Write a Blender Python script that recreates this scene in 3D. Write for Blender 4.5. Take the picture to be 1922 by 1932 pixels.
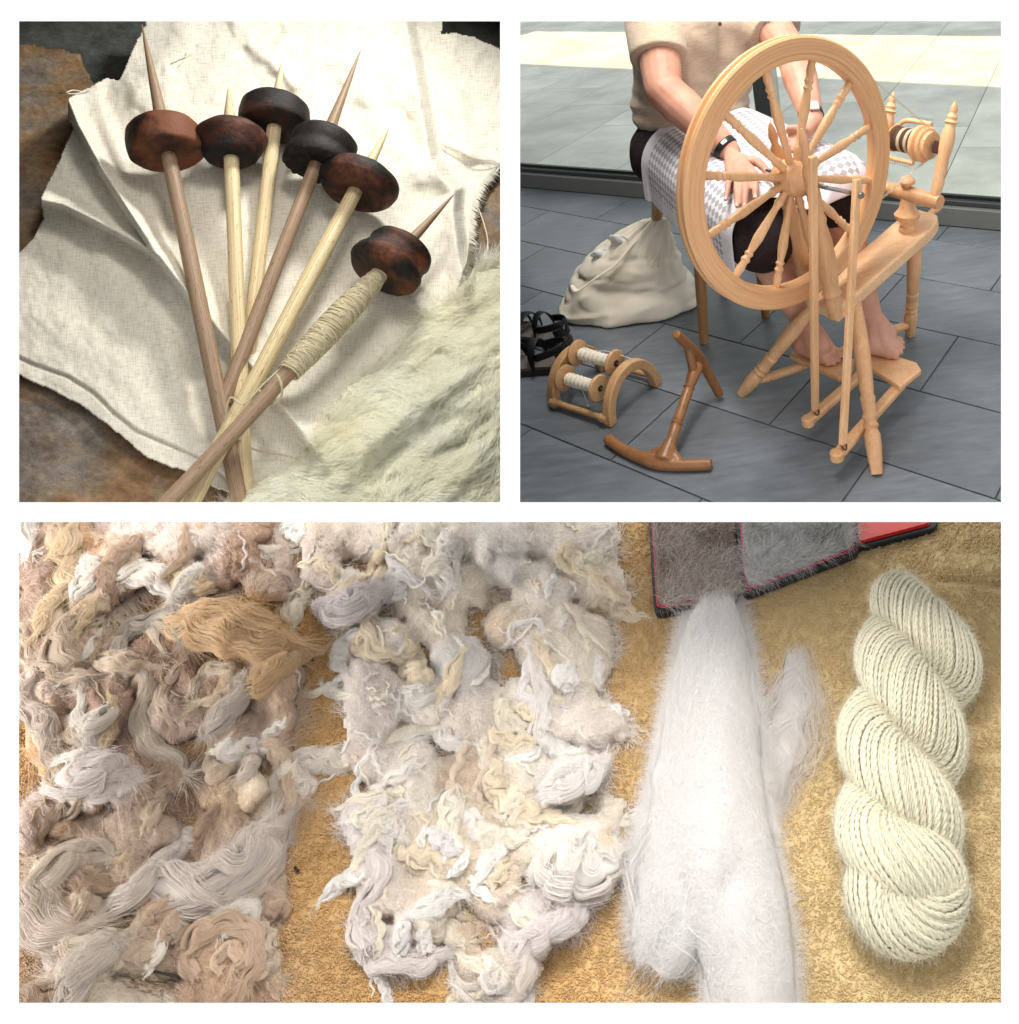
import bpy, bmesh, math, random
import numpy as np
from mathutils import Vector, Matrix, noise as mn

random.seed(7)
rng = np.random.default_rng(11)
sc = bpy.context.scene
for o in list(bpy.data.objects):
    bpy.data.objects.remove(o)
COL = sc.collection

# ------------------------------------------------------------------ camera
FPX = 760.0                      # focal length in pixels of the 1019 x 1024 picture
CX, CY = 760.0, 262.0            # principal point (lens shift)
PITCH, ROLL, CAM_H = math.radians(26.7), math.radians(7.5), 1.2
_cp, _sp = math.cos(PITCH), math.sin(PITCH)
_f = np.array([0, _cp, -_sp]); _r = np.array([1.0, 0, 0]); _d = np.cross(_f, _r)
_c, _s = math.cos(ROLL), math.sin(ROLL)
AX = _c * _r + _s * _d           # picture right
AY = -_s * _r + _c * _d          # picture down
AZ = _f                          # view axis
EYE = np.array([0, 0, CAM_H])
cam_data = bpy.data.cameras.new('camera')
cam_data.sensor_width = 36.0
cam_data.lens = FPX / 1024 * 36.0
cam_data.shift_x = (509.5 - CX) / 1024
cam_data.shift_y = -(512.0 - CY) / 1024
cam_data.clip_start = 0.02
cam_data.clip_end = 200
cam = bpy.data.objects.new('camera', cam_data)
COL.objects.link(cam)
m3 = Matrix((AX, -AY, -AZ)).transposed()
cam.matrix_world = Matrix.Translation(Vector(EYE)) @ m3.to_4x4()
sc.camera = cam

# ------------------------------------------------------------------ light
world = bpy.data.worlds.new('World')
sc.world = world
world.use_nodes = True
world.node_tree.nodes['Background'].inputs[0].default_value = (1.0, 1.0, 1.0, 1)
world.node_tree.nodes['Background'].inputs[1].default_value = 1.06


def area_light(name, loc, target, power, size, size_y=None, color=(1, 1, 1), spread=180):
    l = bpy.data.lights.new(name, 'AREA')
    l.energy = power
    l.color = color
    l.size = size
    if size_y:
        l.shape = 'RECTANGLE'
        l.size_y = size_y
    l.spread = math.radians(spread)
    o = bpy.data.objects.new(name, l)
    COL.objects.link(o)
    d = Vector(target) - Vector(loc)
    o.matrix_world = Matrix.Translation(Vector(loc)) @ d.to_track_quat('-Z', 'Y').to_matrix().to_4x4()
    return o


sc.view_settings.view_transform = 'Standard'
sc.view_settings.look = 'None'
sc.view_settings.exposure = 0.0
sc.view_settings.gamma = 1.0
sc.render.film_transparent = False
sc.cycles.max_bounces = 8
sc.cycles.diffuse_bounces = 5
sc.cycles.transmission_bounces = 6
sc.cycles.transparent_max_bounces = 12
sc.cycles.use_denoising = True
try:
    sc.cycles.denoiser = 'OPENIMAGEDENOISE'
except Exception:
    pass
sc.cycles.caustics_reflective = False
sc.cycles.caustics_refractive = False


def ray(px, py):
    return (px - CX) / FPX * AX + (py - CY) / FPX * AY + AZ


def proj(P):
    v = np.asarray(P, float) - EYE
    return np.array([CX + FPX * (v @ AX) / (v @ AZ), CY + FPX * (v @ AY) / (v @ AZ)])


# even white world light, plus unseen area lights added to brighten each display
area_light('spindle_key', EYE + ray(478, -290) * 1.85, EYE + ray(260, 330) * 1.65, 14, 0.22, 0.22, (1.0, 0.98, 0.92), 130)
area_light('room_fill', (-0.28, 1.72, 1.95), (-0.05, 1.95, 0.2), 58, 0.8, 0.8, (1.0, 0.95, 0.88))
area_light('towel_fill', (-1.0, 2.0, -0.08), (-1.0, 1.94, -0.45), 18, 3.6, 0.5, (1.0, 0.97, 0.92))
area_light('left_fill', (-3.3, 1.0, 0.35), (-1.3, 1.35, -0.45), 52, 1.0, 0.8, (1.0, 0.97, 0.93))
strip = area_light('rail_strip_fill', EYE + ray(505, 512) * 1.175, (-0.5, 1.2, -0.45), 3.2, 1.35, 0.02, (1.0, 0.97, 0.92), 110)
strip.matrix_world = Matrix.Translation(Vector(EYE + ray(505, 512) * 1.175)) @ Matrix((AX, np.cross(-(AZ * 0.25 + AY * 0.968), AX), -(AZ * 0.25 + AY * 0.968))).transposed().to_4x4()


# ------------------------------------------------------------------ helpers
def crop(p):                     # 1922-wide enlargement of the wheel picture -> picture pixel
    return ((2040.0 + p[0] / 1.0158) * 0.25475, (80.0 + p[1] / 1.0158) * 0.25475)


def tlc(p):                      # same for the spindle picture
    return ((70.0 + p[0] / 1.01371) * 0.25475, (80.0 + p[1] / 1.01371) * 0.25475)


def ovp(p):                      # 1922-wide overview -> picture pixel
    return (p[0] * 0.53018, p[1] * 0.53002)


def hit(px, py, P0, N):
    R = ray(px, py)
    return EYE + R * (((np.asarray(P0) - EYE) @ N) / (R @ N))


def g(p, z=0.0):                 # enlargement pixel -> point at height z in the wheel room
    px, py = crop(p)
    R = ray(px, py)
    return EYE + R * ((z - CAM_H) / R[2])


class Frame:
    """A flat resting surface: origin, right, up (away from the viewer), normal."""

    def __init__(s, P0, U, V, N):
        s.P0, s.U, s.V, s.N = [np.asarray(a, float) for a in (P0, U, V, N)]

    def at(s, px, py, h=0.0):
        return hit(px, py, s.P0 + h * s.N, s.N)

    def many(s, px, py, h):
        px, py, h = [np.asarray(a, float) for a in (px, py, h)]
        R = ((px - CX) / FPX)[..., None] * AX + ((py - CY) / FPX)[..., None] * AY + AZ
        t = ((s.P0 - EYE) @ s.N + h) / (R @ s.N)
        return EYE + R * t[..., None]

    def scale(s, px, py):        # metres per picture pixel along the surface's right axis
        a = s.at(px, py); b = s.at(px + 1, py)
        return float(np.linalg.norm(b - a))


OFF = {}


def link(o, parent=None, base=None):
    COL.objects.link(o)
    if parent is not None:
        o.parent = parent
        OFF[o.name] = OFF[parent.name]
    else:
        b = np.zeros(3) if base is None else np.asarray(base, float)
        o.location = b
        OFF[o.name] = b
    return o


def tag(o, label=None, cat=None, group=None, kind=None):
    if label: o['label'] = label
    if cat: o['category'] = cat
    if group: o['group'] = group
    if kind: o['kind'] = kind
    return o


def thing(name, label, cat, base, group=None):
    o = bpy.data.objects.new(name, None)
    o.empty_display_size = 0.02
    link(o, None, base)
    return tag(o, label, cat, group)


class MB:
    def __init__(s):
        s.v, s.f, s.n, s.uv, s.col = [], [], 0, None, None

    def add(s, V, Fc):
        V = np.asarray(V, float).reshape(-1, 3)
        s.v.append(V)
        k = s.n
        s.f.extend([tuple(int(i) + k for i in q) for q in Fc])
        s.n += len(V)
        return s

    def box(s, c, u, v, w, du, dv, dw, bev=0.0):
        c, u, v, w = [np.asarray(a, float) for a in (c, u, v, w)]
        P = []
        for k in (-1, 1):
            for j in (-1, 1):
                for i in (-1, 1):
                    P.append(c + i * du / 2 * u + j * dv / 2 * v + k * dw / 2 * w)
        return s.add(P, [(0, 2, 3, 1), (4, 5, 7, 6), (0, 1, 5, 4), (2, 6, 7, 3), (0, 4, 6, 2), (1, 3, 7, 5)])

    def tube(s, P, R, n=10, caps=True, flat=1.0, ref=None, closed=False):
        P = np.asarray(P, float)
        m = len(P)
        R = np.full(m, R, float) if np.isscalar(R) else np.asarray(R, float)
        T = np.gradient(P, axis=0)
        if closed:
            T = np.roll(P, -1, 0) - np.roll(P, 1, 0)
        T /= np.linalg.norm(T, axis=1)[:, None] + 1e-12
        a = np.array([0, 0, 1.0]) if ref is None else np.asarray(ref, float)
        if ref is None and abs(T[0] @ a) > 0.9:
            a = np.array([1.0, 0, 0])
        V = []
        nrm = a - (a @ T[0]) * T[0]
        nrm /= np.linalg.norm(nrm)
        th = np.linspace(0, 2 * math.pi, n, endpoint=False)
        for i in range(m):
            if ref is not None:
                q = a - (a @ T[i]) * T[i]
                if np.linalg.norm(q) > 1e-3: nrm = q / np.linalg.norm(q)
            else:
                nrm = nrm - (nrm @ T[i]) * T[i]
                nrm /= np.linalg.norm(nrm) + 1e-12
            b = np.cross(T[i], nrm)
            V.append(P[i] + R[i] * (np.cos(th)[:, None] * nrm * flat + np.sin(th)[:, None] * b))
        Fc = []
        for i in range(m if closed else m - 1):
            for j in range(n):
                a0, a1 = i * n + j, i * n + (j + 1) % n
                i2 = (i + 1) % m
                Fc.append((a0, a1, i2 * n + (j + 1) % n, i2 * n + j))
        if caps and not closed:
            Fc.append(tuple(range(n - 1, -1, -1)))
            Fc.append(tuple((m - 1) * n + j for j in range(n)))
        return s.add(np.concatenate(V), Fc)

    def lathe(s, A, B, prof, n=20, ref=None):
        """prof: list of (fraction along A->B, radius)."""
        A, B = np.asarray(A, float), np.asarray(B, float)
        T = B - A
        L = np.linalg.norm(T)
        T = T / L
        a = np.array([0, 0, 1.0]) if abs(T[2]) < 0.9 else np.array([1.0, 0, 0])
        x = a - (a @ T) * T
        x /= np.linalg.norm(x)
        y = np.cross(T, x)
        th = np.linspace(0, 2 * math.pi, n, endpoint=False)
        V, Fc = [], []
        for t, r in prof:
            V.append(A + T * L * t + r * (np.cos(th)[:, None] * x + np.sin(th)[:, None] * y))
        m = len(prof)
        for i in range(m - 1):
            for j in range(n):
                Fc.append((i * n + j, i * n + (j + 1) % n, (i + 1) * n + (j + 1) % n, (i + 1) * n + j))
        Fc.append(tuple(range(n - 1, -1, -1)))
        Fc.append(tuple((m - 1) * n + j for j in range(n)))
        return s.add(np.concatenate(V), Fc)

    def grid(s, P):
        """P: (rows, cols, 3) array; NaN points are left out."""
        P = np.asarray(P, float)
        a, b = P.shape[:2]
        ok = ~np.isnan(P[..., 0])
        idx = -np.ones((a, b), int)
        idx[ok] = np.arange(ok.sum())
        q = ok[:-1, :-1] & ok[1:, :-1] & ok[1:, 1:] & ok[:-1, 1:]
        Fc = np.stack([idx[:-1, :-1][q], idx[1:, :-1][q], idx[1:, 1:][q], idx[:-1, 1:][q]], 1)
        return s.add(P[ok], Fc.tolist())

    def mesh(s, name, off=(0, 0, 0)):
        me = bpy.data.meshes.new(name)
        V = np.concatenate(s.v) - np.asarray(off, float)
        me.from_pydata(V.tolist(), [], s.f)
        me.update()
        return me


def sharp(me, ang=40):
    me.polygons.foreach_set('use_smooth', [True] * len(me.polygons))
    try:
        me.set_sharp_from_angle(angle=math.radians(ang))
    except Exception:
        pass


def put(name, mb, mat, parent=None, base=None, ang=40, bevel=0.0, seg=2, kind=None, fix=True):
    """Link the collected shapes as one mesh object."""
    off = OFF[parent.name] if parent is not None else (np.zeros(3) if base is None else np.asarray(base, float))
    me = mb.mesh(name, off)
    if fix:
        b = bmesh.new(); b.from_mesh(me)
        bmesh.ops.recalc_face_normals(b, faces=b.faces)
        b.to_mesh(me); b.free()
    sharp(me, ang)
    if mat: me.materials.append(mat)
    o = bpy.data.objects.new(name, me)
    link(o, parent, base)
    if kind: o['kind'] = kind
    if bevel:
        m = o.modifiers.new('bevel', 'BEVEL')
        m.width = bevel; m.segments = seg; m.limit_method = 'ANGLE'; m.angle_limit = math.radians(35)
    return o


def remeshed(name, mb, voxel, smooth=6, off=(0, 0, 0), factor=0.5):
    """Voxel union of overlapping solids, smoothed: one continuous skin."""
    me = mb.mesh(name + '_tmp', off)
    b = bmesh.new(); b.from_mesh(me)
    bmesh.ops.recalc_face_normals(b, faces=b.faces)
    b.to_mesh(me); b.free()
    o = bpy.data.objects.new(name + '_tmp', me)
    COL.objects.link(o)
    m = o.modifiers.new('r', 'REMESH'); m.mode = 'VOXEL'; m.voxel_size = voxel
    if smooth:
        m = o.modifiers.new('s', 'SMOOTH'); m.iterations = smooth; m.factor = factor
    dg = bpy.context.evaluated_depsgraph_get()
    out = bpy.data.meshes.new_from_object(o.evaluated_get(dg))
    out.name = name
    bpy.data.objects.remove(o); bpy.data.meshes.remove(me)
    out.polygons.foreach_set('use_smooth', [True] * len(out.polygons))
    return out


def put_mesh(name, me, mat, parent=None, base=None, kind=None):
    me.materials.clear()
    if mat: me.materials.append(mat)
    o = bpy.data.objects.new(name, me)
    link(o, parent, base)
    if kind: o['kind'] = kind
    return o


def vcoords(me):
    a = np.empty(len(me.vertices) * 3)
    me.vertices.foreach_get('co', a)
    return a.reshape(-1, 3)


def vnormals(me):
    a = np.empty(len(me.vertices) * 3)
    me.vertices.foreach_get('normal', a)
    return a.reshape(-1, 3)


def set_vcoords(me, V):
    me.vertices.foreach_set('co', np.asarray(V).ravel())
    me.update()


def set_col(me, C, name='col'):
    at = me.attributes.new(name, 'FLOAT_COLOR', 'POINT')
    C = np.asarray(C, float)
    if C.shape[1] == 3: C = np.concatenate([C, np.ones((len(C), 1))], 1)
    at.data.foreach_set('color', C.ravel())


def fbm(P, scale, oct_=3, seed=0.0):
    """Vectorised value noise in [-1, 1], summed over octaves. P: (..., 2 or 3)."""
    P = np.asarray(P, float)
    out = np.zeros(P.shape[:-1])
    amp, tot = 1.0, 0.0
    for k in range(oct_):
        Q = P * scale * (2.03 ** k) + seed * 17.13 + k * 5.7
        i = np.floor(Q).astype(np.int64)
        fr = Q - i
        w = fr * fr * (3 - 2 * fr)
        D = P.shape[-1]
        acc = np.zeros(P.shape[:-1])
        for c in range(1 << D):
            wt = np.ones(P.shape[:-1]); h = np.zeros(P.shape[:-1], np.int64)
            for dd in range(D):
                bit = (c >> dd) & 1
                wt = wt * (w[..., dd] if bit else 1 - w[..., dd])
                h = h * 7919 + (i[..., dd] + bit) * (374761393 + 668265263 * dd)
            h = (h ^ (h >> 13)) * 1274126177
            h = h ^ (h >> 16)
            acc += wt * ((h & 0xffff) / 32767.5 - 1.0)
        out += amp * acc
        tot += amp
        amp *= 0.5
    return out / tot


def spline(P, n):
    """Catmull-Rom through the points, n samples."""
    P = np.asarray(P, float)
    if len(P) == 2:
        t = np.linspace(0, 1, n)[:, None]
        return P[0] * (1 - t) + P[1] * t
    Q = np.concatenate([[2 * P[0] - P[1]], P, [2 * P[-1] - P[-2]]])
    seg = len(P) - 1
    t = np.linspace(0, seg - 1e-9, n)
    i = t.astype(int); u = (t - i)[:, None]
    a, b, c, d = Q[i], Q[i + 1], Q[i + 2], Q[i + 3]
    return 0.5 * (2 * b + (c - a) * u + (2 * a - 5 * b + 4 * c - d) * u ** 2 + (3 * b - a - 3 * c + d) * u ** 3)


def inside(poly, X, Y):
    poly = np.asarray(poly, float)
    r = np.zeros(np.shape(X), bool)
    n = len(poly)
    j = n - 1
    for i in range(n):
        xi, yi = poly[i]; xj, yj = poly[j]
        cnd = ((yi > Y) != (yj > Y)) & (X < (xj - xi) * (Y - yi) / (yj - yi + 1e-12) + xi)
        r ^= cnd
        j = i
    return r


def dist_line(line, X, Y):
    """Signed distance to an open polyline (+ on its right when walking it in a y-down picture), and distance."""
    line = np.asarray(line, float)
    best = np.full(np.shape(X), 1e9); sg = np.zeros(np.shape(X))
    for (x0, y0), (x1, y1) in zip(line[:-1], line[1:]):
        dx, dy = x1 - x0, y1 - y0
        L2 = dx * dx + dy * dy
        t = np.clip(((X - x0) * dx + (Y - y0) * dy) / L2, 0, 1)
        ex, ey = X - x0 - t * dx, Y - y0 - t * dy
        d = np.hypot(ex, ey)
        s = np.sign(dx * ey - dy * ex)
        m = d < best
        best = np.where(m, d, best); sg = np.where(m, s, sg)
    return best * sg, best


def sstep(a, b, x):
    t = np.clip((x - a) / (b - a), 0, 1)
    return t * t * (3 - 2 * t)


def fibres(name, strands, radius, mat, parent, cols=None, tip=0.4, kind='stuff'):
    """strands: (n, k, 3) world points -> one hair-curves object."""
    S = np.asarray(strands, float)
    n, k = S.shape[:2]
    cu = bpy.data.hair_curves.new(name)
    cu.add_curves([k] * n)
    off = OFF[parent.name]
    cu.attributes['position'].data.foreach_set('vector', (S - off).astype(np.float32).ravel())
    R = np.full((n, k), 1.0)
    R *= np.linspace(1, tip, k)[None]
    R *= radius if np.isscalar(radius) else np.asarray(radius)[:, None]
    at = cu.attributes.get('radius') or cu.attributes.new('radius', 'FLOAT', 'POINT')
    at.data.foreach_set('value', R.astype(np.float32).ravel())
    if cols is not None:
        a = cu.attributes.new('col', 'FLOAT_COLOR', 'CURVE')
        C = np.concatenate([np.asarray(cols, float), np.ones((n, 1))], 1)
        a.data.foreach_set('color', C.astype(np.float32).ravel())
    if mat: cu.materials.append(mat)
    o = bpy.data.objects.new(name, cu)
    link(o, parent)
    if kind: o['kind'] = kind
    return o


# ------------------------------------------------------------------ materials
def mat_new(name):
    m = bpy.data.materials.new(name)
    m.use_nodes = True
    nt = m.node_tree
    b = nt.nodes['Principled BSDF']
    return m, nt, b


def N_(nt, t, **kw):
    n = nt.nodes.new(t)
    for k, v in kw.items():
        if k in n.inputs.keys(): n.inputs[k].default_value = v
        else: setattr(n, k, v)
    return n


def ramp(nt, stops):
    r = nt.nodes.new('ShaderNodeValToRGB')
    e = r.color_ramp.elements
    while len(e) < len(stops): e.new(0.5)
    for i, (p, c) in enumerate(stops):
        e[i].position = p
        e[i].color = (*c, 1) if len(c) == 3 else c
    return r


def srgb(r, gg, b):
    def f(c):
        c /= 255
        return c / 12.92 if c <= 0.04045 else ((c + 0.055) / 1.055) ** 2.4
    return (f(r), f(gg), f(b))


def mixc(nt, fac, a, b, blend='MIX'):
    n = nt.nodes.new('ShaderNodeMix')
    n.data_type = 'RGBA'; n.blend_type = blend
    if isinstance(fac, (int, float)): n.inputs[0].default_value = fac
    else: nt.links.new(fac, n.inputs[0])
    for i, x in ((6, a), (7, b)):
        if isinstance(x, tuple): n.inputs[i].default_value = (*x, 1)
        else: nt.links.new(x, n.inputs[i])
    return n.outputs[2]


def bump(nt, h, b, strength=0.3, dist=0.01):
    n = nt.nodes.new('ShaderNodeBump')
    n.inputs['Strength'].default_value = strength
    n.inputs['Distance'].default_value = dist
    nt.links.new(h, n.inputs['Height'])
    nt.links.new(n.outputs[0], b.inputs['Normal'])


def plain(name, col, rough=0.6, spec=0.5, noise_s=None, var=0.12, bumps=0.0, bdist=0.002, metal=0.0, sheen=0.0):
    m, nt, b = mat_new(name)
    b.inputs['Roughness'].default_value = rough
    b.inputs['Metallic'].default_value = metal
    b.inputs['Specular IOR Level'].default_value = spec
    if sheen: b.inputs['Sheen Weight'].default_value = sheen
    if noise_s:
        tc = N_(nt, 'ShaderNodeTexCoord')
        ns = N_(nt, 'ShaderNodeTexNoise', Scale=noise_s, Detail=6.0, Roughness=0.65)
        nt.links.new(tc.outputs['Object'], ns.inputs['Vector'])
        r = ramp(nt, [(0.25, tuple(c * (1 - var) for c in col)), (0.75, tuple(min(1, c * (1 + var)) for c in col))])
        nt.links.new(ns.outputs[0], r.inputs[0])
        nt.links.new(r.outputs[0], b.inputs['Base Color'])
        if bumps: bump(nt, ns.outputs[0], b, bumps, bdist)
    else:
        b.inputs['Base Color'].default_value = (*col, 1)
    return m


def wood(name, a, bcol, scale=(3, 3, 40), rough=0.42, grain=1.0, rot=(0, 0, 0), streak=6.0, speck=None):
    """Stretched-noise grain between two tones; scale is per local axis (small = along the grain)."""
    m, nt, b = mat_new(name)
    tc = N_(nt, 'ShaderNodeTexCoord')
    mp = N_(nt, 'ShaderNodeMapping')
    mp.inputs['Scale'].default_value = scale
    mp.inputs['Rotation'].default_value = rot
    nt.links.new(tc.outputs['Object'], mp.inputs['Vector'])
    n1 = N_(nt, 'ShaderNodeTexNoise', Scale=streak, Detail=5.0, Roughness=0.6, Distortion=0.4)
    n2 = N_(nt, 'ShaderNodeTexNoise', Scale=streak * 5, Detail=3.0, Roughness=0.7)
    nt.links.new(mp.outputs[0], n1.inputs['Vector']); nt.links.new(mp.outputs[0], n2.inputs['Vector'])
    r1 = ramp(nt, [(0.3, a), (0.7, bcol)])
    nt.links.new(n1.outputs[0], r1.inputs[0])
    dark = tuple(c * 0.62 for c in a)
    r2 = ramp(nt, [(0.34, (1, 1, 1)), (0.5, (0, 0, 0))])
    nt.links.new(n2.outputs[0], r2.inputs[0])
    mul = N_(nt, 'ShaderNodeMath', operation='MULTIPLY'); mul.inputs[1].default_value = 0.45 * grain
    nt.links.new(r2.outputs[0], mul.inputs[0])
    out = mixc(nt, mul.outputs[0], r1.outputs[0], dark)
    if speck:
        n3 = N_(nt, 'ShaderNodeTexNoise', Scale=speck[0], Detail=2.0)
        nt.links.new(tc.outputs['Object'], n3.inputs['Vector'])
        r3 = ramp(nt, [(speck[2], (0, 0, 0)), (speck[2] + 0.05, (1, 1, 1))])
        nt.links.new(n3.outputs[0], r3.inputs[0])
        out = mixc(nt, r3.outputs[0], out, speck[1])
    oi = N_(nt, 'ShaderNodeObjectInfo')
    ro = ramp(nt, [(0, (0.84, 0.80, 0.76)), (0.5, (1.0, 0.99, 0.98)), (1, (1.1, 1.12, 1.15))])
    nt.links.new(oi.outputs['Random'], ro.inputs[0])
    out = mixc(nt, 1.0, out, ro.outputs[0], 'MULTIPLY')
    nt.links.new(out, b.inputs['Base Color'])
    b.inputs['Roughness'].default_value = rough
    bump(nt, n2.outputs[0], b, 0.12 * grain, 0.001)
    return m


def wool_mat(name, sheen=0.25, rough=0.85, attr=True, col=(0.8, 0.78, 0.7), trans=0.0):
    m, nt, b = mat_new(name)
    b.inputs['Roughness'].default_value = rough
    b.inputs['Specular IOR Level'].default_value = 0.25 if sheen else 0.05
    b.inputs['Sheen Weight'].default_value = sheen
    b.inputs['Sheen Roughness'].default_value = 0.5
    if attr:
        a = N_(nt, 'ShaderNodeAttribute', attribute_name='col')
        nt.links.new(a.outputs['Color'], b.inputs['Base Color'])
    else:
        b.inputs['Base Color'].default_value = (*col, 1)
    if trans:
        tr = N_(nt, 'ShaderNodeBsdfTranslucent')
        if attr: nt.links.new(a.outputs['Color'], tr.inputs[0])
        else: tr.inputs[0].default_value = (*col, 1)
        mx = N_(nt, 'ShaderNodeMixShader'); mx.inputs[0].default_value = trans
        nt.links.new(b.outputs[0], mx.inputs[1]); nt.links.new(tr.outputs[0], mx.inputs[2])
        nt.links.new(mx.outputs[0], nt.nodes['Material Output'].inputs[0])
    return m


# ------------------------------------------------------------------ white mount standing in for the borders between the three pictures
def build_mount():
    xs = [-150, 19.1, 500.2, 520.1, 1001.0, 1170]
    ys = [-130, 21.2, 502.2, 522.0, 1002.8, 1154]
    d0, d1 = 1.15, 1.16
    P = lambda i, j, d: EYE + ray(xs[i], ys[j]) * d
    solid = [[True] * 5 for _ in range(5)]
    solid[1][1] = solid[1][3] = False
    for i in (1, 2, 3): solid[3][i] = False
    V, Fc = [], []
    for k, d in enumerate((d0, d1)):
        for j in range(6):
            for i in range(6): V.append(P(i, j, d))
    ix = lambda k, i, j: k * 36 + j * 6 + i
    sol = lambda i, j: 0 <= i < 5 and 0 <= j < 5 and solid[j][i]
    for j in range(5):
        for i in range(5):
            if not solid[j][i]: continue
            Fc.append((ix(0, i, j), ix(0, i, j + 1), ix(0, i + 1, j + 1), ix(0, i + 1, j)))
            Fc.append((ix(1, i, j), ix(1, i + 1, j), ix(1, i + 1, j + 1), ix(1, i, j + 1)))
            if not sol(i - 1, j): Fc.append((ix(0, i, j), ix(1, i, j), ix(1, i, j + 1), ix(0, i, j + 1)))
            if not sol(i + 1, j): Fc.append((ix(0, i + 1, j), ix(0, i + 1, j + 1), ix(1, i + 1, j + 1), ix(1, i + 1, j)))
            if not sol(i, j - 1): Fc.append((ix(0, i, j), ix(0, i + 1, j), ix(1, i + 1, j), ix(1, i, j)))
            if not sol(i, j + 1): Fc.append((ix(0, i, j + 1), ix(1, i, j + 1), ix(1, i + 1, j + 1), ix(0, i + 1, j + 1)))
    m = MB().add(V, Fc)
    mat = plain('mount_card', (0.95, 0.95, 0.95), 0.9, 0.1)
    o = put('picture_mount', m, mat, None, EYE + ray(510, 1002.8) * 1.15, ang=20)
    tag(o, 'white mount board with three openings, standing in for the white borders', 'mount board', kind='structure')


build_mount()
# ================================================================== the wheel room
def unit(v):
    v = np.asarray(v, float)
    return v / np.linalg.norm(v)


ZUP = np.array([0, 0, 1.0])


def floor_mat(name, base, var, rough, light=None):
    m, nt, b = mat_new(name)
    tc = N_(nt, 'ShaderNodeTexCoord')
    oi = N_(nt, 'ShaderNodeObjectInfo')
    ad = N_(nt, 'ShaderNodeVectorMath', operation='ADD')
    sc_ = N_(nt, 'ShaderNodeVectorMath', operation='SCALE'); sc_.inputs['Scale'].default_value = 37.0
    nt.links.new(oi.outputs['Random'], sc_.inputs[0])
    nt.links.new(tc.outputs['Object'], ad.inputs[0]); nt.links.new(sc_.outputs[0], ad.inputs[1])
    mp = N_(nt, 'ShaderNodeMapping'); mp.inputs['Scale'].default_value = (1.0, 5.0, 1.0)
    nt.links.new(ad.outputs[0], mp.inputs['Vector'])
    n1 = N_(nt, 'ShaderNodeTexNoise', Scale=9.0, Detail=8.0, Roughness=0.7)
    n2 = N_(nt, 'ShaderNodeTexNoise', Scale=3.0, Detail=4.0, Roughness=0.6)
    nt.links.new(mp.outputs[0], n1.inputs['Vector']); nt.links.new(ad.outputs[0], n2.inputs['Vector'])
    r1 = ramp(nt, [(0.3, tuple(c * (1 - var) for c in base)), (0.7, tuple(c * (1 + var) for c in base))])
    nt.links.new(n1.outputs[0], r1.inputs[0])
    r2 = ramp(nt, [(0.35, (0.8, 0.8, 0.8)), (0.75, (1.2, 1.2, 1.22))])
    nt.links.new(n2.outputs[0], r2.inputs[0])
    c = mixc(nt, 1.0, r1.outputs[0], r2.outputs[0], 'MULTIPLY')
    rr = ramp(nt, [(0, (0.9, 0.9, 0.9)), (1, (1.1, 1.1, 1.1))])
    nt.links.new(oi.outputs['Random'], rr.inputs[0])
    c = mixc(nt, 1.0, c, rr.outputs[0], 'MULTIPLY')
    nt.links.new(c, b.inputs['Base Color'])
    rg = ramp(nt, [(0.3, (rough - .07,) * 3), (0.8, (rough + .1,) * 3)])
    nt.links.new(n1.outputs[0], rg.inputs[0])
    nt.links.new(rg.outputs[0], b.inputs['Roughness'])
    bump(nt, n1.outputs[0], b, 0.25, 0.0015)
    return m


# ---- floor: staggered dark slate tiles in a recessed grout bed
TA = math.radians(-36.5)
TU = np.array([math.cos(TA), math.sin(TA), 0]); TV = np.array([-math.sin(TA), math.cos(TA), 0])
_fz = lambda px, py: EYE + ray(px, py) * (-CAM_H / ray(px, py)[2])
FRONT_A, FRONT_B = _fz(500, 507), _fz(1020, 507)   # the floor's cut front edge
fdir = unit(FRONT_B - FRONT_A); fin = np.array([-fdir[1], fdir[0], 0])
W_A, W_B = g((0, 665)), g((1922, 840))                                       # foot of the window wall
wdir = unit(W_B - W_A); wout = np.array([-wdir[1], wdir[0], 0])
fl = MB()
fa = FRONT_A - fdir * 3.2; fb = FRONT_B + fdir * 2.4
wa = W_A - wdir * 2.4 + wout * 0.02; wb = W_B + wdir * 2.4 + wout * 0.02
top = [fa, fb, wb, wa]
fl.add([p + ZUP * -0.004 for p in top] + [p + ZUP * -0.014 for p in top], [(0, 1, 2, 3), (7, 6, 5, 4), (0, 4, 5, 1), (1, 5, 6, 2), (2, 6, 7, 3), (3, 7, 4, 0)])
grout = plain('grout', (0.105, 0.112, 0.12), 0.9, 0.2, 60, 0.2)
floor_o = put('floor', fl, grout, None, (0, 1.4, 0), kind='structure')
slate = floor_mat('slate_tile', (0.150, 0.169, 0.190), 0.24, 0.42)
TL_, TW_, GAP = 0.56, 0.2745, 0.004
full = None


def clip_poly(poly, p0, n):
    out = []
    for i in range(len(poly)):
        a, b = poly[i], poly[(i + 1) % len(poly)]
        da, db = (a - p0) @ n, (b - p0) @ n
        if da >= 0: out.append(a)
        if (da >= 0) != (db >= 0): out.append(a + (b - a) * da / (da - db))
    return out


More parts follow.
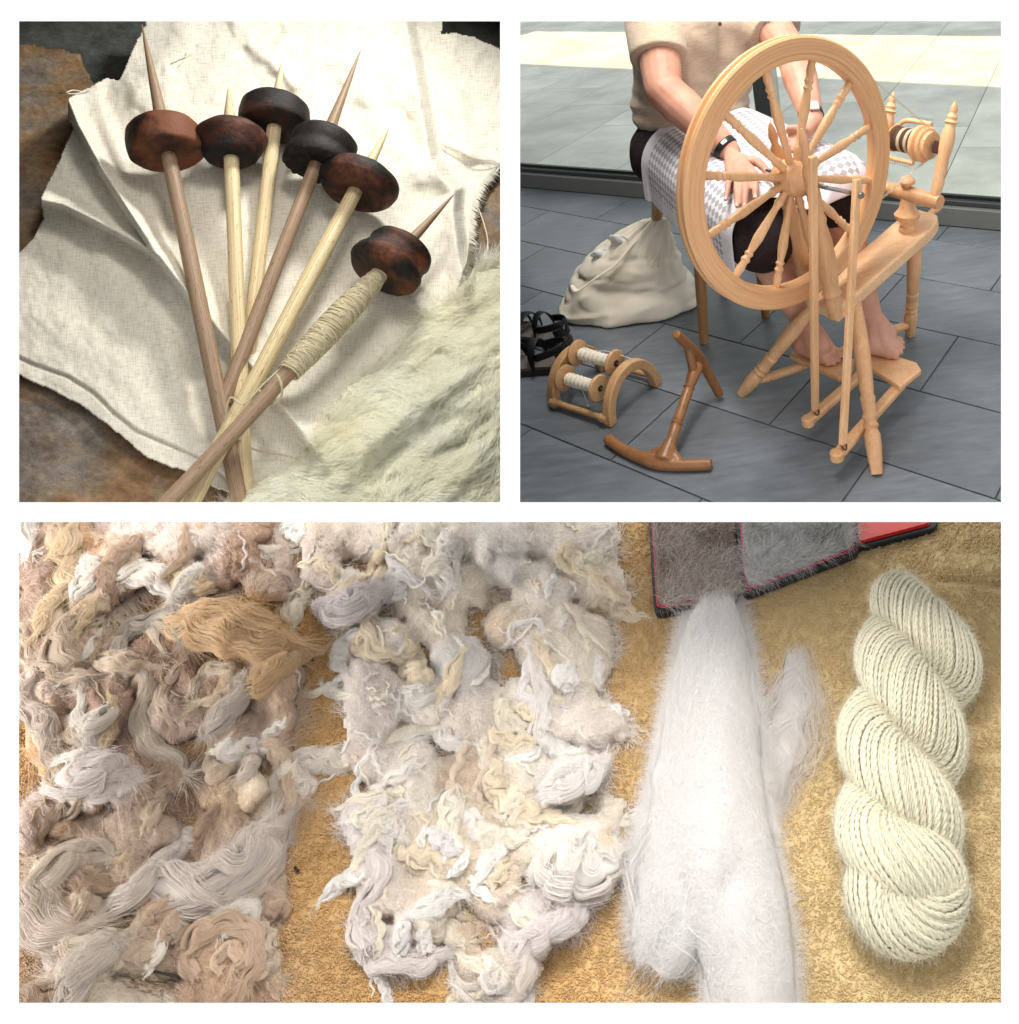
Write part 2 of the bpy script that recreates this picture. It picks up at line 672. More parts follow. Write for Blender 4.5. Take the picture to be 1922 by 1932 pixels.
for r_ in range(-2, 16):
    v0 = 1.475 - 0.2745 * 3 + TW_ * r_ - 0.02
    shift = 0.28 if r_ % 2 == 0 else 0.0
    for k in range(-9, 7):
        u0 = -0.635 + TL_ * k + shift
        q = [TU * (u0 + a) + TV * (v0 + b) for a, b in ((GAP, GAP), (TL_, GAP), (TL_, TW_), (GAP, TW_))]
        c = sum(q) / 4
        pr = None
        if (c - EYE) @ AZ > 0.3:
            pr = proj(c)
        if pr is None or not (330 < pr[0] < 1200 and pr[1] < 620): continue
        cl = clip_poly(q, FRONT_A + fin * 0.002, fin)
        if len(cl) >= 3: cl = clip_poly(cl, W_A - wout * 0.002, -wout)
        if len(cl) < 3: continue
        n = len(cl)
        whole = n == 4 and np.allclose(np.array(cl), np.array(q))
        if whole and full is not None:
            o = bpy.data.objects.new('floor_tile', full)
            link(o, floor_o); o.location = Vector(c - OFF[floor_o.name])
            continue
        mb = MB()
        dz = 0.0
        mb.add([p - c for p in cl] + [p - c + ZUP * -0.006 for p in cl], [tuple(range(n)), tuple(range(2 * n - 1, n - 1, -1))] + [(i, i + n, (i + 1) % n + n, (i + 1) % n) for i in range(n)])
        me = mb.mesh('floor_tile')
        bmm = bmesh.new(); bmm.from_mesh(me); bmesh.ops.recalc_face_normals(bmm, faces=bmm.faces)
        bmesh.ops.bevel(bmm, geom=[e for e in bmm.edges], offset=0.0009, segments=1, affect='EDGES')
        bmm.to_mesh(me); bmm.free()
        sharp(me, 20)
        me.materials.append(slate)
        o = bpy.data.objects.new('floor_tile', me)
        link(o, floor_o); o.location = Vector(c - OFF[floor_o.name])
        if whole: full = me

# ---- window wall: plinth, frame, glass, mullion
alu = plain('dark_metal', (0.045, 0.05, 0.052), 0.45, 0.5, 30, 0.1)
alu2 = plain('grey_plinth', (0.16, 0.165, 0.16), 0.5, 0.5, 12, 0.1)
black = plain('black_gasket', (0.012, 0.012, 0.014), 0.4)
wall = thing('window_wall', 'glazed wall with dark metal plinth and frame behind the stool', 'window', (W_A + W_B) / 2)
L = np.linalg.norm(W_B - W_A) + 4.6
mid = (W_A + W_B) / 2
mb = MB().box(mid + wout * 0.03 + ZUP * 0.036, wdir, wout, ZUP, L, 0.06, 0.072)
put('plinth', mb, alu2, wall, bevel=0.003)
mb = MB().box(mid + wout * 0.045 + ZUP * 0.083, wdir, wout, ZUP, L, 0.05, 0.018)
put('frame_rail', mb, alu, wall, bevel=0.002)
mb = MB().box(mid + wout * 0.05 + ZUP * 0.0985, wdir, wout, ZUP, L, 0.016, 0.012)
put('gasket', mb, black, wall)
# mullion: where the photograph shows it, right of the sitter
px, py = crop((985, 330))
Rm = ray(px, py)
MU = EYE + Rm * (((mid + wout * 0.05 - EYE) @ wout) / (Rm @ wout)); MU[2] = 0
for s_ in (0,):
    mb = MB().box(MU + ZUP * 1.2, wdir, wout, ZUP, 0.075, 0.06, 2.2)
    put('mullion', mb, alu, wall, bevel=0.003)
mb = MB().box(MU + wdir * 0.044 + ZUP * 1.2, wdir, wout, ZUP, 0.012, 0.03, 2.2)
put('mullion_bead', mb, plain('pale_bead', (0.5, 0.52, 0.5), 0.5), wall)
gm, gnt, gb = mat_new('window_glass')
gnt.nodes.remove(gb)
tr = N_(gnt, 'ShaderNodeBsdfTransparent'); tr.inputs[0].default_value = (0.92, 0.95, 0.93, 1)
gl = N_(gnt, 'ShaderNodeBsdfGlossy', Roughness=0.02)
lw0 = N_(gnt, 'ShaderNodeFresnel', IOR=1.45)
gbf = N_(gnt, 'ShaderNodeNewGeometry')
lw = N_(gnt, 'ShaderNodeMath', operation='SUBTRACT', use_clamp=True)
gnt.links.new(lw0.outputs[0], lw.inputs[0]); gnt.links.new(gbf.outputs['Backfacing'], lw.inputs[1])
mx = N_(gnt, 'ShaderNodeMixShader')
gnt.links.new(lw.outputs[0], mx.inputs[0]); gnt.links.new(tr.outputs[0], mx.inputs[1]); gnt.links.new(gl.outputs[0], mx.inputs[2])
gnt.links.new(mx.outputs[0], gnt.nodes['Material Output'].inputs[0])
for s_ in (-1, 1):
    c = MU + wdir * s_ * (0.05 + 1.3) + wout * 0.0 + ZUP * 1.205
    mb = MB().box(c, wdir, wout, ZUP, 2.6, 0.006, 2.2)
    put('pane', mb, gm, wall)

# ---- terrace outside, pale stone slabs, one strip in sun
OA = math.radians(64.8)
OU = np.array([math.cos(OA), math.sin(OA), 0]); OV = np.array([-math.sin(OA), math.cos(OA), 0])
tmb = MB()
q = [mid + wout * 0.062 - wdir * 9, mid + wout * 0.062 + wdir * 9, mid + wout * 16 + wdir * 12, mid + wout * 16 - wdir * 12]
tmb.add([p + ZUP * -0.012 for p in q] + [p + ZUP * -0.04 for p in q], [(0, 1, 2, 3), (7, 6, 5, 4), (0, 4, 5, 1), (1, 5, 6, 2), (2, 6, 7, 3), (3, 7, 4, 0)])
terr = put('terrace', tmb, plain('terrace_joint', (0.20, 0.21, 0.20), 0.9, 0.2, 20, 0.2), None, mid + wout * 3, kind='structure')
slab_m = floor_mat('terrace_slab', (0.63, 0.63, 0.595), 0.05, 0.75)
SS, SL = 0.80, 1.15
off_v = np.array([0.943, 4.481, 0]) @ OV - np.array([0.752, 2.819, 0]) @ OV
v_line = np.array([0.752, 2.819, 0]) @ OV
SS = abs(off_v)
sl_full = None
for a in range(-9, 16):
    for k in range(-2, 17):
        u0 = 1.4 + SL * (k + 0.37 * (a % 3)); v0 = v_line + SS * a
        q = [OU * (u0 + x) + OV * (v0 + y) for x, y in ((.004, .004), (SL, .004), (SL, SS), (.004, SS))]
        c = sum(q) / 4
        if (c - mid) @ wout > 15.5: continue
        pr = proj(c)
        if not (250 < pr[0] < 1150 and pr[1] > -120): continue
        cl = clip_poly(q, mid + wout * 0.07, wout)
        if len(cl) < 3: continue
        n = len(cl)
        whole = n == 4 and np.allclose(np.array(cl), np.array(q))
        if whole and sl_full is not None:
            me = sl_full
        else:
            me = MB().add([p - c + ZUP * -0.008 for p in cl] + [p - c + ZUP * -0.011 for p in cl], [tuple(range(n)), tuple(range(2 * n - 1, n - 1, -1))] + [(i, i + n, (i + 1) % n + n, (i + 1) % n) for i in range(n)]).mesh('paving_slab')
            me.materials.append(slab_m)
            if whole: sl_full = me
        o = bpy.data.objects.new('paving_slab', me)
        link(o, terr); o.location = Vector(c - OFF[terr.name])
bc = np.array([0.02, 6.15, 0]); bd = unit([1.0, -0.80, 0]); bn = np.array([-bd[1], bd[0], 0])
lamp = area_light('sunlit_strip', bc + ZUP * 3.0, bc, 52, 6.4, 1.25, (1.0, 0.80, 0.44), 1.5)
lamp.matrix_world = Matrix.Translation(Vector(bc + ZUP * 3.0)) @ Matrix((bd, bn, ZUP)).transposed().to_4x4()

# ---- woods
beech = wood('beech', (0.66, 0.365, 0.175), (0.80, 0.48, 0.255), (4, 4, 4), 0.38, 0.7, streak=5)
beech_up = wood('beech_upright', (0.66, 0.37, 0.18), (0.80, 0.485, 0.26), (14, 14, 1.6), 0.38, 0.8, streak=3)
stool_w = wood('stool_wood', (0.36, 0.185, 0.065), (0.46, 0.25, 0.095), (14, 14, 1.5), 0.45, 0.8, streak=3)
kate_w = wood('rack_wood', (0.52, 0.30, 0.14), (0.63, 0.38, 0.19), (5, 5, 5), 0.45, 0.9, streak=5)
niddy_w = wood('reel_wood', (0.22, 0.095, 0.035), (0.33, 0.15, 0.055), (6, 6, 6), 0.38, 0.9, streak=5)
steel = plain('steel', (0.4, 0.4, 0.4), 0.35, 0.5, metal=1.0)
dark_brown = plain('leather', (0.06, 0.018, 0.018), 0.6, 0.4, 60, 0.25)

# ---- stool
SH = 0.45
s_fl, s_rl, s_rr = g((735, 1287)), g((535, 990)), g((806, 1062))
sd = (s_rl + s_rr) / 2
tops = {'fl': g((703, 705), 0.435), 'rl': g((553, 672), 0.435), 'rr': g((768, 648), 0.435)}
tops['fr'] = tops['fl'] + tops['rr'] - tops['rl']
seat_c = sum(tops.values()) / 4; seat_c[2] = SH
ex = unit(s_rr - s_rl); ey = np.array([-ex[1], ex[0], 0])
stool = thing('stool', 'light brown wooden stool the sitter sits on, behind the spinning wheel', 'stool', seat_c * np.array([1, 1, 0]))
ang = np.linspace(0, 2 * math.pi, 40, endpoint=False)
mb = MB()
prof = [(0.94, -0.030), (1.0, -0.024), (1.0, -0.006), (0.965, 0.0)]
V = []
hx = np.linalg.norm(tops['rr'] - tops['rl']) / 2 + 0.045; hy = np.linalg.norm(tops['fl'] - tops['rl']) / 2 + 0.04
e1 = unit(tops['rr'] - tops['rl']); e2 = unit(tops['rl'] - tops['fl'])
for k_, dz in prof:
    for a in ang:
        sx = np.sign(math.cos(a)) * abs(math.cos(a)) ** 0.6 * hx
        sy = np.sign(math.sin(a)) * abs(math.sin(a)) ** 0.6 * hy
        V.append(seat_c + e1 * sx * k_ + e2 * sy * k_ + ZUP * dz)
n = 40
Fc = [tuple(range(n - 1, -1, -1)), tuple(range(3 * n, 4 * n))]
for i in range(3):
    for j in range(n): Fc.append((i * n + j, i * n + (j + 1) % n, (i + 1) * n + (j + 1) % n, (i + 1) * n + j))
put('seat', mb.add(V, Fc), stool_w, stool, ang=50)
for foot, k_ in ((s_fl, 'fl'), (s_rl, 'rl'), (s_rr, 'rr'), (tops['fr'] * np.array([1, 1, 0]) + (s_rr - tops['rr']) * np.array([1, 1, 0]) * 0.3, 'fr')):
    put('leg', MB().lathe(foot, tops[k_], [(0, 0.0125), (0.03, 0.0135), (0.5, 0.0175), (0.9, 0.016), (1, 0.015)], 16), stool_w, stool)

# ---- spinning wheel -------------------------------------------------
fL, fR, fB = g((885, 1490)), g((1425, 1810)), g((1555, 1255))
wmid = (fL + fR) / 2
bb = unit((fB - wmid) * np.array([1, 1, 0]))
HUB = wmid + 0.06 * bb + ZUP * 0.632
AZW = 0.644
WN = np.array([math.sin(AZW), -math.cos(AZW), 0])                # axle, towards the viewer
WU = np.cross(ZUP, WN)                                           # along the bench


def inw(p, off=0.0):                                             # pixel -> point in the plane of the wheel shifted along the axle
    return hit(*crop(p), HUB + WN * off, WN)


sw = thing('spinning_wheel', 'pale beech spinning wheel with two treadles in front of the sitter', 'spinning wheel', wmid)
RO, RI = 0.288, 0.240
# rim: turned ring with grooves on its face and a band groove round the outside
prof = [(RI, 0.013), (RI + .003, 0.016), (RI + .010, 0.0165), (RI + .0125, 0.0150), (RI + .015, 0.0168), (RI + .032, 0.0168), (RI + .0345, 0.0152), (RI + .037, 0.0165),
        (RO - .004, 0.016), (RO, 0.0125), (RO, 0.006), (RO - .006, 0.003), (RO - .006, -0.003), (RO, -0.006), (RO, -0.0125), (RO - .004, -0.016), (RI + .003, -0.016), (RI, -0.013)]
n = 128
V = []
for r_, z_ in prof:
    for a in np.linspace(0, 2 * math.pi, n, endpoint=False):
        V.append(HUB + r_ * (math.cos(a) * WU + math.sin(a) * ZUP) + z_ * WN)
Fc = []
m_ = len(prof)
for i in range(m_):
    for j in range(n): Fc.append((i * n + j, i * n + (j + 1) % n, ((i + 1) % m_) * n + (j + 1) % n, ((i + 1) % m_) * n + j))
# grain that follows the ring
rm, rnt, rb = mat_new('beech_ring')
tc = N_(rnt, 'ShaderNodeTexCoord')
geo = N_(rnt, 'ShaderNodeAttribute', attribute_name='ringpos')
n1 = N_(rnt, 'ShaderNodeTexNoise', Scale=3.0, Detail=5.0, Roughness=0.6)
rnt.links.new(geo.outputs['Vector'], n1.inputs['Vector'])
rr = ramp(rnt, [(0.3, (0.60, 0.31, 0.14)), (0.7, (0.76, 0.44, 0.215))])
rnt.links.new(n1.outputs[0], rr.inputs[0]); rnt.links.new(rr.outputs[0], rb.inputs['Base Color'])
rb.inputs['Roughness'].default_value = 0.36
bump(rnt, n1.outputs[0], rb, 0.08, 0.001)
rim = put('rim', MB().add(V, Fc), rm, sw, ang=30)
at = rim.data.attributes.new('ringpos', 'FLOAT_VECTOR', 'POINT')
rp = []
for r_, z_ in prof:
    for a in np.linspace(0, 2 * math.pi, n, endpoint=False):
        rp += [math.cos(a) * 0.6 + math.cos(a * 3) * .2, math.sin(a) * 0.6, r_ * 90 + z_ * 40]
at.data.foreach_set('vector', rp)
# the four rim segments' joints: thin dark lines are left to the grain; hub and spokes
put('hub', MB().lathe(HUB - WN * 0.055, HUB + WN * 0.055, [(0, 0.016), (0.05, 0.022), (0.12, 0.024), (0.2, 0.030), (0.26, 0.036), (0.32, 0.033), (0.36, 0.038), (0.62, 0.038), (0.68, 0.033), (0.74, 0.036), (0.8, 0.030), (0.88, 0.022), (0.95, 0.020), (1, 0.014)], 32), beech, sw)
s0 = inw((1168, 150)) - HUB
a0 = math.atan2(s0 @ ZUP, s0 @ WU)
spoke_prof = [(0, 0.0085), (0.10, 0.0085), (0.13, 0.0105), (0.16, 0.0085), (0.2, 0.0070), (0.42, 0.0098), (0.55, 0.0112), (0.66, 0.0085), (0.70, 0.0070), (0.73, 0.0102), (0.76, 0.0070), (0.80, 0.0105), (0.83, 0.0075), (0.9, 0.0095), (0.96, 0.0080), (1, 0.0080)]
for k in range(12):
    a = a0 + k * math.pi / 6
    dr = math.cos(a) * WU + math.sin(a) * ZUP
    put('spoke', MB().lathe(HUB + dr * 0.034, HUB + dr * (RI + 0.002), spoke_prof, 14), beech_up, sw)
# bench (the sloping table)
E0, E1 = inw((1203, 1128)), inw((1628, 762))
bd_ = unit(E1 - E0); bnrm = unit(np.cross(WN, bd_));
if bnrm[2] < 0: bnrm = -bnrm
BW, BT = 0.105, 0.034
mb = MB()
out2 = [(-0.02, -1), (-0.02, 1), (0.08, 1.0), (0.86, 1.0), (0.94, 0.86), (1.0, 0.55), (1.0, -0.55), (0.94, -0.86), (0.86, -1.0), (0.08, -1.0)]
LB = np.linalg.norm(E1 - E0)
V = [E0 + bd_ * LB * a + WN * b * BW / 2 for a, b in out2]
n = len(V)
mb.add([v for v in V] + [v - bnrm * BT for v in V], [tuple(range(n)), tuple(range(2 * n - 1, n - 1, -1))] + [(i, i + n, (i + 1) % n + n, (i + 1) % n) for i in range(n)])
bench = put('bench', mb, wood('beech_bench', (0.66, 0.39, 0.21), (0.79, 0.50, 0.28), (2, 9, 9), 0.4, 0.8, rot=(0, 0, math.radians(-37)), streak=4), sw, bevel=0.006, seg=3)
# uprights carrying the axle
post_prof = [(0, 0.020), (0.05, 0.022), (0.09, 0.026), (0.12, 0.022), (0.14, 0.027), (0.17, 0.021), (0.20, 0.024), (0.32, 0.029), (0.44, 0.026), (0.52, 0.019), (0.55, 0.022), (0.58, 0.017), (0.66, 0.019), (0.72, 0.017), (0.76, 0.019), (0.80, 0.019), (0.83, 0.013), (0.86, 0.016), (0.89, 0.009), (0.93, 0.0125), (0.97, 0.009), (1.0, 0.003)]
for (pt, pb_, off) in (((1124, 432), (1250, 1120), 0.062), ((998, 408), (1135, 1005), -0.062)):
    A = inw(pb_, off); Bt = inw(pt, off)
    # stand the foot on the bench top
    tt = ((E0 - A) @ bnrm) / ((Bt - A) @ bnrm)
    A = A + (Bt - A) * tt
    put('wheel_post', MB().lathe(A, Bt, [(t, r * .82) for t, r in post_prof], 20), beech_up, sw)
put('axle', MB().lathe(HUB - WN * 0.085, HUB + WN * 0.10, [(0, 0.005), (1, 0.005)], 12), steel, sw)
# cranks and footmen (connecting rods to the treadles)
c1 = inw((1168, 600), 0.098); c2 = inw((1335, 690), 0.105)
put('crank', MB().tube([HUB + WN * 0.098, HUB + WN * 0.1 + (c2 - HUB - WN * 0.105) * 0.5, c2], 0.0045, 8), steel, sw)
b1 = g((1178, 1552), 0.075); b2 = g((1288, 1690), 0.075)
for topp, bot in ((inw((1168, 540), 0.110), b1), (inw((1345, 632), 0.112), b2)):
    ax_ = unit(topp - bot); s_ = unit(np.cross(ax_, WN)); t_ = np.cross(ax_, s_)
    put('footman', MB().box((topp + bot) / 2, s_, t_, ax_, 0.019, 0.012, np.linalg.norm(topp - bot)), beech_up, sw, bevel=0.003, seg=3)
    pin = bot + ax_ * 0.018
    put('cord_loop', MB().tube([pin + t_ * 0.01 * math.cos(a) + s_ * 0.008 * math.sin(a) - ax_ * 0.014 * (1 - math.cos(a)) for a in np.linspace(0, 6.28, 14)], 0.0018, 6), dark_brown, sw)
put('crank_pin', MB().lathe(c2 - WN * 0.012, c2 + WN * 0.022, [(0, 0.005), (0.7, 0.005), (0.72, 0.008), (1, 0.007)], 12), steel, sw)
# legs
leg_prof = [(0, 0.013), (0.04, 0.0145), (0.16, 0.019), (0.22, 0.0185), (0.25, 0.014), (0.27, 0.018), (0.295, 0.014), (0.32, 0.0185), (0.345, 0.015), (0.40, 0.0165), (0.43, 0.018), (0.445, 0.0145), (0.48, 0.0165), (0.7, 0.0195), (0.86, 0.017), (0.97, 0.0135), (1, 0.0135)]
under = lambda a, b: E0 + bd_ * LB * a + WN * BW * b - bnrm * (BT - 0.006)
for foot, topp in ((fL, under(0.03, -0.40)), (fR, under(0.17, 0.38)), (fB, under(0.86, 0.0))):
    put('leg', MB().lathe(foot, topp, leg_prof, 18), beech_up, sw)
# treadles: two bars with foot boards
def treadle(front, back, board):
    z0 = front[2]
    ax_ = unit(back - front); s_ = unit(np.cross(ZUP, ax_))
    bar = put('treadle_bar', MB().box((front + back) / 2, ax_, s_, ZUP, np.linalg.norm(back - front), 0.026, 0.020), beech, sw, bevel=0.006, seg=3)
    put('bar_end', MB().lathe(front - ZUP * 0.0125, front + ZUP * 0.0125, [(0, 0.011), (0.15, 0.0155), (0.85, 0.0155), (1, 0.011)], 18), beech, bar)
    n = len(board)
    mbb = MB().add([p for p in board] + [p - ZUP * 0.016 for p in board], [tuple(range(n)), tuple(range(2 * n - 1, n - 1, -1))] + [(i, i + n, (i + 1) % n + n, (i + 1) % n) for i in range(n)])
    put('foot_board', mbb, beech, sw, bevel=0.004, seg=3)


BZ = 0.088
treadle(g((1150, 1598), 0.055), g((1400, 1378), 0.066), [g(p, BZ) for p in ((1072, 1330), (1106, 1306), (1336, 1348), (1322, 1404), (1270, 1424))])
treadle(g((1265, 1735), 0.055), g((1545, 1422), 0.066), [g(p, BZ) for p in ((1350, 1352), (1400, 1306), (1583, 1362), (1602, 1392), (1516, 1460))])
# stretchers and the treadle's pivot
for a, b in ((fL + (under(0.03, -0.40) - fL) * 0.13, g((1180, 1362), 0.060)), (g((1452, 1248), 0.060), fB + (under(0.86, 0) - fB) * 0.12)):
    put('stretcher', MB().lathe(a, b, [(0, 0.008), (0.15, 0.0095), (0.28, 0.012), (0.31, 0.0095), (0.34, 0.0125), (0.7, 0.012), (1, 0.009)], 14), beech, sw)
put('pivot_bar', MB().lathe(g((1180, 1362), 0.060), g((1452, 1248), 0.060), [(0, 0.009), (0.5, 0.011), (1, 0.009)], 12), beech, sw)
# mother-of-all: cross bar on a turned base, two maidens, flyer and bobbin
MO = inw((1547, 690))
barA, barB = MO - WN * 0.125, MO + WN * 0.098
put('cross_bar', MB().lathe(barA, barB, [(0, 0.012), (0.03, 0.0155), (0.28, 0.0165), (0.31, 0.0135), (0.34, 0.0175), (0.5, 0.0195), (0.95, 0.0185), (1.0, 0.0165)], 24), beech, sw)
base = inw((1545, 835))
tt = ((E0 - base) @ bnrm) / (bnrm @ bnrm)
base = base + bnrm * tt - bd_ * 0.0
put('bar_base', MB().lathe(base - ZUP * 0.004, MO, [(0, 0.021), (0.08, 0.022), (0.16, 0.016), (0.26, 0.020), (0.36, 0.030), (0.46, 0.033), (0.54, 0.026), (0.62, 0.021), (0.80, 0.018), (1.0, 0.015)], 24), beech, sw)
put('tension_knob', MB().lathe(MO + ZUP * 0.012, MO + ZUP * 0.046 , [(0, 0.010), (0.25, 0.009), (0.40, 0.018), (0.62, 0.0195), (0.85, 0.0145), (1, 0.004)], 20), beech, sw)
pe = MO + WN * 0.062 + bd_ * 0.0
put('tension_screw', MB().lathe(E1 + bd_ * -0.005 - bnrm * 0.012, E1 + bd_ * 0.046 - bnrm * 0.010, [(0, 0.008), (0.5, 0.0085), (0.6, 0.011), (0.9, 0.0105), (1, 0.006)], 16), beech, sw)
maid_prof = [(0, 0.010), (0.06, 0.0125), (0.14, 0.0145), (0.22, 0.0125), (0.26, 0.015), (0.42, 0.0135), (0.52, 0.0165), (0.64, 0.017), (0.72, 0.013), (0.76, 0.011), (0.785, 0.0165), (0.81, 0.011), (0.84, 0.013), (0.88, 0.0075), (0.92, 0.0095), (0.96, 0.006), (1, 0.002)]
for off, pt in ((0.084, (1738, 322)), (-0.100, (1418, 232))):
    A = MO + WN * off + ZUP * 0.012
    up_ = inw(pt, off)
    if off < 0: up_ = A + (inw((1738, 322), 0.084) - (MO + WN * 0.084 + ZUP * 0.012))
    put('maiden', MB().lathe(A, up_, maid_prof, 18), beech_up, sw)
MD = unit(inw((1738, 322), 0.084) - (MO + WN * 0.084 + ZUP * 0.012))
FX = 1.28                                                        # flyer size
fA = MO + WN * 0.056 + MD * 0.124                               # flyer axis, leather end
fB_ = MO - WN * 0.10 + MD * 0.124
put('leather_bearing', MB().box(MO + WN * 0.066 + MD * 0.124, WN, MD, unit(np.cross(WN, MD)), 0.026, 0.030, 0.026), dark_brown, sw, bevel=0.003)
put('spindle_rod', MB().lathe(fB_, fA, [(0, 0.004), (1, 0.004)], 10), steel, sw)
wh = fA - WN * 0.012
put('whorl', MB().lathe(wh, wh - WN * 0.042, [(t_, r_ * FX) for t_, r_ in [(0, 0.020), (0.05, 0.026), (0.30, 0.026), (0.34, 0.031), (0.5, 0.034), (0.56, 0.030), (0.62, 0.034), (0.7, 0.030), (0.78, 0.034), (0.98, 0.034), (1, 0.03)]], 32), beech, sw)
bob = put('bobbin', MB().lathe(wh - WN * 0.0425, wh - WN * 0.116, [(t_, r_ * FX) for t_, r_ in [(0, 0.026), (0.05, 0.026), (0.051, 0.020), (0.94, 0.020), (0.95, 0.026), (1, 0.026)]], 24), beech, sw)
yarn_m = [plain('brown_yarn', (0.13, 0.075, 0.045), 0.9, 0.1, 200, 0.3), plain('cream_yarn', (0.62, 0.52, 0.40), 0.9, 0.1, 200, 0.2)]
for i in range(6):
    a = wh - WN * (0.0468 + i * 0.0107)
    put('yarn_band', MB().lathe(a, a - WN * 0.0105, [(t_, r_ * FX) for t_, r_ in [(0, 0.0205), (0.1, 0.0235), (0.3, 0.0225), (0.5, 0.0240), (0.7, 0.0225), (0.9, 0.0238), (1, 0.0205)]], 22), yarn_m[1 if i in (1, 3) else 0], bob)
# flyer arms with hooks
fn = unit(np.cross(WN, MD))
tilt = unit(MD * 0.92 - fn * 0.38)
fly = MB()
for s_ in (1, -1):
    p0 = wh - WN * 0.128
    pth = spline([p0, p0 + tilt * s_ * 0.036 + WN * 0.006, p0 + tilt * s_ * 0.051 + WN * 0.028, p0 + tilt * s_ * 0.052 + WN * 0.098], 20)
    fly.tube(pth, 0.0060, 8, ref=fn)
fo = put('flyer', fly, beech, sw)
for s_ in (1, -1):
    hk = MB()
    p0 = wh - WN * 0.128
    for i in range(9):
        q = p0 + tilt * s_ * 0.0570 + WN * (0.03 + i * 0.0078)
        hk.tube([q, q + tilt * s_ * 0.006, q + tilt * s_ * 0.008 + WN * 0.002, q + tilt * s_ * 0.006 + WN * 0.004], 0.0007, 5)
    put('hook_row', hk, steel, fo)
put('orifice', MB().lathe(wh - WN * 0.122, wh - WN * 0.150, [(0, 0.008), (0.5, 0.009), (1, 0.007)], 12), plain('black_iron', (0.015, 0.015, 0.016), 0.5), sw)
# drive band: twice round wheel and whorl
cordm = plain('drive_cord', (0.62, 0.56, 0.46), 0.85, 0.1)
for off, ro in ((0.0, 0.042), (-0.004, 0.041)):
    wc = wh - WN * (0.018 + abs(off))
    T1 = HUB + (RO - 0.004) * (math.cos(1.05) * WU + math.sin(1.05) * ZUP) + WN * off
    T2 = HUB + (RO - 0.004) * (math.cos(-0.55) * WU + math.sin(-0.55) * ZUP) + WN * off
    w1 = wc + unit(0.25 * WU + 0.97 * ZUP) * ro; w2 = wc - unit(0.1 * WU + 0.97 * ZUP) * ro
    pts = [T1, w1]
    put('drive_band', MB().tube([T1, T1 * .5 + w1 * .5, w1], 0.0009, 6).tube([T2, T2 * .5 + w2 * .5, w2], 0.0011, 6), cordm, sw)
# ---- the sitter ------------------------------------------------------
def skin_mat():
    m, nt, b = mat_new('skin')
    tc = N_(nt, 'ShaderNodeTexCoord')
    n1 = N_(nt, 'ShaderNodeTexNoise', Scale=14.0, Detail=5.0, Roughness=0.6)
    n2 = N_(nt, 'ShaderNodeTexNoise', Scale=220.0, Detail=3.0)
    nt.links.new(tc.outputs['Object'], n1.inputs['Vector']); nt.links.new(tc.outputs['Object'], n2.inputs['Vector'])
    r = ramp(nt, [(0.3, (0.50, 0.225, 0.15)), (0.7, (0.64, 0.36, 0.26))])
    nt.links.new(n1.outputs[0], r.inputs[0]); nt.links.new(r.outputs[0], b.inputs['Base Color'])
    b.inputs['Roughness'].default_value = 0.55
    b.inputs['Subsurface Weight'].default_value = 0.15
    b.inputs['Subsurface Radius'].default_value = (0.02, 0.008, 0.004)
    b.inputs['Subsurface Scale'].default_value = 0.25
    bump(nt, n2.outputs[0], b, 0.15, 0.0008)
    return m


def cap(mb, A, B, ra, rb, n=14, rounds=4):
    """Solid tapered limb segment with round ends."""
    A, B = np.asarray(A, float), np.asarray(B, float)
    L = np.linalg.norm(B - A)
    pr = []
    for i in range(rounds + 1):
        a = math.pi / 2 * i / rounds
        pr.append((-math.cos(a) * ra / L, max(math.sin(a) * ra, 0.0004)))
    for i in range(1, rounds + 1):
        a = math.pi / 2 * i / rounds
        pr.append((1 + math.sin(a) * rb / L, max(math.cos(a) * rb, 0.0004)))
    k = rounds
    pr = pr[:k + 1] + [(1.0, rb)] + pr[k + 1:]
    mb.lathe(A, B, pr, n)


def chain(mb, P, R, n=14):
    for i in range(len(P) - 1): cap(mb, P[i], P[i + 1], R[i], R[i + 1], n)


A3 = lambda *v: np.array(v, float)
hipR, hipL = A3(-.205, 2.085, .535), A3(-.075, 2.185, .535)
kneeR, kneeL = A3(.004, 1.60, .492), A3(.205, 1.755, .502)
ankR, ankL = g((1150, 1222), .165), g((1400, 1186), .165)
shR, shL = A3(-.19, 2.06, .925), A3(.065, 2.23, .92)
elbR, elbL = A3(-.183, 1.90, .757), A3(.158, 1.985, .768)
wrR, wrL = g((838, 522), .617), g((1168, 402), .655)
LAT = unit(shL - shR); FWD = A3(.55, -.83, 0)
waist = A3(-.135, 2.14, .66); chest = A3(-.075, 2.14, .86)

person = thing('person', 'barefoot sitter in beige shirt and dark shorts working the spinning wheel', 'person', A3(-.17, 2.1, 0))
bm_ = MB()
for s_ in (-1, 1):
    chain(bm_, [waist + LAT * .05 * s_ + ZUP * -.10, waist + LAT * .055 * s_, chest + LAT * .065 * s_, chest + LAT * .075 * s_ + ZUP * .06], [.115, .108, .108, .085], 18)
cap(bm_, hipR, hipL, .105, .105, 18)
cap(bm_, shR, shL, .058, .058, 16)
cap(bm_, (shR + shL) / 2 + ZUP * .03, (shR + shL) / 2 + ZUP * .13 + FWD * .02, .058, .052)
chain(bm_, [hipR, (hipR + kneeR) / 2, kneeR + (hipR - kneeR) * .1, kneeR], [.092, .078, .060, .055], 18)
chain(bm_, [hipL, (hipL + kneeL) / 2, kneeL + (hipL - kneeL) * .1, kneeL], [.092, .078, .060, .055], 18)
for kn, an in ((kneeR, ankR), (kneeL, ankL)):
    back = unit(A3(-.35, .55, 0))
    chain(bm_, [kn, kn + (an - kn) * .28 + back * .014, kn + (an - kn) * .6 + back * .008, an], [.053, .056, .044, .031], 16)
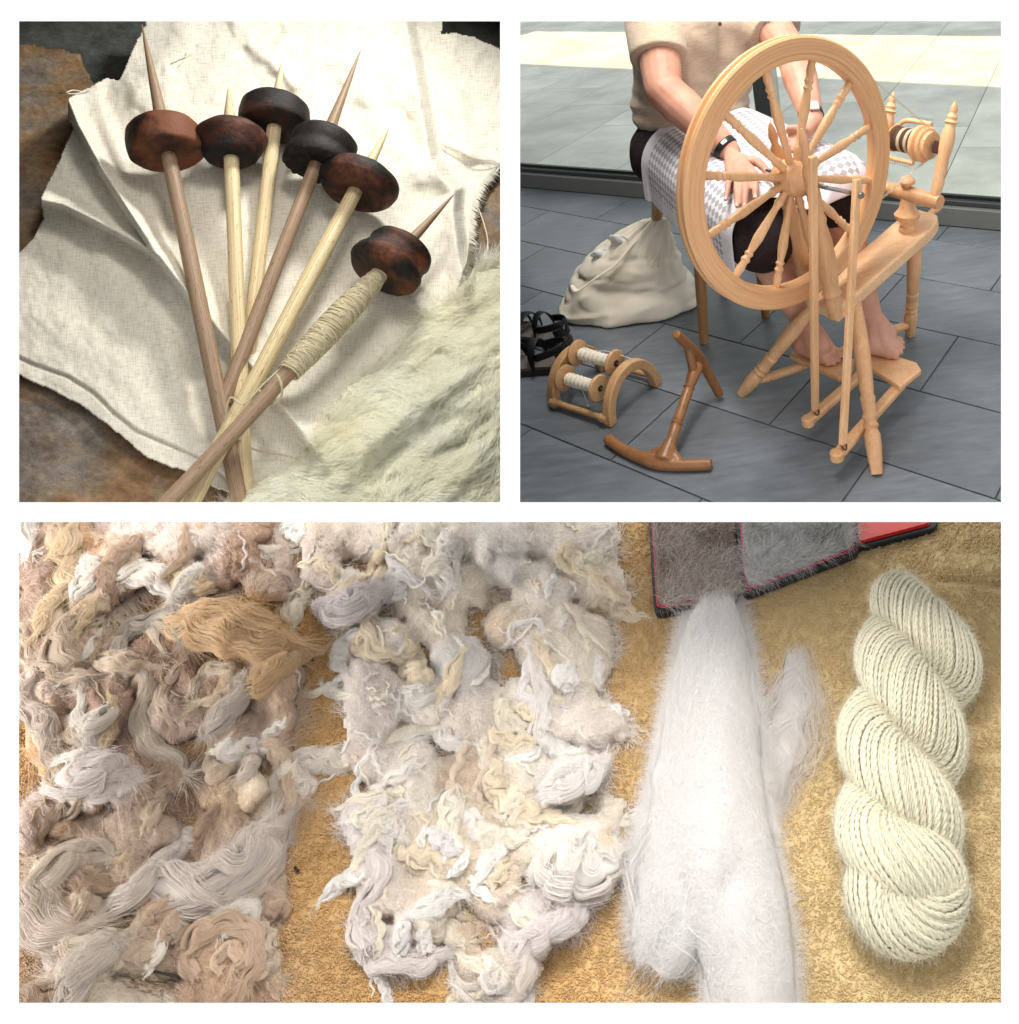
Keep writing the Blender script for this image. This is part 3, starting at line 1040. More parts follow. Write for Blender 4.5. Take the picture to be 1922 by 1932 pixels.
chain(bm_, [shR, shR + (elbR - shR) * .5, elbR], [.060, .057, .048], 16)
chain(bm_, [elbR, elbR + (wrR - elbR) * .3, elbR + (wrR - elbR) * .75, wrR], [.048, .050, .038, .0275], 16)
chain(bm_, [shL, shL + (elbL - shL) * .5, elbL], [.058, .053, .045], 16)
chain(bm_, [elbL, elbL + (wrL - elbL) * .3, wrL], [.045, .046, .028], 16)
# head (out of the picture above the opening)
hd = (shR + shL) / 2 + ZUP * .25 + FWD * .035
cap(bm_, hd - ZUP * .03, hd + ZUP * .045, .072, .082, 18)
cap(bm_, hd - ZUP * .075 + FWD * .03, hd + FWD * .01, .045, .07, 14)
# right hand, resting on the thigh: palm, four fingers and a thumb
kn_px = [((838, 622), (830, 672), (822, 712)), ((868, 612), (866, 682), (866, 738)), ((900, 606), (900, 684), (897, 740)), ((934, 610), (940, 664), (940, 706))]
zk = [(.600, .594, .580), (.604, .598, .578), (.606, .599, .579), (.604, .599, .586)]
kn = [g(a[0], z[0]) for a, z in zip(kn_px, zk)]
for k_ in kn: cap(bm_, wrR + (k_ - wrR) * .15, k_, .0155, .0115, 12)
for i in range(3): cap(bm_, kn[i], kn[i + 1], .0115, .0115, 10)
cap(bm_, (wrR + kn[1]) / 2, (wrR + kn[2]) / 2, .0165, .0165, 12)
tips = []
for pxs, zs, rr in zip(kn_px, zk, (.0074, .0082, .0086, .0083)):
    P = [g(p, z) for p, z in zip(pxs, zs)]
    mid_ = (P[0] + P[1]) / 2 + ZUP * .004
    chain(bm_, [P[0], mid_, P[1], P[2]], [rr * 1.12, rr * 1.02, rr, rr * .82], 10)
    tips.append((P[1], P[2]))
th_ = [wrR + (kn[3] - wrR) * .25 + ZUP * -.004, g((950, 566), .604), g((978, 592), .600), g((1000, 622), .592)]
chain(bm_, th_, [.015, .0115, .0098, .0078], 10)
# left hand: half closed around the drawn-out fibre, behind the spokes
palm = g((1128, 452), .640)
cap(bm_, wrL, palm, .0235, .021, 12)
kl = [g(p, z) for p, z in (((1090, 446), .648), ((1096, 466), .640), ((1106, 484), .632), ((1122, 498), .625))]
for k_, rr in zip(kl, (.0083, .0086, .0082, .0074)):
    cap(bm_, palm, k_, .0145, .0105, 10)
    chain(bm_, [k_, k_ + A3(-.012, -.018, -.014), k_ + A3(.004, -.020, -.030), k_ + A3(.014, -.006, -.030)], [rr * 1.1, rr, rr * .95, rr * .8], 10)
chain(bm_, [palm + A3(.0, -.012, .012), g((1082, 430), .664), g((1070, 440), .656)], [.0125, .0095, .008], 10)


# feet with five toes
def foot(ank, heel, toes, big):
    ball = [h * .0 + (heel + (t - heel) * .72) for h, t in ((heel, toes[0]), (heel, toes[2]), (heel, toes[4]))]
    cap(bm_, ank + ZUP * .0, heel + ZUP * .012, .031, .026, 14)
    cap(bm_, ank + (toes[2] - ank) * .15, ank + (toes[2] - ank) * .55, .030, .024, 14)
    for b_ in ball: cap(bm_, heel + ZUP * .004, b_ + ZUP * .002, .025, .014, 12)
    for b_ in ball: cap(bm_, ank + (b_ - ank) * .35 + ZUP * .004, b_ + ZUP * .002, .026, .016, 12)
    for i in range(2): cap(bm_, ball[i], ball[i + 1], .016, .016, 10)
    for i, t in enumerate(toes):
        rr = .0128 if i == big else (.0082 + .0004 * abs(i - (4 if big == 0 else 0)))
        root = heel + (t - heel) * .76
        chain(bm_, [root, root + (t - root) * .55 + ZUP * .004, t], [rr * 1.1, rr, rr * .92], 10)


tz = BZ + 0.009
heelR = g((1122, 1296), BZ + .024); heelL = g((1402, 1300), BZ + .024)
toesR = [g(p, tz) for p in ((1206, 1360), (1228, 1369), (1250, 1366), (1270, 1353), (1292, 1333))]
toesL = [g(p, tz) for p in ((1496, 1337), (1518, 1322), (1525, 1304), (1526, 1287), (1520, 1272))]
foot(ankR, heelR, toesR, 4)
foot(ankL, heelL, toesL, 0)
skin = skin_mat()
me = remeshed('body', bm_, 0.0036, 4, OFF[person.name], 0.5)
body = put_mesh('body', me, skin, person)
nailm = plain('nail', (0.66, 0.42, 0.36), 0.3, 0.5)
for P1, P2 in tips:
    d_ = unit(P2 - P1); up_ = unit(ZUP * .8 - AZ * .6); s_ = unit(np.cross(d_, up_)); up_ = np.cross(s_, d_)
    nm = MB()
    V = []
    for a in np.linspace(-1, 1, 5):
        for b_ in np.linspace(-1, 1, 5):
            V.append(P2 + d_ * (.0012 + .0046 * b_) + s_ * .0044 * a * (1 - .2 * b_ * b_) + up_ * (.0070 - .0022 * a * a))
    nm.grid(np.array(V).reshape(5, 5, 3))
    put('fingernail', nm, nailm, person)


# clothes
def knit(name, a, bcol, sc_=(160, 160, 160), rough=0.9):
    m, nt, b = mat_new(name)
    tc = N_(nt, 'ShaderNodeTexCoord')
    mp = N_(nt, 'ShaderNodeMapping'); mp.inputs['Scale'].default_value = (40, 40, 400)
    nt.links.new(tc.outputs['Object'], mp.inputs['Vector'])
    n1 = N_(nt, 'ShaderNodeTexNoise', Scale=1.0, Detail=4.0, Roughness=0.7)
    nt.links.new(mp.outputs[0], n1.inputs['Vector'])
    n2 = N_(nt, 'ShaderNodeTexNoise', Scale=9.0, Detail=3.0)
    nt.links.new(tc.outputs['Object'], n2.inputs['Vector'])
    r = ramp(nt, [(0.32, a), (0.68, bcol)])
    nt.links.new(n1.outputs[0], r.inputs[0])
    nt.links.new(r.outputs[0], b.inputs['Base Color'])
    b.inputs['Roughness'].default_value = rough
    b.inputs['Specular IOR Level'].default_value = 0.15
    b.inputs['Sheen Weight'].default_value = 0.2
    bump(nt, n1.outputs[0], b, 0.3, 0.0012)
    return m


sm = MB()
for s_ in (-1, 1):
    chain(sm, [waist + LAT * .052 * s_ + ZUP * -.075, waist + LAT * .06 * s_, chest + LAT * .068 * s_, chest + LAT * .078 * s_ + ZUP * .06], [.112, .117, .118, .095], 20)
cap(sm, shR, shL, .068, .068, 16)
for sh_, el_ in ((shR, elbR), (shL, elbL)):
    e_ = sh_ + (el_ - sh_) * .62
    sm.lathe(sh_, e_, [(-.2, .03), (-.1, .06), (0, .077), (.6, .076), (1.0, .074)], 24)
sm_me = remeshed('shirt', sm, 0.0055, 5, OFF[person.name])
V = vcoords(sm_me); Nn = vnormals(sm_me); W = V + OFF[person.name]
_ta = np.clip(((W - shR) @ unit(elbR - shR)) / np.linalg.norm(elbR - shR), 0, 2); _da = np.linalg.norm(W - shR - _ta[:, None] * (elbR - shR), axis=1)
slv = 1 - .75 * ((_da < .085) & (_ta > .3))
low = sstep(.80, .58, W[:, 2])
fold = np.sin((W[:, 2] * 150 + fbm(W, 9, 2, 3) * 5 + W[:, 0] * 22)) * .0045 * low + fbm(W * A3(1, 1, .7), 13, 3, 1) * .007 + np.sin(W[:, 2] * 60 + W[:, 0] * 50 + fbm(W, 6, 2, 8) * 4) * .0018
set_vcoords(sm_me, V + Nn * (fold * slv)[:, None])
shirt = put_mesh('shirt', sm_me, knit('beige_jersey', (0.44, 0.34, 0.25), (0.60, 0.485, 0.37)), person)
# placket button on the chest
bt = hit(*crop((797, 14)), chest + FWD * .125, unit(FWD))
put('shirt_button', MB().lathe(bt, bt + FWD * .004, [(0, .005), (.6, .0055), (1, .003)], 12), plain('button', (0.09, 0.05, 0.035), 0.4), shirt)

sh = MB()
cap(sh, hipR - LAT * .01, hipL + LAT * .01, .116, .116, 20)
for hp, kn_ in ((hipR, kneeR), (hipL, kneeL)):
    e_ = hp + (kn_ - hp) * 1.0
    sh.lathe(hp, e_, [(-.1, .08), (0, .108), (.5, .095), (.8, .084), (1.0, .078)], 24)
    cap(sh, e_ - unit(kn_ - hp) * .03, e_ + unit(kn_ - hp) * .012 - ZUP * .035, .074, .079, 18)
sh_me = remeshed('shorts', sh, 0.0055, 4, OFF[person.name])
V = vcoords(sh_me); Nn = vnormals(sh_me); W = V + OFF[person.name]
set_vcoords(sh_me, V + Nn * (fbm(W, 16, 3, 5) * .006)[:, None])
shorts = put_mesh('shorts', sh_me, plain('dark_cotton', (0.028, 0.019, 0.021), 0.85, 0.2, 120, 0.35, 0.2), person)


# wrist bands
def band(name, C, ax_, r, w, mat, flatface=None):
    ax_ = unit(ax_)
    mb = MB().lathe(C - ax_ * w / 2, C + ax_ * w / 2, [(0, r - .002), (.03, r), (.12, r + .0012), (.88, r + .0012), (.97, r), (1, r - .002)], 28)
    return put(name, mb, mat, person)


rub = plain('black_rubber', (0.012, 0.012, 0.013), 0.45)
fr_ax = wrR - elbR
wb = band('fitness_band', wrR + unit(elbR - wrR) * .016, fr_ax, .0305, .019, rub)
c_ = wrR + unit(elbR - wrR) * .016
nrm_ = unit(-AZ * .8 + ZUP * .5); nrm_ = unit(nrm_ - (nrm_ @ unit(fr_ax)) * unit(fr_ax))
put('band_clasp', MB().box(c_ + nrm_ * .032 + np.cross(unit(fr_ax), nrm_) * .004, np.cross(unit(fr_ax), nrm_), unit(fr_ax), nrm_, .016, .009, .003), plain('pale_clasp', (0.72, 0.66, 0.58), 0.3), wb, bevel=.001)
wl = wrL + unit(elbL - wrL) * .020
wt = band('watch', wl, wrL - elbL, .0305, .018, rub)
nr2 = unit(-AZ * .9 + AX * .2); a2 = unit(wrL - elbL); nr2 = unit(nr2 - (nr2 @ a2) * a2)
put('watch_face', MB().box(wl + nr2 * .033, np.cross(a2, nr2), a2, nr2, .027, .027, .007), plain('watch_white', (0.6, 0.58, 0.52), 0.25), wt, bevel=.003)
rg = (g(kn_px[1][0], zk[1][0]) * .45 + g(kn_px[1][1], zk[1][1]) * .55) + ZUP * .002
rax = g(kn_px[1][1], zk[1][1]) - g(kn_px[1][0], zk[1][0])
put('finger_ring', MB().lathe(rg - unit(rax) * .003, rg + unit(rax) * .003, [(0, .0092), (.2, .0101), (.8, .0101), (1, .0092)], 20), plain('dark_ring', (0.03, 0.03, 0.03), 0.3, metal=0.6), person)

# ---- checked towel over the lap: a small cloth drop in numpy --------
nA, nB = 64, 72
adir = unit((kneeR - hipR) * A3(1, 1, 0)); ldir = A3(-adir[1], adir[0], 0)
org = hipR + adir * .03 - ldir * .205 + ZUP * .18
P = org + adir * np.linspace(0, .54, nA)[:, None, None] + ldir * np.linspace(0, .56, nB)[None, :, None] * 1.0
P[..., 2] += rng.normal(0, .0006, P.shape[:2])
prev = P.copy()
la, lb = .54 / (nA - 1), .56 / (nB - 1)
caps = [(hipR, kneeR, .104, .083), (hipL, kneeL, .104, .083), (hipR, hipL, .124, .124), (kneeR, ankR, .060, .04), (kneeL, ankL, .06, .04)]
seat_z = SH + .004


def relax(P, da, db, L):
    a = P[da]; b = P[db]
    d = b - a
    n_ = np.linalg.norm(d, axis=-1, keepdims=True) + 1e-9
    c = d * (.5 * (1 - L / n_))
    P[da] = a + c; P[db] = b - c


S_ = np.s_
for step in range(230):
    vel = (P - prev) * .985
    prev = P.copy()
    P = P + vel; P[..., 2] -= .00042
    for it in range(7):
        for o_ in (0, 1):
            relax(P, S_[o_:-1:2, :], S_[o_ + 1::2, :], la)
            relax(P, S_[:, o_:-1:2], S_[:, o_ + 1::2], lb)
        dg_ = math.hypot(la, lb)
        for o_ in (0, 1):
            relax(P, S_[o_:-1:2, :-1], S_[o_ + 1::2, 1:], dg_)
            relax(P, S_[o_:-1:2, 1:], S_[o_ + 1::2, :-1], dg_)
    for A_, B_, ra, rb_ in caps:
        d = B_ - A_
        t = np.clip(((P - A_) @ d) / (d @ d), 0, 1)
        c = A_ + t[..., None] * d
        r_ = ra + (rb_ - ra) * t + .005
        e = P - c
        dist = np.linalg.norm(e, axis=-1)
        m = dist < r_
        P[m] = (c + e / (dist[..., None] + 1e-9) * r_[..., None])[m]
        prev[m] = prev[m] * .15 + P[m] * .85
    P[..., 2] = np.maximum(P[..., 2], .02)
tm, tnt, tb = mat_new('waffle_towel')
uvn = N_(tnt, 'ShaderNodeAttribute', attribute_name='tuv')
mp = N_(tnt, 'ShaderNodeMapping'); mp.inputs['Scale'].default_value = (40, 40, 1)
mp.inputs['Rotation'].default_value = (0, 0, math.radians(45))
tnt.links.new(uvn.outputs['Vector'], mp.inputs['Vector'])
ck = N_(tnt, 'ShaderNodeTexChecker', Scale=1.0); ck.inputs[1].default_value = (0.83, 0.81, 0.84, 1); ck.inputs[2].default_value = (0.40, 0.39, 0.44, 1)
tnt.links.new(mp.outputs[0], ck.inputs['Vector'])
# plain border all round
sx = N_(tnt, 'ShaderNodeSeparateXYZ'); tnt.links.new(uvn.outputs['Vector'], sx.inputs[0])
def edge(sock):
    a = N_(tnt, 'ShaderNodeMath', operation='SUBTRACT'); a.inputs[1].default_value = 0.5
    tnt.links.new(sock, a.inputs[0])
    b = N_(tnt, 'ShaderNodeMath', operation='ABSOLUTE'); tnt.links.new(a.outputs[0], b.inputs[0])
    return b.outputs[0]
mxm = N_(tnt, 'ShaderNodeMath', operation='MAXIMUM')
tnt.links.new(edge(sx.outputs[0]), mxm.inputs[0]); tnt.links.new(edge(sx.outputs[1]), mxm.inputs[1])
gt = N_(tnt, 'ShaderNodeMath', operation='GREATER_THAN'); gt.inputs[1].default_value = 0.425
tnt.links.new(mxm.outputs[0], gt.inputs[0])
tnt.links.new(mixc(tnt, gt.outputs[0], ck.outputs[0], (0.80, 0.78, 0.83)), tb.inputs['Base Color'])
tb.inputs['Roughness'].default_value = 0.95
tb.inputs['Sheen Weight'].default_value = 0.3
bump(tnt, ck.outputs[1], tb, 0.5, 0.002)
lt = MB().grid(P)
towel = put('lap_towel', lt, tm, None, waist * A3(1, 1, 0) + ZUP * .5, ang=180)
tag(towel, 'white and grey checked towel spread over the sitter\'s lap', 'towel')
at = towel.data.attributes.new('tuv', 'FLOAT_VECTOR', 'POINT')
uu, vv = np.meshgrid(np.linspace(0, 1, nA), np.linspace(0, 1, nB), indexing='ij')
at.data.foreach_set('vector', np.stack([uu, vv, uu * 0], -1).ravel())
sol = towel.modifiers.new('thick', 'SOLIDIFY'); sol.thickness = .004; sol.offset = 0
sub = towel.modifiers.new('sub', 'SUBSURF'); sub.levels = 1; sub.render_levels = 1
# white hanging loop at the towel's edge
lp = hit(*crop((598, 668)), hipR + A3(0, -.11, 0), unit(A3(-.2, -1, 0)))
put('hanging_loop', MB().tube([lp + A3(-.004, 0, .012), lp + A3(-.002, -.004, -.004), lp + A3(.006, -.004, -.012), lp + A3(.013, 0, -.004)], .003, 8), plain('white_tape', (.8, .78, .74), .8), towel)

# ---- cotton bag ------------------------------------------------------
def canvas(name, a, bcol, k=260):
    m, nt, b = mat_new(name)
    tc = N_(nt, 'ShaderNodeTexCoord')
    n1 = N_(nt, 'ShaderNodeTexNoise', Scale=k, Detail=2.0)
    n2 = N_(nt, 'ShaderNodeTexNoise', Scale=9.0, Detail=5.0, Roughness=.6)
    nt.links.new(tc.outputs['Object'], n1.inputs['Vector']); nt.links.new(tc.outputs['Object'], n2.inputs['Vector'])
    r = ramp(nt, [(.3, a), (.7, bcol)]); nt.links.new(n2.outputs[0], r.inputs[0])
    nt.links.new(r.outputs[0], b.inputs['Base Color'])
    b.inputs['Roughness'].default_value = .95; b.inputs['Specular IOR Level'].default_value = .1
    bump(nt, n1.outputs[0], b, .25, .0008)
    return m


cotton = canvas('unbleached_cotton', (0.87, 0.79, 0.64), (0.94, 0.89, 0.77))
# silhouette heights as read from the picture: (height, left pixel, right pixel)
levels = [(0.0, (205, 1222), (706, 1172)), (.012, (193, 1205), (717, 1160)), (.05, (192, 1150), (700, 1120)), (.10, (205, 1062), (668, 1050)), (.15, (240, 985), (648, 990)), (.20, (298, 925), (622, 925)), (.245, (368, 872), (602, 868)), (.275, (428, 842), (594, 838)), (.296, (480, 826), (586, 822))]
bag_y = g((450, 1190))[1] + .10
bag_c = A3(*(g((450, 1195))[:2] + np.array([.0, .10])), 0)
bag = thing('cotton_bag', 'slumped cream cotton bag with frayed opening standing on the floor by the stool', 'bag', bag_c)
nseg = 96
V = []
bx = unit(A3(1.0, -.12, 0)); by_ = A3(-bx[1], bx[0], 0)
for i, (z_, l_, r_) in enumerate(levels):
    Pl = hit(*crop(l_), bag_c, by_); Pr = hit(*crop(r_), bag_c, by_)
    lx, rx = (Pl - bag_c) @ bx, (Pr - bag_c) @ bx
    zz = (Pl[2] + Pr[2]) / 2 if i else 0.0
    zz = z_
    c = bag_c + bx * (lx + rx) / 2 + ZUP * zz
    hw = (rx - lx) / 2
    dpt = .125 * (1 - (z_ / .30) ** 1.3) + .014
    if i == 0: hw *= .97; dpt *= .92
    for a in np.linspace(0, 2 * math.pi, nseg, endpoint=False):
        ca, sa = math.cos(a), math.sin(a)
        fx = np.sign(ca) * abs(ca) ** .8; fy = np.sign(sa) * abs(sa) ** .8
        V.append(c + bx * hw * fx + by_ * dpt * fy)
V = np.array(V)
# refine rows by spline
V = V.reshape(len(levels), nseg, 3)
rows = 60
Vr = np.stack([spline(V[:, j], rows) for j in range(nseg)], 1)
ctr = Vr.mean(1, keepdims=True)
dirn = Vr - ctr; dirn /= np.linalg.norm(dirn, axis=-1, keepdims=True) + 1e-9
tt = np.linspace(0, 1, rows)[:, None]
aa = np.linspace(0, 2 * math.pi, nseg, endpoint=False)[None, :]
gather = (np.abs(np.sin(aa * 9 + fbm(Vr, 6, 2, 4) * 4)) - .6) * .013 * sstep(.30, .85, tt) + np.sin(aa * 23 + fbm(Vr, 8, 2, 14) * 4) * .0035 * sstep(.4, .9, tt)
rv = Vr * A3(.6, .6, 1.5)
sag = fbm(Vr, 6, 2, 2) * .020 * (1 - .4 * tt) + .016 * (1 - np.abs(fbm(rv + fbm(Vr, 4, 2, 6)[..., None] * .08, 7, 2, 9))) ** 5 * (1 - .6 * tt) - .010 * (1 - np.abs(fbm(rv * 1.4, 9, 2, 29))) ** 7
fold = -np.exp(-((tt - .42 - .10 * np.cos(aa - 2.6)) / .035) ** 2) * .010 * (np.sin(aa) < .3)
Vr = Vr + dirn * (gather + sag + fold)[..., None]
Vr[..., 2] = np.maximum(Vr[..., 2], 0.001)
mb = MB()
Fc = []
for i in range(rows - 1):
    for j in range(nseg): Fc.append((i * nseg + j, i * nseg + (j + 1) % nseg, (i + 1) * nseg + (j + 1) % nseg, (i + 1) * nseg + j))
Fc.append(tuple((rows - 1) * nseg + j for j in range(nseg)))
Fc.append(tuple(range(nseg - 1, -1, -1)))
mb.add(Vr.reshape(-1, 3), Fc)
put('bag_body', mb, cotton, bag, ang=180)
# the open mouth's hem: a soft ridge from the left shoulder to the peak, with frayed corners
front = lambda p, dz=0: hit(*crop(p), bag_c - by_ * (.085 + dz), by_)
hem = spline([front((206, 1058), .02), front((232, 1078), .03), front((300, 1030), .025), front((380, 975), .01), front((440, 905), -.02), front((480, 862), -.05)], 40)
mb = MB()
rr = .0065 + .0022 * np.sin(np.linspace(0, 13, 40))
mb.tube(hem, rr, 10, flat=.5)
put('bag_hem', mb, cotton, bag, ang=180)
mb = MB()
for (p0, p1, p2) in (((366, 900), (368, 842), (440, 872)), ((296, 962), (298, 908), (362, 918))):
    q0, q1, q2 = [front(p, d_) for p, d_ in ((p0, -.045), (p1, -.05), (p2, -.055))]
    gp = []
    for a_ in np.linspace(0, 1, 9):
        for b_ in np.linspace(0, 1, 9):
            base_ = q0 * (1 - a_) + q2 * a_
            tipw = (1 - abs(a_ - .25) * 1.1) * b_
            gp.append(base_ + (q1 - (q0 * .75 + q2 * .25)) * tipw + by_ * (.010 * math.sin(a_ * 7 + b_ * 3) - .012 * b_))
    o = put('frayed_corner', MB().grid(np.array(gp).reshape(9, 9, 3)), plain('white_lining', (.82, .83, .82), .9, .1), bag, ang=180)
    sl_ = o.modifiers.new('thick', 'SOLIDIFY'); sl_.thickness = .002
mb = MB()
for k in range(5):
    x0 = 470 + k * 22
    mb.tube(spline([front((x0, 880 + 8 * k), -.055), front((x0 + 6, 930), -.035), front((x0 - 6, 985), -.01)], 14), .0032, 6)
put('gather_fold', mb, cotton, bag, ang=180, kind='stuff')

# ---- sandals ---------------------------------------------------------
sole_m = plain('sandal_sole', (0.045, 0.04, 0.038), .8, .2, 40, .3)
strap_m = plain('black_strap', (0.008, 0.009, 0.012), .6, .4, 90, .3)
bedm = plain('grey_footbed', (0.14, 0.125, 0.115), .8, .2, 40, .2)


def sandal(base, ang_, label):
    s = thing('sandal', label, 'sandal', base, 'pair of black sandals')
    ux = A3(math.cos(ang_), math.sin(ang_), 0); uy = A3(-ux[1], ux[0], 0)
    prof = [(-.13, .0), (-.125, .026), (-.10, .034), (-.04, .032), (.03, .040), (.08, .046), (.115, .038), (.135, .014), (.137, 0)]
    xs = np.linspace(-.13, .137, 26)
    wv = np.interp(xs, [p[0] for p in prof], [p[1] for p in prof])
    ring = [base + ux * x + uy * w for x, w in zip(xs, wv)] + [base + ux * x - uy * w * .92 for x, w in zip(xs[::-1], wv[::-1])]
    n = len(ring)
    for nm, z0, z1, mt, k in (('sole', 0.0005, .022, sole_m, 1.0), ('footbed', .0222, .030, bedm, .95)):
        rk = [base + (p - base) * k for p in ring]
        put(nm, MB().add([p + ZUP * z0 for p in rk] + [p + ZUP * z1 for p in rk], [tuple(range(n - 1, -1, -1)), tuple(range(n, 2 * n))] + [(i, (i + 1) % n, (i + 1) % n + n, i + n) for i in range(n)]), mt, s, ang=50)
    for x0, x1, h, w in ((.085, .066, .058, .038), (.035, .018, .070, .034), (-.03, -.048, .084, .028)):
        pts = []
        wl = np.interp(x0, xs, wv)
        for t in np.linspace(0, math.pi, 15):
            pts.append(base + ux * (x0 + (x1 - x0) * t / math.pi) + uy * math.cos(t) * (wl + .004) + ZUP * (.02 + h * math.sin(t) ** .8))
        put('strap', MB().tube(pts, w * .5, 10, flat=.16, ref=ZUP), strap_m, s, ang=180)
    hp = []
    for t in np.linspace(-.55 * math.pi, .55 * math.pi, 17):
        hp.append(base - ux * (.055 + .075 * math.cos(t)) + uy * .037 * math.sin(t) / .98 + ZUP * (.066 + .02 * math.cos(t)))
    put('heel_strap', MB().tube(hp, .012, 10, flat=.2, ref=uy), strap_m, s, ang=180)
    put('heel_cup', MB().tube([p - ZUP * .028 for p in hp[4:13]], .014, 10, flat=.2, ref=uy), strap_m, s, ang=180)
    q = base + ux * .03 + uy * .03 + ZUP * .075
    put('buckle', MB().box(q, ux, unit(uy - ZUP), unit(uy + ZUP), .026, .018, .004), bedm, s, bevel=.001)


sandal(g((40, 1395)), math.radians(172), 'black strappy sandal nearer the bobbin rack, cut off by the opening edge')
sandal(g((75, 1272)), math.radians(150), 'black strappy sandal lying nearer the cotton bag')

# ---- bobbin rack (two arches, rods, two bobbins) ---------------------
A1, B1, B2 = g((128, 1548)), g((350, 1622)), g((556, 1442))
A2 = A1 + (B2 - B1)
rack = thing('bobbin_rack', 'small arched wooden rack on the floor holding two bobbins', 'bobbin rack', (A1 + A2 + B1 + B2) / 4)
HA = .128


def arch(P, Q):
    c = (P + Q) / 2; u_ = unit(Q - P); R_ = np.linalg.norm(Q - P) / 2 - .008
    nrm_ = unit(np.cross(u_, ZUP))
    V = []
    m = 36
    for t in np.linspace(-.02, math.pi + .02, m):
        d = -u_ * math.cos(t)
        for rr_, oo in ((1.0, -.0125), (1.0, .0125), (.75, .0125), (.75, -.0125)):
            V.append(c + u_ * (-math.cos(t)) * (R_ + .008) * rr_ + ZUP * max(math.sin(t), 0) * HA * (rr_ if rr_ == 1 else .79) + nrm_ * oo)
    V = np.array(V)
    V[:, 2] = np.maximum(V[:, 2], .0005)
    Fc = [(3, 2, 1, 0), (4 * m - 4, 4 * m - 3, 4 * m - 2, 4 * m - 1)]
    for i in range(m - 1):
        for j in range(4): Fc.append((i * 4 + j, i * 4 + (j + 1) % 4, (i + 1) * 4 + (j + 1) % 4, (i + 1) * 4 + j))
    return MB().add(V, Fc)


put('arch', arch(A1, A2), kate_w, rack, bevel=.003, ang=50)
put('arch', arch(B1, B2), kate_w, rack, bevel=.003, ang=50)
ru = unit(A2 - A1)
for f_, z_ in ((.03, .020), (.97, .020)):
    a = A1 + (A2 - A1) * f_ + ZUP * z_; b = B1 + (B2 - B1) * f_ + ZUP * z_
    put('rod', MB().lathe(a, b, [(0, .012), (.08, .013), (.16, .008), (.5, .0085), (.84, .008), (.92, .013), (1, .012)], 16), kate_w, rack)
for i, (f_, z_) in enumerate(((.20, .082), (.52, .118))):
    a = A1 + (A2 - A1) * f_ + ZUP * z_; b = B1 + (B2 - B1) * f_ + ZUP * z_
    ax_ = unit(b - a)
    put('bobbin_wire', MB().lathe(a - ax_ * .01, b + ax_ * .008, [(0, .0022), (1, .0022)], 8), steel, rack)
    c0 = a + (b - a) * (.14 if i == 0 else .10); c1 = a + (b - a) * (.80 if i == 0 else .82)
    bt_ = thing('bobbin', ['wooden bobbin with thin white thread in front of the rack', 'wooden bobbin with white thread higher at the top of the arched rack'][i], 'bobbin', (c0 + c1) / 2, 'bobbins on the rack')
    for c, s_ in ((c0, 1), (c1, -1)):
        put('flange', MB().lathe(c, c + ax_ * s_ * .010, [(0, .020), (.05, .034), (.3, .036), (.8, .036), (1, .033)], 28), kate_w, bt_)
    put('core', MB().lathe(c0 + ax_ * .01, c1 - ax_ * .01, [(0, .0125), (1, .0125)], 18), kate_w, bt_)
    n_ = 60
    wp = [(t, .0165 + .0012 * math.sin(t * 60) + .0006 * math.sin(t * 171)) for t in np.linspace(.14, .93, n_)]
    put('thread', MB().lathe(c0, c1, [(.135, .0125)] + wp + [(.935, .0125)], 22), plain('white_thread', (.80, .74, .62), .9, .1, 300, .12, .3), bt_)
    put('bore_disc', MB().lathe(c1 - ax_ * .0005, c1 + ax_ * .0014, [(0, .009), (1, .0085)], 14), plain('bore_shade', (.02, .015, .012), .8), bt_)  # dark disc standing in for the shade inside the hole
lt_ = A1 + (A2 - A1) * .2 + ZUP * .05 + (B1 - A1) * .45
thr = MB().tube(spline([lt_ + ZUP * .01, lt_ - ZUP * .02 + A3(.004, -.006, 0), lt_ - ZUP * .045 + A3(.008, -.004, 0), lt_ - ZUP * .043 + A3(.0, -.0, 0)], 16), .0011, 6)
pz = A1 + (A2 - A1) * .62 + ZUP * .128
thr.tube(spline([pz + (B1 - A1) * .05, pz + (B1 - A1) * .35 - ZUP * .006, pz + (B1 - A1) * .6 + ZUP * .004, pz + (B1 - A1) * 1.0 + ZUP * .0], 16), .001, 6)
put('loose_thread', thr, plain('thread_end', (.82, .80, .74), .9), rack)

# ---- niddy-noddy (skein winder) lying on the floor --------------------
nid = thing('skein_winder', 'brown wooden skein winder with crossed end bars lying on the floor', 'skein winder', g((560, 1750)))
zb = .0125
lo = spline([g(p, zb) for p in ((350, 1668), (415, 1712), (500, 1748), (575, 1768), (670, 1773), (766, 1770))], 40)
mb = MB(); mb.tube(lo, .0140 + .0035 * np.exp(-(np.linspace(-1, 1, 40) * 2.6) ** 2), 14)
shaft_b = g((578, 1752), .02); shaft_t = g((716, 1345), .135)
mb.tube([shaft_b - unit(shaft_t - shaft_b) * .004, shaft_b + (shaft_t - shaft_b) * .10, shaft_b + (shaft_t - shaft_b) * .2], [.024, .018, .013], 14)
for s_, p in ((-1, (500, 1742)), (1, (640, 1768)), (0, (545, 1752)), (2, (605, 1766))): cap(mb, g(p, .014), shaft_b + (shaft_t - shaft_b) * (.12 if s_ in (-1, 1) else .2), .012, .011, 12)
crossm = remeshed('crossbar', mb, .0028, 6, OFF[nid.name])
put_mesh('crossbar', crossm, niddy_w, nid)
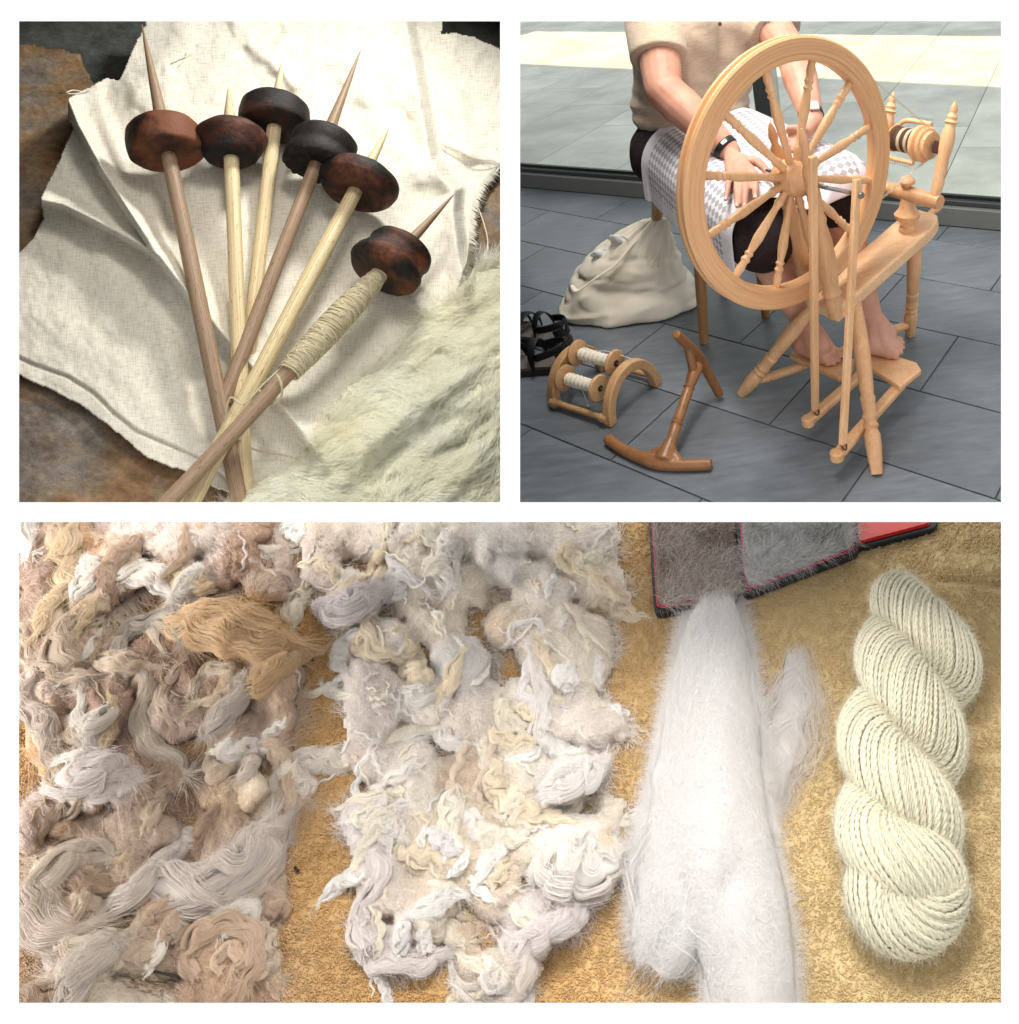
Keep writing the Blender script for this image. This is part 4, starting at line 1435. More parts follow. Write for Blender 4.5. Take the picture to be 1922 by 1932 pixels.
put('shaft', MB().lathe(shaft_b + (shaft_t - shaft_b) * .10, shaft_b + (shaft_t - shaft_b) * .92, [(0, .013), (.14, .0125), (.24, .0145), (.27, .0115), (.29, .0155), (.31, .0115), (.34, .0135), (.5, .0125), (.66, .0135), (.70, .0115), (.72, .0155), (.74, .0115), (.78, .014), (.9, .0165), (1, .019)], 18), wood('reel_shaft', (0.22, 0.095, 0.035), (0.33, 0.15, 0.055), (8, 8, 8), .36, .9, streak=5), nid)
hi = spline([g((622, 1250), .245), g((660, 1285), .205), g((706, 1335), .150), g((745, 1395), .095), g((798, 1496), .0135)], 40)
mb = MB(); mb.tube(hi, .0135 + .0015 * np.cos(np.linspace(-1, 1, 40) * 3), 14)
for p in (hi[12], hi[26]): cap(mb, p, shaft_b + (shaft_t - shaft_b) * .84, .0115, .013, 12)
cap(mb, shaft_t, shaft_b + (shaft_t - shaft_b) * .80, .015, .0135, 12)
put_mesh('crossbar', remeshed('crossbar', mb, .0028, 6, OFF[nid.name]), niddy_w, nid)

# ---- things by the window, half hidden behind the wheel ---------------
bo = g((1296, 735), 0) ; bo = np.array([bo[0], bo[1], 0])
btl = thing('bottle', 'small green and white bottle standing behind the wheel', 'bottle', bo)
put('bottle_body', MB().lathe(bo + ZUP * .001, bo + ZUP * .17, [(0, .026), (.04, .030), (.6, .030), (.72, .024), (.8, .014), (1, .013)], 22), plain('green_plastic', (.42, .62, .05), .3), btl)
put('cap', MB().lathe(bo + ZUP * .17, bo + ZUP * .195, [(0, .015), (1, .0145)], 18), plain('white_plastic', (.8, .82, .8), .35), btl)
# ================================================================== the spindle table
_w = unit(ray(260, 262)); _up = unit(-AY - (-AY @ _w) * _w)
_e = math.radians(52)
TN = -_w * math.sin(_e) + _up * math.cos(_e)
TVv = _up * math.sin(_e) + _w * math.cos(_e)
TUu = np.cross(TVv, TN)
TF = Frame(EYE + ray(260, 262) * 1.72, TUu, TVv, TN)


def ts(p, h=0.0):
    return TF.at(*tlc(p), h)


def tgrid(X, Y, Hh):
    px = (70.0 + X / 1.01371) * 0.25475; py = (80.0 + Y / 1.01371) * 0.25475
    return TF.many(px, py, Hh)


def stone_mat(name, cols, s1=3.0, s2=14.0, bumps=0.5, rough=0.75):
    m, nt, b = mat_new(name)
    tc = N_(nt, 'ShaderNodeTexCoord')
    n1 = N_(nt, 'ShaderNodeTexNoise', Scale=s1, Detail=8.0, Roughness=0.7, Distortion=1.2)
    n2 = N_(nt, 'ShaderNodeTexNoise', Scale=s2, Detail=8.0, Roughness=0.75)
    n3 = N_(nt, 'ShaderNodeTexNoise', Scale=s2 * 6, Detail=4.0, Roughness=0.7)
    for n in (n1, n2, n3): nt.links.new(tc.outputs['Object'], n.inputs['Vector'])
    r1 = ramp(nt, cols); nt.links.new(n1.outputs[0], r1.inputs[0])
    r2 = ramp(nt, [(0.3, (0.45, 0.42, 0.4)), (0.55, (1, 1, 1)), (0.75, (1.5, 1.5, 1.5))]); nt.links.new(n2.outputs[0], r2.inputs[0])
    r3 = ramp(nt, [(0.3, (0.6, 0.6, 0.6)), (0.7, (1.3, 1.3, 1.3))]); nt.links.new(n3.outputs[0], r3.inputs[0])
    c = mixc(nt, 1.0, r1.outputs[0], r2.outputs[0], 'MULTIPLY')
    c = mixc(nt, 0.8, c, r3.outputs[0], 'MULTIPLY')
    nt.links.new(c, b.inputs['Base Color'])
    b.inputs['Roughness'].default_value = rough
    ad = N_(nt, 'ShaderNodeMath', operation='ADD'); nt.links.new(n2.outputs[0], ad.inputs[0])
    mu = N_(nt, 'ShaderNodeMath', operation='MULTIPLY'); mu.inputs[1].default_value = 0.4
    nt.links.new(n3.outputs[0], mu.inputs[0]); nt.links.new(mu.outputs[0], ad.inputs[1])
    bump(nt, ad.outputs[0], b, bumps, 0.006)
    return m


# unseen dark felt blockers, added to cut ambient light and lamp spill
felt = plain('dark_felt', (.03, .03, .03), .95, .1, 60, .2)
far = 3.0
LQ = [EYE + ray(5, -420) * 1.17, EYE + ray(5, 500) * 1.17, EYE + ray(5, 500) * far, EYE + ray(5, -420) * far]
RQ = [EYE + ray(508.5, -420) * 1.17, EYE + ray(508.5, 500) * 1.17, EYE + ray(508.5, 500) * far, EYE + ray(508.5, -420) * far]
TQ = [EYE + ray(5, -420) * 1.17, EYE + ray(508, -420) * 1.17, EYE + ray(508, -420) * far, EYE + ray(5, -420) * far]
BQ = [EYE + ray(5, -420) * far, EYE + ray(505, -420) * far, EYE + ray(505, 500) * far, EYE + ray(5, 500) * far]
for nm, q, nn in (('side_blocker', LQ, -AX), ('divider_blocker', RQ, AX * .6), ('top_blocker', TQ, -AY), ('back_blocker', BQ, AZ)):
    mb = MB().add(q + [p + nn * .012 for p in q], [(0, 1, 2, 3), (7, 6, 5, 4), (0, 4, 5, 1), (1, 5, 6, 2), (2, 6, 7, 3), (3, 7, 4, 0)])
    tag(put(nm, mb, felt, None, q[2]), 'added dark felt ' + nm.replace('_', ' ') + ' shading the spindle display', 'panel', kind='structure')
rust = stone_mat('rusty_slate', [(0.28, (0.09, 0.06, 0.035)), (0.40, (0.26, 0.14, 0.055)), (0.50, (0.25, 0.18, 0.115)), (0.60, (0.20, 0.175, 0.15)), (0.75, (0.42, 0.30, 0.18))], 4.0, 16.0, 0.7)
greyst = stone_mat('grey_slate', [(0.3, (0.06, 0.063, 0.058)), (0.7, (0.12, 0.124, 0.112))], 3.0, 20.0, 0.3)
tanst = stone_mat('tan_slate', [(0.3, (0.15, 0.12, 0.085)), (0.7, (0.28, 0.235, 0.18))], 4.0, 20.0, 0.5)


def slab(name, poly, h, mat, label, step=9, amp=.004, thick=.03):
    """An uneven stone slab: top as a height field, broken rim, sides."""
    xs = np.arange(-130, 1950, step); ys = np.arange(-130, 1964, step)
    X, Y = np.meshgrid(xs.astype(float), ys.astype(float))
    jx = X + fbm(np.stack([X, Y], -1), .02, 3, 2) * 16; jy = Y + fbm(np.stack([X, Y], -1), .02, 3, 5) * 16
    ok = inside(poly, jx, jy)
    H = h + fbm(np.stack([X, Y], -1), .004, 4, 1) * amp * 1.6 + fbm(np.stack([X, Y], -1), .03, 3, 3) * amp * .5
    P = tgrid(X, Y, H)
    P[~ok] = np.nan
    mb = MB().grid(P)
    o = put(name, mb, mat, None, ts((960, 960)), ang=180, fix=False)
    sol = o.modifiers.new('thick', 'SOLIDIFY'); sol.thickness = thick; sol.offset = 1 if False else -1
    return o


s1 = slab('stone_slab', [(-120, 98), (40, 95), (150, 112), (245, 128), (262, 170), (300, 245), (340, 320), (600, 420), (1300, 1000), (1940, 560), (1940, 1980), (-120, 1980)], -.016, rust, '')
tag(s1, 'rust brown slate slab under the linen cloth', 'stone slab')
s2 = slab('stone_slab', [(-130, -130), (1950, -130), (1950, 420), (1600, 700), (300, 500), (-130, 400)], -.085, greyst, '')
tag(s2, 'dark grey slate behind the brown slab, at the top of the spindle picture', 'stone slab')

# ---- linen cloth -------------------------------------------------------
CL = [(530, -60), (505, 20), (462, 100), (402, 238), (352, 226), (318, 246), (262, 276), (205, 306), (192, 345), (200, 400), (215, 430), (180, 520), (128, 630), (92, 700), (93, 770), (100, 790), (60, 860), (-70, 1010),
      (-70, 1385), (5, 1412), (120, 1462), (250, 1530), (330, 1592), (420, 1660), (500, 1735), (600, 1775), (680, 1800), (770, 1852), (860, 1890), (960, 1960), (1300, 1990), (1960, 1960), (1960, 1500), (1700, 1200), (1770, 1020), (1800, 960), (1808, 860), (1815, 760), (1850, 655), (1960, 560), (1960, 130), (1900, 104), (1820, 62), (1740, 48), (1690, 50), (1692, -60)]
LA = [(196, 330), (232, 420), (330, 600), (440, 770), (545, 930), (640, 1055), (735, 1175), (840, 1290), (935, 1395), (1040, 1535), (1160, 1690), (1260, 1800), (1450, 2010)]     # edge of the top layer
LB_ = [(60, 720), (110, 726), (180, 742), (300, 800), (420, 866), (545, 930)]                                                       # edge of the middle layer
LR = [(1545, -60), (1560, 40), (1590, 190), (1625, 380), (1652, 540), (1700, 620), (1752, 672), (1745, 760), (1762, 900), (1790, 1040), (1800, 1200)]     # right roll of the top layer
LH = [(-60, 1312), (60, 1368), (200, 1418), (300, 1480), (380, 1560), (470, 1632), (600, 1688), (720, 1742), (800, 1800), (900, 1880)]             # hem stitching
step = 5
xs = np.arange(-66, 1946, step); ys = np.arange(-56, 1962, step)
X, Y = np.meshgrid(xs.astype(float), ys.astype(float))
XY = np.stack([X, Y], -1)
jx = X + fbm(XY, .03, 2, 2) * 5; jy = Y + fbm(XY, .03, 2, 5) * 5
ok = inside(CL, jx, jy)
sa, da = dist_line(LA, X, Y); sb, db = dist_line(LB_, X, Y); sr, dr = dist_line(LR, X, Y); sh_, dh = dist_line(LH, X, Y)
# which side: walking LA down-right, the top layer lies to its left in a y-down picture (negative)
topl = sstep(26, -14, sa)
midl = sstep(26, -12, sb) * (X < 560) * (1 - topl)
H = np.full(X.shape, .006)
fade = .22 + .78 * sstep(1350, 650, Y)
H += topl * (.022 + .020 * fade + .052 * fade * np.exp(-(da / 46.0) ** 2) * (sa < 10) - .012 * fade * np.exp(-((sa + 150) / 70.0) ** 2))
H += midl * (.026 + .038 * np.exp(-(db / 42.0) ** 2))
# right roll, then the lower layer beyond it
right = sstep(-20, 34, -sr)
H += np.where(topl > .5, (-.038 * right + .030 * np.exp(-(dr / 60.0) ** 2) * (1 - right)), 0)
# second hem layer along the bottom left edge
below = sstep(-5, 5, sh_) * (topl < .5)
H += -below * .0035 - .006 * np.exp(-(dh / 6.0) ** 2) * (topl < .5)
# big soft waves and small wrinkles
H += fbm(XY, .0024, 2, 7) * .020 * (topl + .5 * (1 - topl))
H += np.maximum(0, fbm(XY, .0062, 3, 11)) * .022 * sstep(700, 100, Y) * topl + fbm(XY, .012, 3, 21) * .0035
# diagonal creases as the photograph shows them
for line, a_, w_ in (([(905, 130), (1040, 40)], -.014, 28), ([(930, 110), (1010, 160), (1100, 250)], .012, 30), ([(380, 850), (520, 1000), (640, 1230), (700, 1500), (760, 1640)], -.012, 45), ([(560, 980), (600, 1200), (650, 1480)], .012, 60), ([(800, 700), (740, 1000), (780, 1150)], .006, 50), ([(1240, 560), (1420, 640), (1560, 600)], .008, 60), ([(1010, 1530), (1100, 1600), (1200, 1700)], .014, 45), ([(1330, 200), (1450, 420), (1600, 620)], .012, 55), ([(1480, 120), (1520, 360)], .010, 45), ([(650, 60), (560, 200), (470, 300)], .008, 50), ([(1740, 300), (1800, 520)], .012, 40), ([(1700, 480), (1820, 545), (1920, 560)], .010, 22)):
    _, dl = dist_line(line, X, Y)
    H += a_ * np.exp(-(dl / w_) ** 2)
H = .006 + (H - .006) * 1.25
H = np.maximum(H, -.004)
HC = H


def cloth_h(x, y):
    i = int(np.clip((y - ys[0]) / step, 0, len(ys) - 1)); j = int(np.clip((x - xs[0]) / step, 0, len(xs) - 1))
    return float(HC[i, j])


P = tgrid(X, Y, H)
P[~ok] = np.nan
lm, lnt, lb_ = mat_new('linen')
at_ = N_(lnt, 'ShaderNodeAttribute', attribute_name='cuv')
def wave_(ax, sc_):
    mp = N_(lnt, 'ShaderNodeMapping'); mp.inputs['Scale'].default_value = sc_; mp.inputs['Rotation'].default_value = (0, 0, math.radians(ax))
    lnt.links.new(at_.outputs['Vector'], mp.inputs['Vector'])
    n = N_(lnt, 'ShaderNodeTexNoise', Scale=1.0, Detail=3.0, Roughness=.6); lnt.links.new(mp.outputs[0], n.inputs['Vector'])
    return n.outputs[0]
wa_, wb_ = wave_(33, (270, 22, 1)), wave_(33, (22, 270, 1))
mm = N_(lnt, 'ShaderNodeMath', operation='ADD'); lnt.links.new(wa_, mm.inputs[0]); lnt.links.new(wb_, mm.inputs[1])
hv = N_(lnt, 'ShaderNodeMath', operation='MULTIPLY'); hv.inputs[1].default_value = .5; lnt.links.new(mm.outputs[0], hv.inputs[0])
lr = ramp(lnt, [(.34, (.46, .395, .30)), (.47, (.72, .68, .58)), (.62, (.84, .81, .71))]); lnt.links.new(hv.outputs[0], lr.inputs[0])
nf = N_(lnt, 'ShaderNodeTexNoise', Scale=26.0, Detail=2.0); lnt.links.new(at_.outputs['Vector'], nf.inputs['Vector'])
rf = ramp(lnt, [(.70, (0, 0, 0)), (.78, (1, 1, 1))]); lnt.links.new(nf.outputs[0], rf.inputs[0])
fm = N_(lnt, 'ShaderNodeMath', operation='MULTIPLY'); fm.inputs[1].default_value = .35; lnt.links.new(rf.outputs[0], fm.inputs[0])
lnt.links.new(mixc(lnt, fm.outputs[0], lr.outputs[0], (.62, .45, .30)), lb_.inputs['Base Color'])
lb_.inputs['Roughness'].default_value = .95; lb_.inputs['Specular IOR Level'].default_value = .1
lb_.inputs['Sheen Weight'].default_value = .15
bump(lnt, hv.outputs[0], lb_, .35, .002)
cloth = put('linen_cloth', MB().grid(P), lm, None, ts((900, 1000)), ang=180, fix=False)
tag(cloth, 'crumpled natural linen cloth lying on the slate under the spindles', 'cloth')
at = cloth.data.attributes.new('cuv', 'FLOAT_VECTOR', 'POINT')
UV = np.stack([X / 1000, Y / 1000, X * 0], -1)[ok]
at.data.foreach_set('vector', UV.ravel())
sol = cloth.modifiers.new('thick', 'SOLIDIFY'); sol.thickness = .0035; sol.offset = -1
# fringe along the torn right edge, loose ends elsewhere
cream = plain('linen_thread', (.78, .75, .66), .9, .1)
fr_ = MB()
edge_ = spline([(1930, 575), (1862, 648), (1822, 740), (1812, 860), (1800, 960), (1776, 1020)], 90)
for i, (x, y) in enumerate(edge_):
    q = [ts((x - 16, y - 6), cloth_h(x - 30, y) + .004), ts((x + 6 + rng.normal(0, 3), y + 6), .012), ts((x + 22 + rng.normal(0, 6), y + 18 + rng.normal(0, 6)), -.006 + rng.uniform(0, .01))]
    fr_.tube(spline(q, 7), [.0022, .0024, .0022, .002, .0017, .0013, .0008], 5)
put('fringe', fr_, cream, cloth, kind='stuff')
for pts, r_ in (([(262, 284), (220, 278), (190, 288), (166, 290)], .0012), ([(290, 274), (240, 290), (200, 292)], .001), ([(1812, 700), (1838, 760), (1866, 850), (1868, 920), (1850, 980), (1820, 1012)], .0014), ([(1690, 492), (1760, 520), (1820, 548), (1900, 560)], .002), ([(610, 168), (650, 150), (690, 134)], .0012), ([(640, 180), (668, 152), (676, 120)], .001)):
    q = [ts(p, max(cloth_h(*p), 0) + .005) for p in pts]
    put('loose_thread', MB().tube(spline(q, 24), r_, 5), cream, cloth)

# ---- spindles ----------------------------------------------------------
def clay(name, tone, sooty, seed):
    m, nt, b = mat_new(name)
    tc = N_(nt, 'ShaderNodeTexCoord')
    ad = N_(nt, 'ShaderNodeVectorMath', operation='ADD'); ad.inputs[1].default_value = (seed * 3.1, seed * 1.7, seed)
    nt.links.new(tc.outputs['Object'], ad.inputs[0])
    n1 = N_(nt, 'ShaderNodeTexNoise', Scale=9.0, Detail=5.0, Roughness=.6, Distortion=.5)
    n2 = N_(nt, 'ShaderNodeTexNoise', Scale=70.0, Detail=4.0, Roughness=.7)
    for n in (n1, n2): nt.links.new(ad.outputs[0], n.inputs['Vector'])
    dark = (.010, .008, .007)
    r = ramp(nt, [(max(0, sooty - .12), dark), (sooty, tuple(c * .35 for c in tone)), (min(1, sooty + .14), tone)])
    mm = N_(nt, 'ShaderNodeMath', operation='MULTIPLY_ADD'); mm.inputs[1].default_value = .22; nt.links.new(n2.outputs[0], mm.inputs[0]); nt.links.new(n1.outputs[0], mm.inputs[2])
    sb_ = N_(nt, 'ShaderNodeMath', operation='SUBTRACT'); sb_.inputs[1].default_value = .11; nt.links.new(mm.outputs[0], sb_.inputs[0])
    nt.links.new(sb_.outputs[0], r.inputs[0])
    nt.links.new(r.outputs[0], b.inputs['Base Color'])
    b.inputs['Roughness'].default_value = .66
    b.inputs['Specular IOR Level'].default_value = .3
    bump(nt, n2.outputs[0], b, .55, .004)
    return m


def stick(name, a, bcol, speck=None):
    m, nt, b = mat_new(name)
    at = N_(nt, 'ShaderNodeAttribute', attribute_name='along')
    mp = N_(nt, 'ShaderNodeMapping'); mp.inputs['Scale'].default_value = (60, 60, 2.2)
    nt.links.new(at.outputs['Vector'], mp.inputs['Vector'])
    n1 = N_(nt, 'ShaderNodeTexNoise', Scale=1.0, Detail=6.0, Roughness=.7)
    nt.links.new(mp.outputs[0], n1.inputs['Vector'])
    r = ramp(nt, [(.3, tuple(c * .55 for c in a)), (.45, a), (.68, bcol)]); nt.links.new(n1.outputs[0], r.inputs[0])
    out = r.outputs[0]
    if speck:
        mp2 = N_(nt, 'ShaderNodeMapping'); mp2.inputs['Scale'].default_value = (90, 90, 60)
        nt.links.new(at.outputs['Vector'], mp2.inputs['Vector'])
        n2 = N_(nt, 'ShaderNodeTexNoise', Scale=1.0, Detail=2.0); nt.links.new(mp2.outputs[0], n2.inputs['Vector'])
        r2 = ramp(nt, [(.64, (0, 0, 0)), (.70, (1, 1, 1))]); nt.links.new(n2.outputs[0], r2.inputs[0])
        out = mixc(nt, r2.outputs[0], out, speck)
    nt.links.new(out, b.inputs['Base Color'])
    b.inputs['Roughness'].default_value = .55
    bump(nt, n1.outputs[0], b, .35, .0012)
    return m


PALE = ((.60, .47, .26), (.80, .69, .45), (.32, .15, .06))
BROWN = ((.27, .175, .105), (.41, .29, .185), (.10, .05, .03))
W0 = .0000
# name, stick tone, tip px, whorl face centre px & height, low point px & height, whorl radius, thickness, profile, clay tone, soot, label
SP = [
    ('p1', BROWN, (488, 18), (600, 535), .082, (886, 1935), .036, .067, .080, 'disc', (.16, .055, .025), .40, 'spindle with reddish brown whorl, leftmost of the six fanned out on linen'),
    ('p2', PALE, (840, 262), (850, 548), .082, (906, 1930), .020, .070, .088, 'cone', (.16, .05, .028), .555, 'pale spindle with a dark tapered whorl and red base, second from the slate edge'),
    ('p3', PALE, (1040, 165), (1020, 425), .078, (895, 1520), .014, .073, .074, 'disc', (.14, .055, .035), .58, 'pale spindle with sooty black disc whorl, in the middle of the fan'),
    ('p4', BROWN, (1376, 120), (1182, 585), .094, (814, 1525), .052, .072, .098, 'jag', (.10, .045, .025), .60, 'brown spindle whose black whorl has a jagged notched rim'),
    ('p5', PALE, (1486, 430), (1338, 690), .090, (684, 1930), .058, .086, .066, 'round', (.17, .055, .028), .575, 'thick pale spindle with round dark doughnut whorl, lying over the others'),
    ('p6', BROWN, (1736, 688), (1440, 1010), .092, (582, 1935), .100, .080, .096, 'waist', (.21, .068, .032), .55, 'brown spindle wound with linen yarn, its whorl banded black and red'),
]
PROF = {  # (fraction of thickness from the low face up, fraction of radius)
    'disc': [(0, .10), (0, .86), (.02, .93), (.07, .98), (.18, 1.0), (.5, 1.0), (.78, .97), (.93, .86), (1, .68), (1, .1)],
    'cone': [(0, .10), (.0, .62), (.04, .70), (.10, .74), (.50, .97), (.60, 1.0), (.72, .96), (.95, .70), (1, .58), (1, .1)],
    'jag': [(.10, .10), (.06, .55), (0, .86), (.05, .97), (.20, 1.0), (.45, .93), (.62, .98), (.82, .98), (.95, .84), (1, .6), (1, .1)],
    'round': [(.16, .10), (.10, .25), (.02, .45), (0, .62), (.07, .82), (.25, .96), (.5, 1.0), (.75, .96), (.93, .82), (1, .6), (1, .1)],
    'waist': [(0, .12), (0, .70), (.05, .90), (.16, 1.0), (.30, .99), (.36, .93), (.62, .86), (.78, .92), (.9, .88), (1, .64), (1, .1)],
}
SPIN = {}
for (key, tone, tip, wf, wh_, low, lh, WR, WT, prof, ct, soot, label) in SP:
    A = ts(low, lh + cloth_h(*[min(max(v, 0), 1900) for v in low]) * .6); C = ts(wf, wh_ + cloth_h(*wf))
    ax_ = unit(C - A)
    # extend to the tip: the point on the axis whose picture lies closest to the tip pixel
    tp = np.array(tlc(tip)); best = min(np.linspace(.05, .8, 400), key=lambda s: np.linalg.norm(proj(C + ax_ * s) - tp))
    T = C + ax_ * best
    L = np.linalg.norm(T - A)
    sp = thing('drop_spindle', label, 'spindle', ts(wf, 0), 'spindles fanned out on linen')
    rad = .0142 if key not in ('p5', 'p6') else .0162
    if key == 'p6': rad = .0150
    n_, m_ = 18, 70
    tw = np.linspace(0, 1, m_)
    fwh = (np.linalg.norm(C - A) + WT) / L
    rr_ = rad * (1.0 + .04 * np.sin(tw * 9 + ord(key[1]))) * np.where(tw < fwh, .92 + .08 * tw / fwh, np.clip((1 - tw) / (1 - fwh), 0, 1) ** .8 * .88 + .04)
    bend = (fbm(np.stack([tw * 3, tw * 0 + ord(key[1])], -1), 1.0, 2, 3) * .004 * (1 - tw))
    side = unit(np.cross(ax_, TN))
    path = A + (T - A) * tw[:, None] + side * bend[:, None]
    mb = MB().tube(path, rr_, n_)
    sm_ = stick('stick_' + key, tone[0], tone[1], tone[2])
    so = put('shaft', mb, sm_, sp, ang=60, fix=False)
    al = so.data.attributes.new('along', 'FLOAT_VECTOR', 'POINT')
    th_ = np.linspace(0, 2 * math.pi, n_, endpoint=False)
    al.data.foreach_set('vector', np.stack([np.tile(np.cos(th_) * .1, m_) + ord(key[1]), np.tile(np.sin(th_) * .1, m_), np.repeat(tw * L, n_)], -1).ravel())
    # whorl: turned clay, slightly lopsided
    nw = 56
    x_ = unit(TN - (TN @ ax_) * ax_); y_ = np.cross(ax_, x_)
    tha = np.linspace(0, 2 * math.pi, nw, endpoint=False)
    pf = []
    pr = PROF[prof]
    for (t0, r0), (t1, r1) in zip(pr[:-1], pr[1:]):
        for k_ in range(3): pf.append((t0 + (t1 - t0) * k_ / 3, r0 + (r1 - r0) * k_ / 3))
    pf.append(pr[-1])
    V = []
    for t, r in pf:
        ring = C + ax_ * WT * t + WR * r * (np.cos(tha)[:, None] * x_ + np.sin(tha)[:, None] * y_)
        if prof == 'jag' and .03 < t < .08 or (prof == 'jag' and t <= .06 and r > .8):
            ring = ring + ax_ * (np.sin(tha * 22) * .0032 + fbm(np.stack([tha * 3, tha * 0], -1), 1, 2, 1) * .004)[:, None]
        V.append(ring)
    V = np.array(V)
    V = V + (V - C - ax_ * WT / 2) * (fbm(V, 16, 3, ord(key[1])) * .055)[..., None]
    mfc = []
    for i in range(len(pf) - 1):
        for j in range(nw): mfc.append((i * nw + j, i * nw + (j + 1) % nw, (i + 1) * nw + (j + 1) % nw, (i + 1) * nw + j))
    mb = MB().add(V.reshape(-1, 3), mfc)
    put('whorl', mb, clay('clay_' + key, ct, soot, ord(key[1]) - 48), sp, ang=55, fix=False)
    SPIN[key] = (sp, A, T, C, ax_, rad)

# yarn wound on the last spindle, and the thread that trails from it
sp, A, T, C, ax_, rad = SPIN['p6']
x_ = unit(TN - (TN @ ax_) * ax_); y_ = np.cross(ax_, x_)
y0 = hit(*tlc((1075, 1392)), A, unit(np.cross(ax_, np.cross(ax_, AZ))))
s1_ = (C - A) @ ax_; s0_ = (y0 - A) @ ax_
yarn = MB()
flax = plain('flax_yarn', (.56, .49, .33), .8, .25, 300, .3, .4)
tot = 150
core = [(t, rad + .0005 + .0105 * math.sin(math.pi * min(1, .06 + t * .98)) ** .6) for t in np.linspace(0, 1, 40)]
ym = put('yarn_cop', MB().lathe(A + ax_ * s0_, A + ax_ * s1_, core, 24), flax, sp)
cr = lambda t: float(np.interp(t, [c[0] for c in core], [c[1] for c in core]))
for k in range(95):
    tc_ = (k + rng.uniform(0, 1)) / 95
    slope = rng.normal(0, .010) + (.016 if rng.uniform() < .25 else 0) * rng.choice([-1, 1])
    ph = rng.uniform(0, 6.28); turn = rng.uniform(.8, 1.3) * 2 * math.pi
    pts = []
    for a in np.linspace(0, turn, 20):
        s_ = s0_ + (s1_ - s0_) * tc_ + slope * math.sin(a * .5 + ph) * 1.4
        s_ = min(max(s_, s0_ - .003), s1_)
        rr_ = cr((s_ - s0_) / (s1_ - s0_)) + .0010 + rng.uniform(0, .0010)
        pts.append(A + ax_ * s_ + rr_ * (math.cos(a + ph) * x_ + math.sin(a + ph) * y_))
    yarn.tube(pts, rng.uniform(.0013, .0021), 5)
put('yarn_winding', yarn, flax, sp, kind='stuff')
hh = lambda p, d=0: ts(p, cloth_h(*p) + d)
thr = spline([A + ax_ * (s0_ + .01) + y_ * -.015, ts((985, 1440), .125), ts((900, 1525), .118), ts((850, 1500), .118), ts((832, 1540), .105), ts((828, 1590), .09), ts((838, 1612), .085)], 60)
put('trailing_thread', MB().tube(thr, .0017, 6), flax, sp)
lp = spline([ts((1030, 1408), .145), ts((1050, 1450), .142), ts((1046, 1500), .12), ts((1000, 1530), .10), ts((960, 1470), .10)], 40)
put('thread_loop', MB().tube(lp, .0022, 6), flax, sp)
tr2 = spline([hh((870, 1660), .05), hh((930, 1702), .03), hh((1000, 1722), .012), hh((1070, 1732), .01), hh((1130, 1752), .01)], 40)
put('thread_end', MB().tube(tr2, .0018, 6), flax, sp)

# ---- raw fleece in the corner ------------------------------------------
FL = [(800, 1925), (930, 1858), (1040, 1800), (1130, 1735), (1180, 1660), (1240, 1570), (1290, 1490), (1380, 1425), (1450, 1385), (1530, 1300), (1570, 1220), (1640, 1140), (1740, 1080), (1800, 1020), (1880, 990), (1975, 975), (1975, 2010), (760, 2010)]
stp = 12
xs2 = np.arange(740, 1950, stp); ys2 = np.arange(950, 1964, stp)
X2, Y2 = np.meshgrid(xs2.astype(float), ys2.astype(float))
XY2 = np.stack([X2, Y2], -1)
ok2 = inside(FL, X2 + fbm(XY2, .02, 3, 3) * 22, Y2 + fbm(XY2, .02, 3, 8) * 22)
dE, dd = dist_line(FL[:-2], X2, Y2)
rot = .62
Ur = X2 * math.cos(rot) - Y2 * math.sin(rot); Vr2 = X2 * math.sin(rot) + Y2 * math.cos(rot)
ridge = fbm(np.stack([Ur * .35, Vr2], -1), .009, 3, 4)
H2 = .014 + .150 * (1 - np.exp(-dd / 190)) + ridge * .055 * (1 - np.exp(-dd / 110)) + fbm(XY2, .02, 3, 5) * .008
base_h = np.vectorize(cloth_h)(np.clip(X2, 0, 1940), np.clip(Y2, 0, 1970)) * np.exp(-dd / 60)
H2 = H2 + base_h
P2 = tgrid(X2, Y2, H2)
P2m = P2.copy(); P2m[~ok2] = np.nan
fleece = thing('raw_fleece', 'heap of pale greenish raw fleece in the corner beside the spindles', 'fleece', ts((1600, 1700)))
ff = MB().grid(P2m)
flm = wool_mat('raw_wool', attr=True, trans=.35)
fo_ = put('fleece_mass', ff, flm, fleece, ang=180, fix=False)
set_col(fo_.data, np.tile(np.array([[.91, .89, .74]]), (len(fo_.data.vertices), 1)) * (1 + .12 * fbm(XY2[ok2], .02, 2, 6))[:, None])
NS, K = 60000, 18
ii = np.argwhere(ok2)
pick = ii[rng.integers(0, len(ii), NS)]
sx_ = X2[pick[:, 0], pick[:, 1]] + rng.uniform(-6, 6, NS); sy_ = Y2[pick[:, 0], pick[:, 1]] + rng.uniform(-6, 6, NS)
dirv = rot + fbm(np.stack([sx_, sy_], -1), .0045, 2, 12) * 1.5 + fbm(np.stack([sx_, sy_], -1), .02, 2, 19) * .22 + rng.normal(0, .20, NS)
lenp = rng.uniform(110, 340, NS)
t = np.linspace(0, 1, K)[None]
wig = np.cumsum(rng.normal(0, .10, (NS, K)), 1)
px_ = sx_[:, None] + np.cumsum(np.cos(dirv[:, None] + wig), 1) / K * lenp[:, None]
py_ = sy_[:, None] - np.cumsum(np.sin(dirv[:, None] + wig), 1) / K * lenp[:, None]
far_out = ~inside([(x_ - 34, y_ - 34) for x_, y_ in FL], px_[:, -1], py_[:, -1])
kk_ = np.where(far_out, .5, 1.0)[:, None]
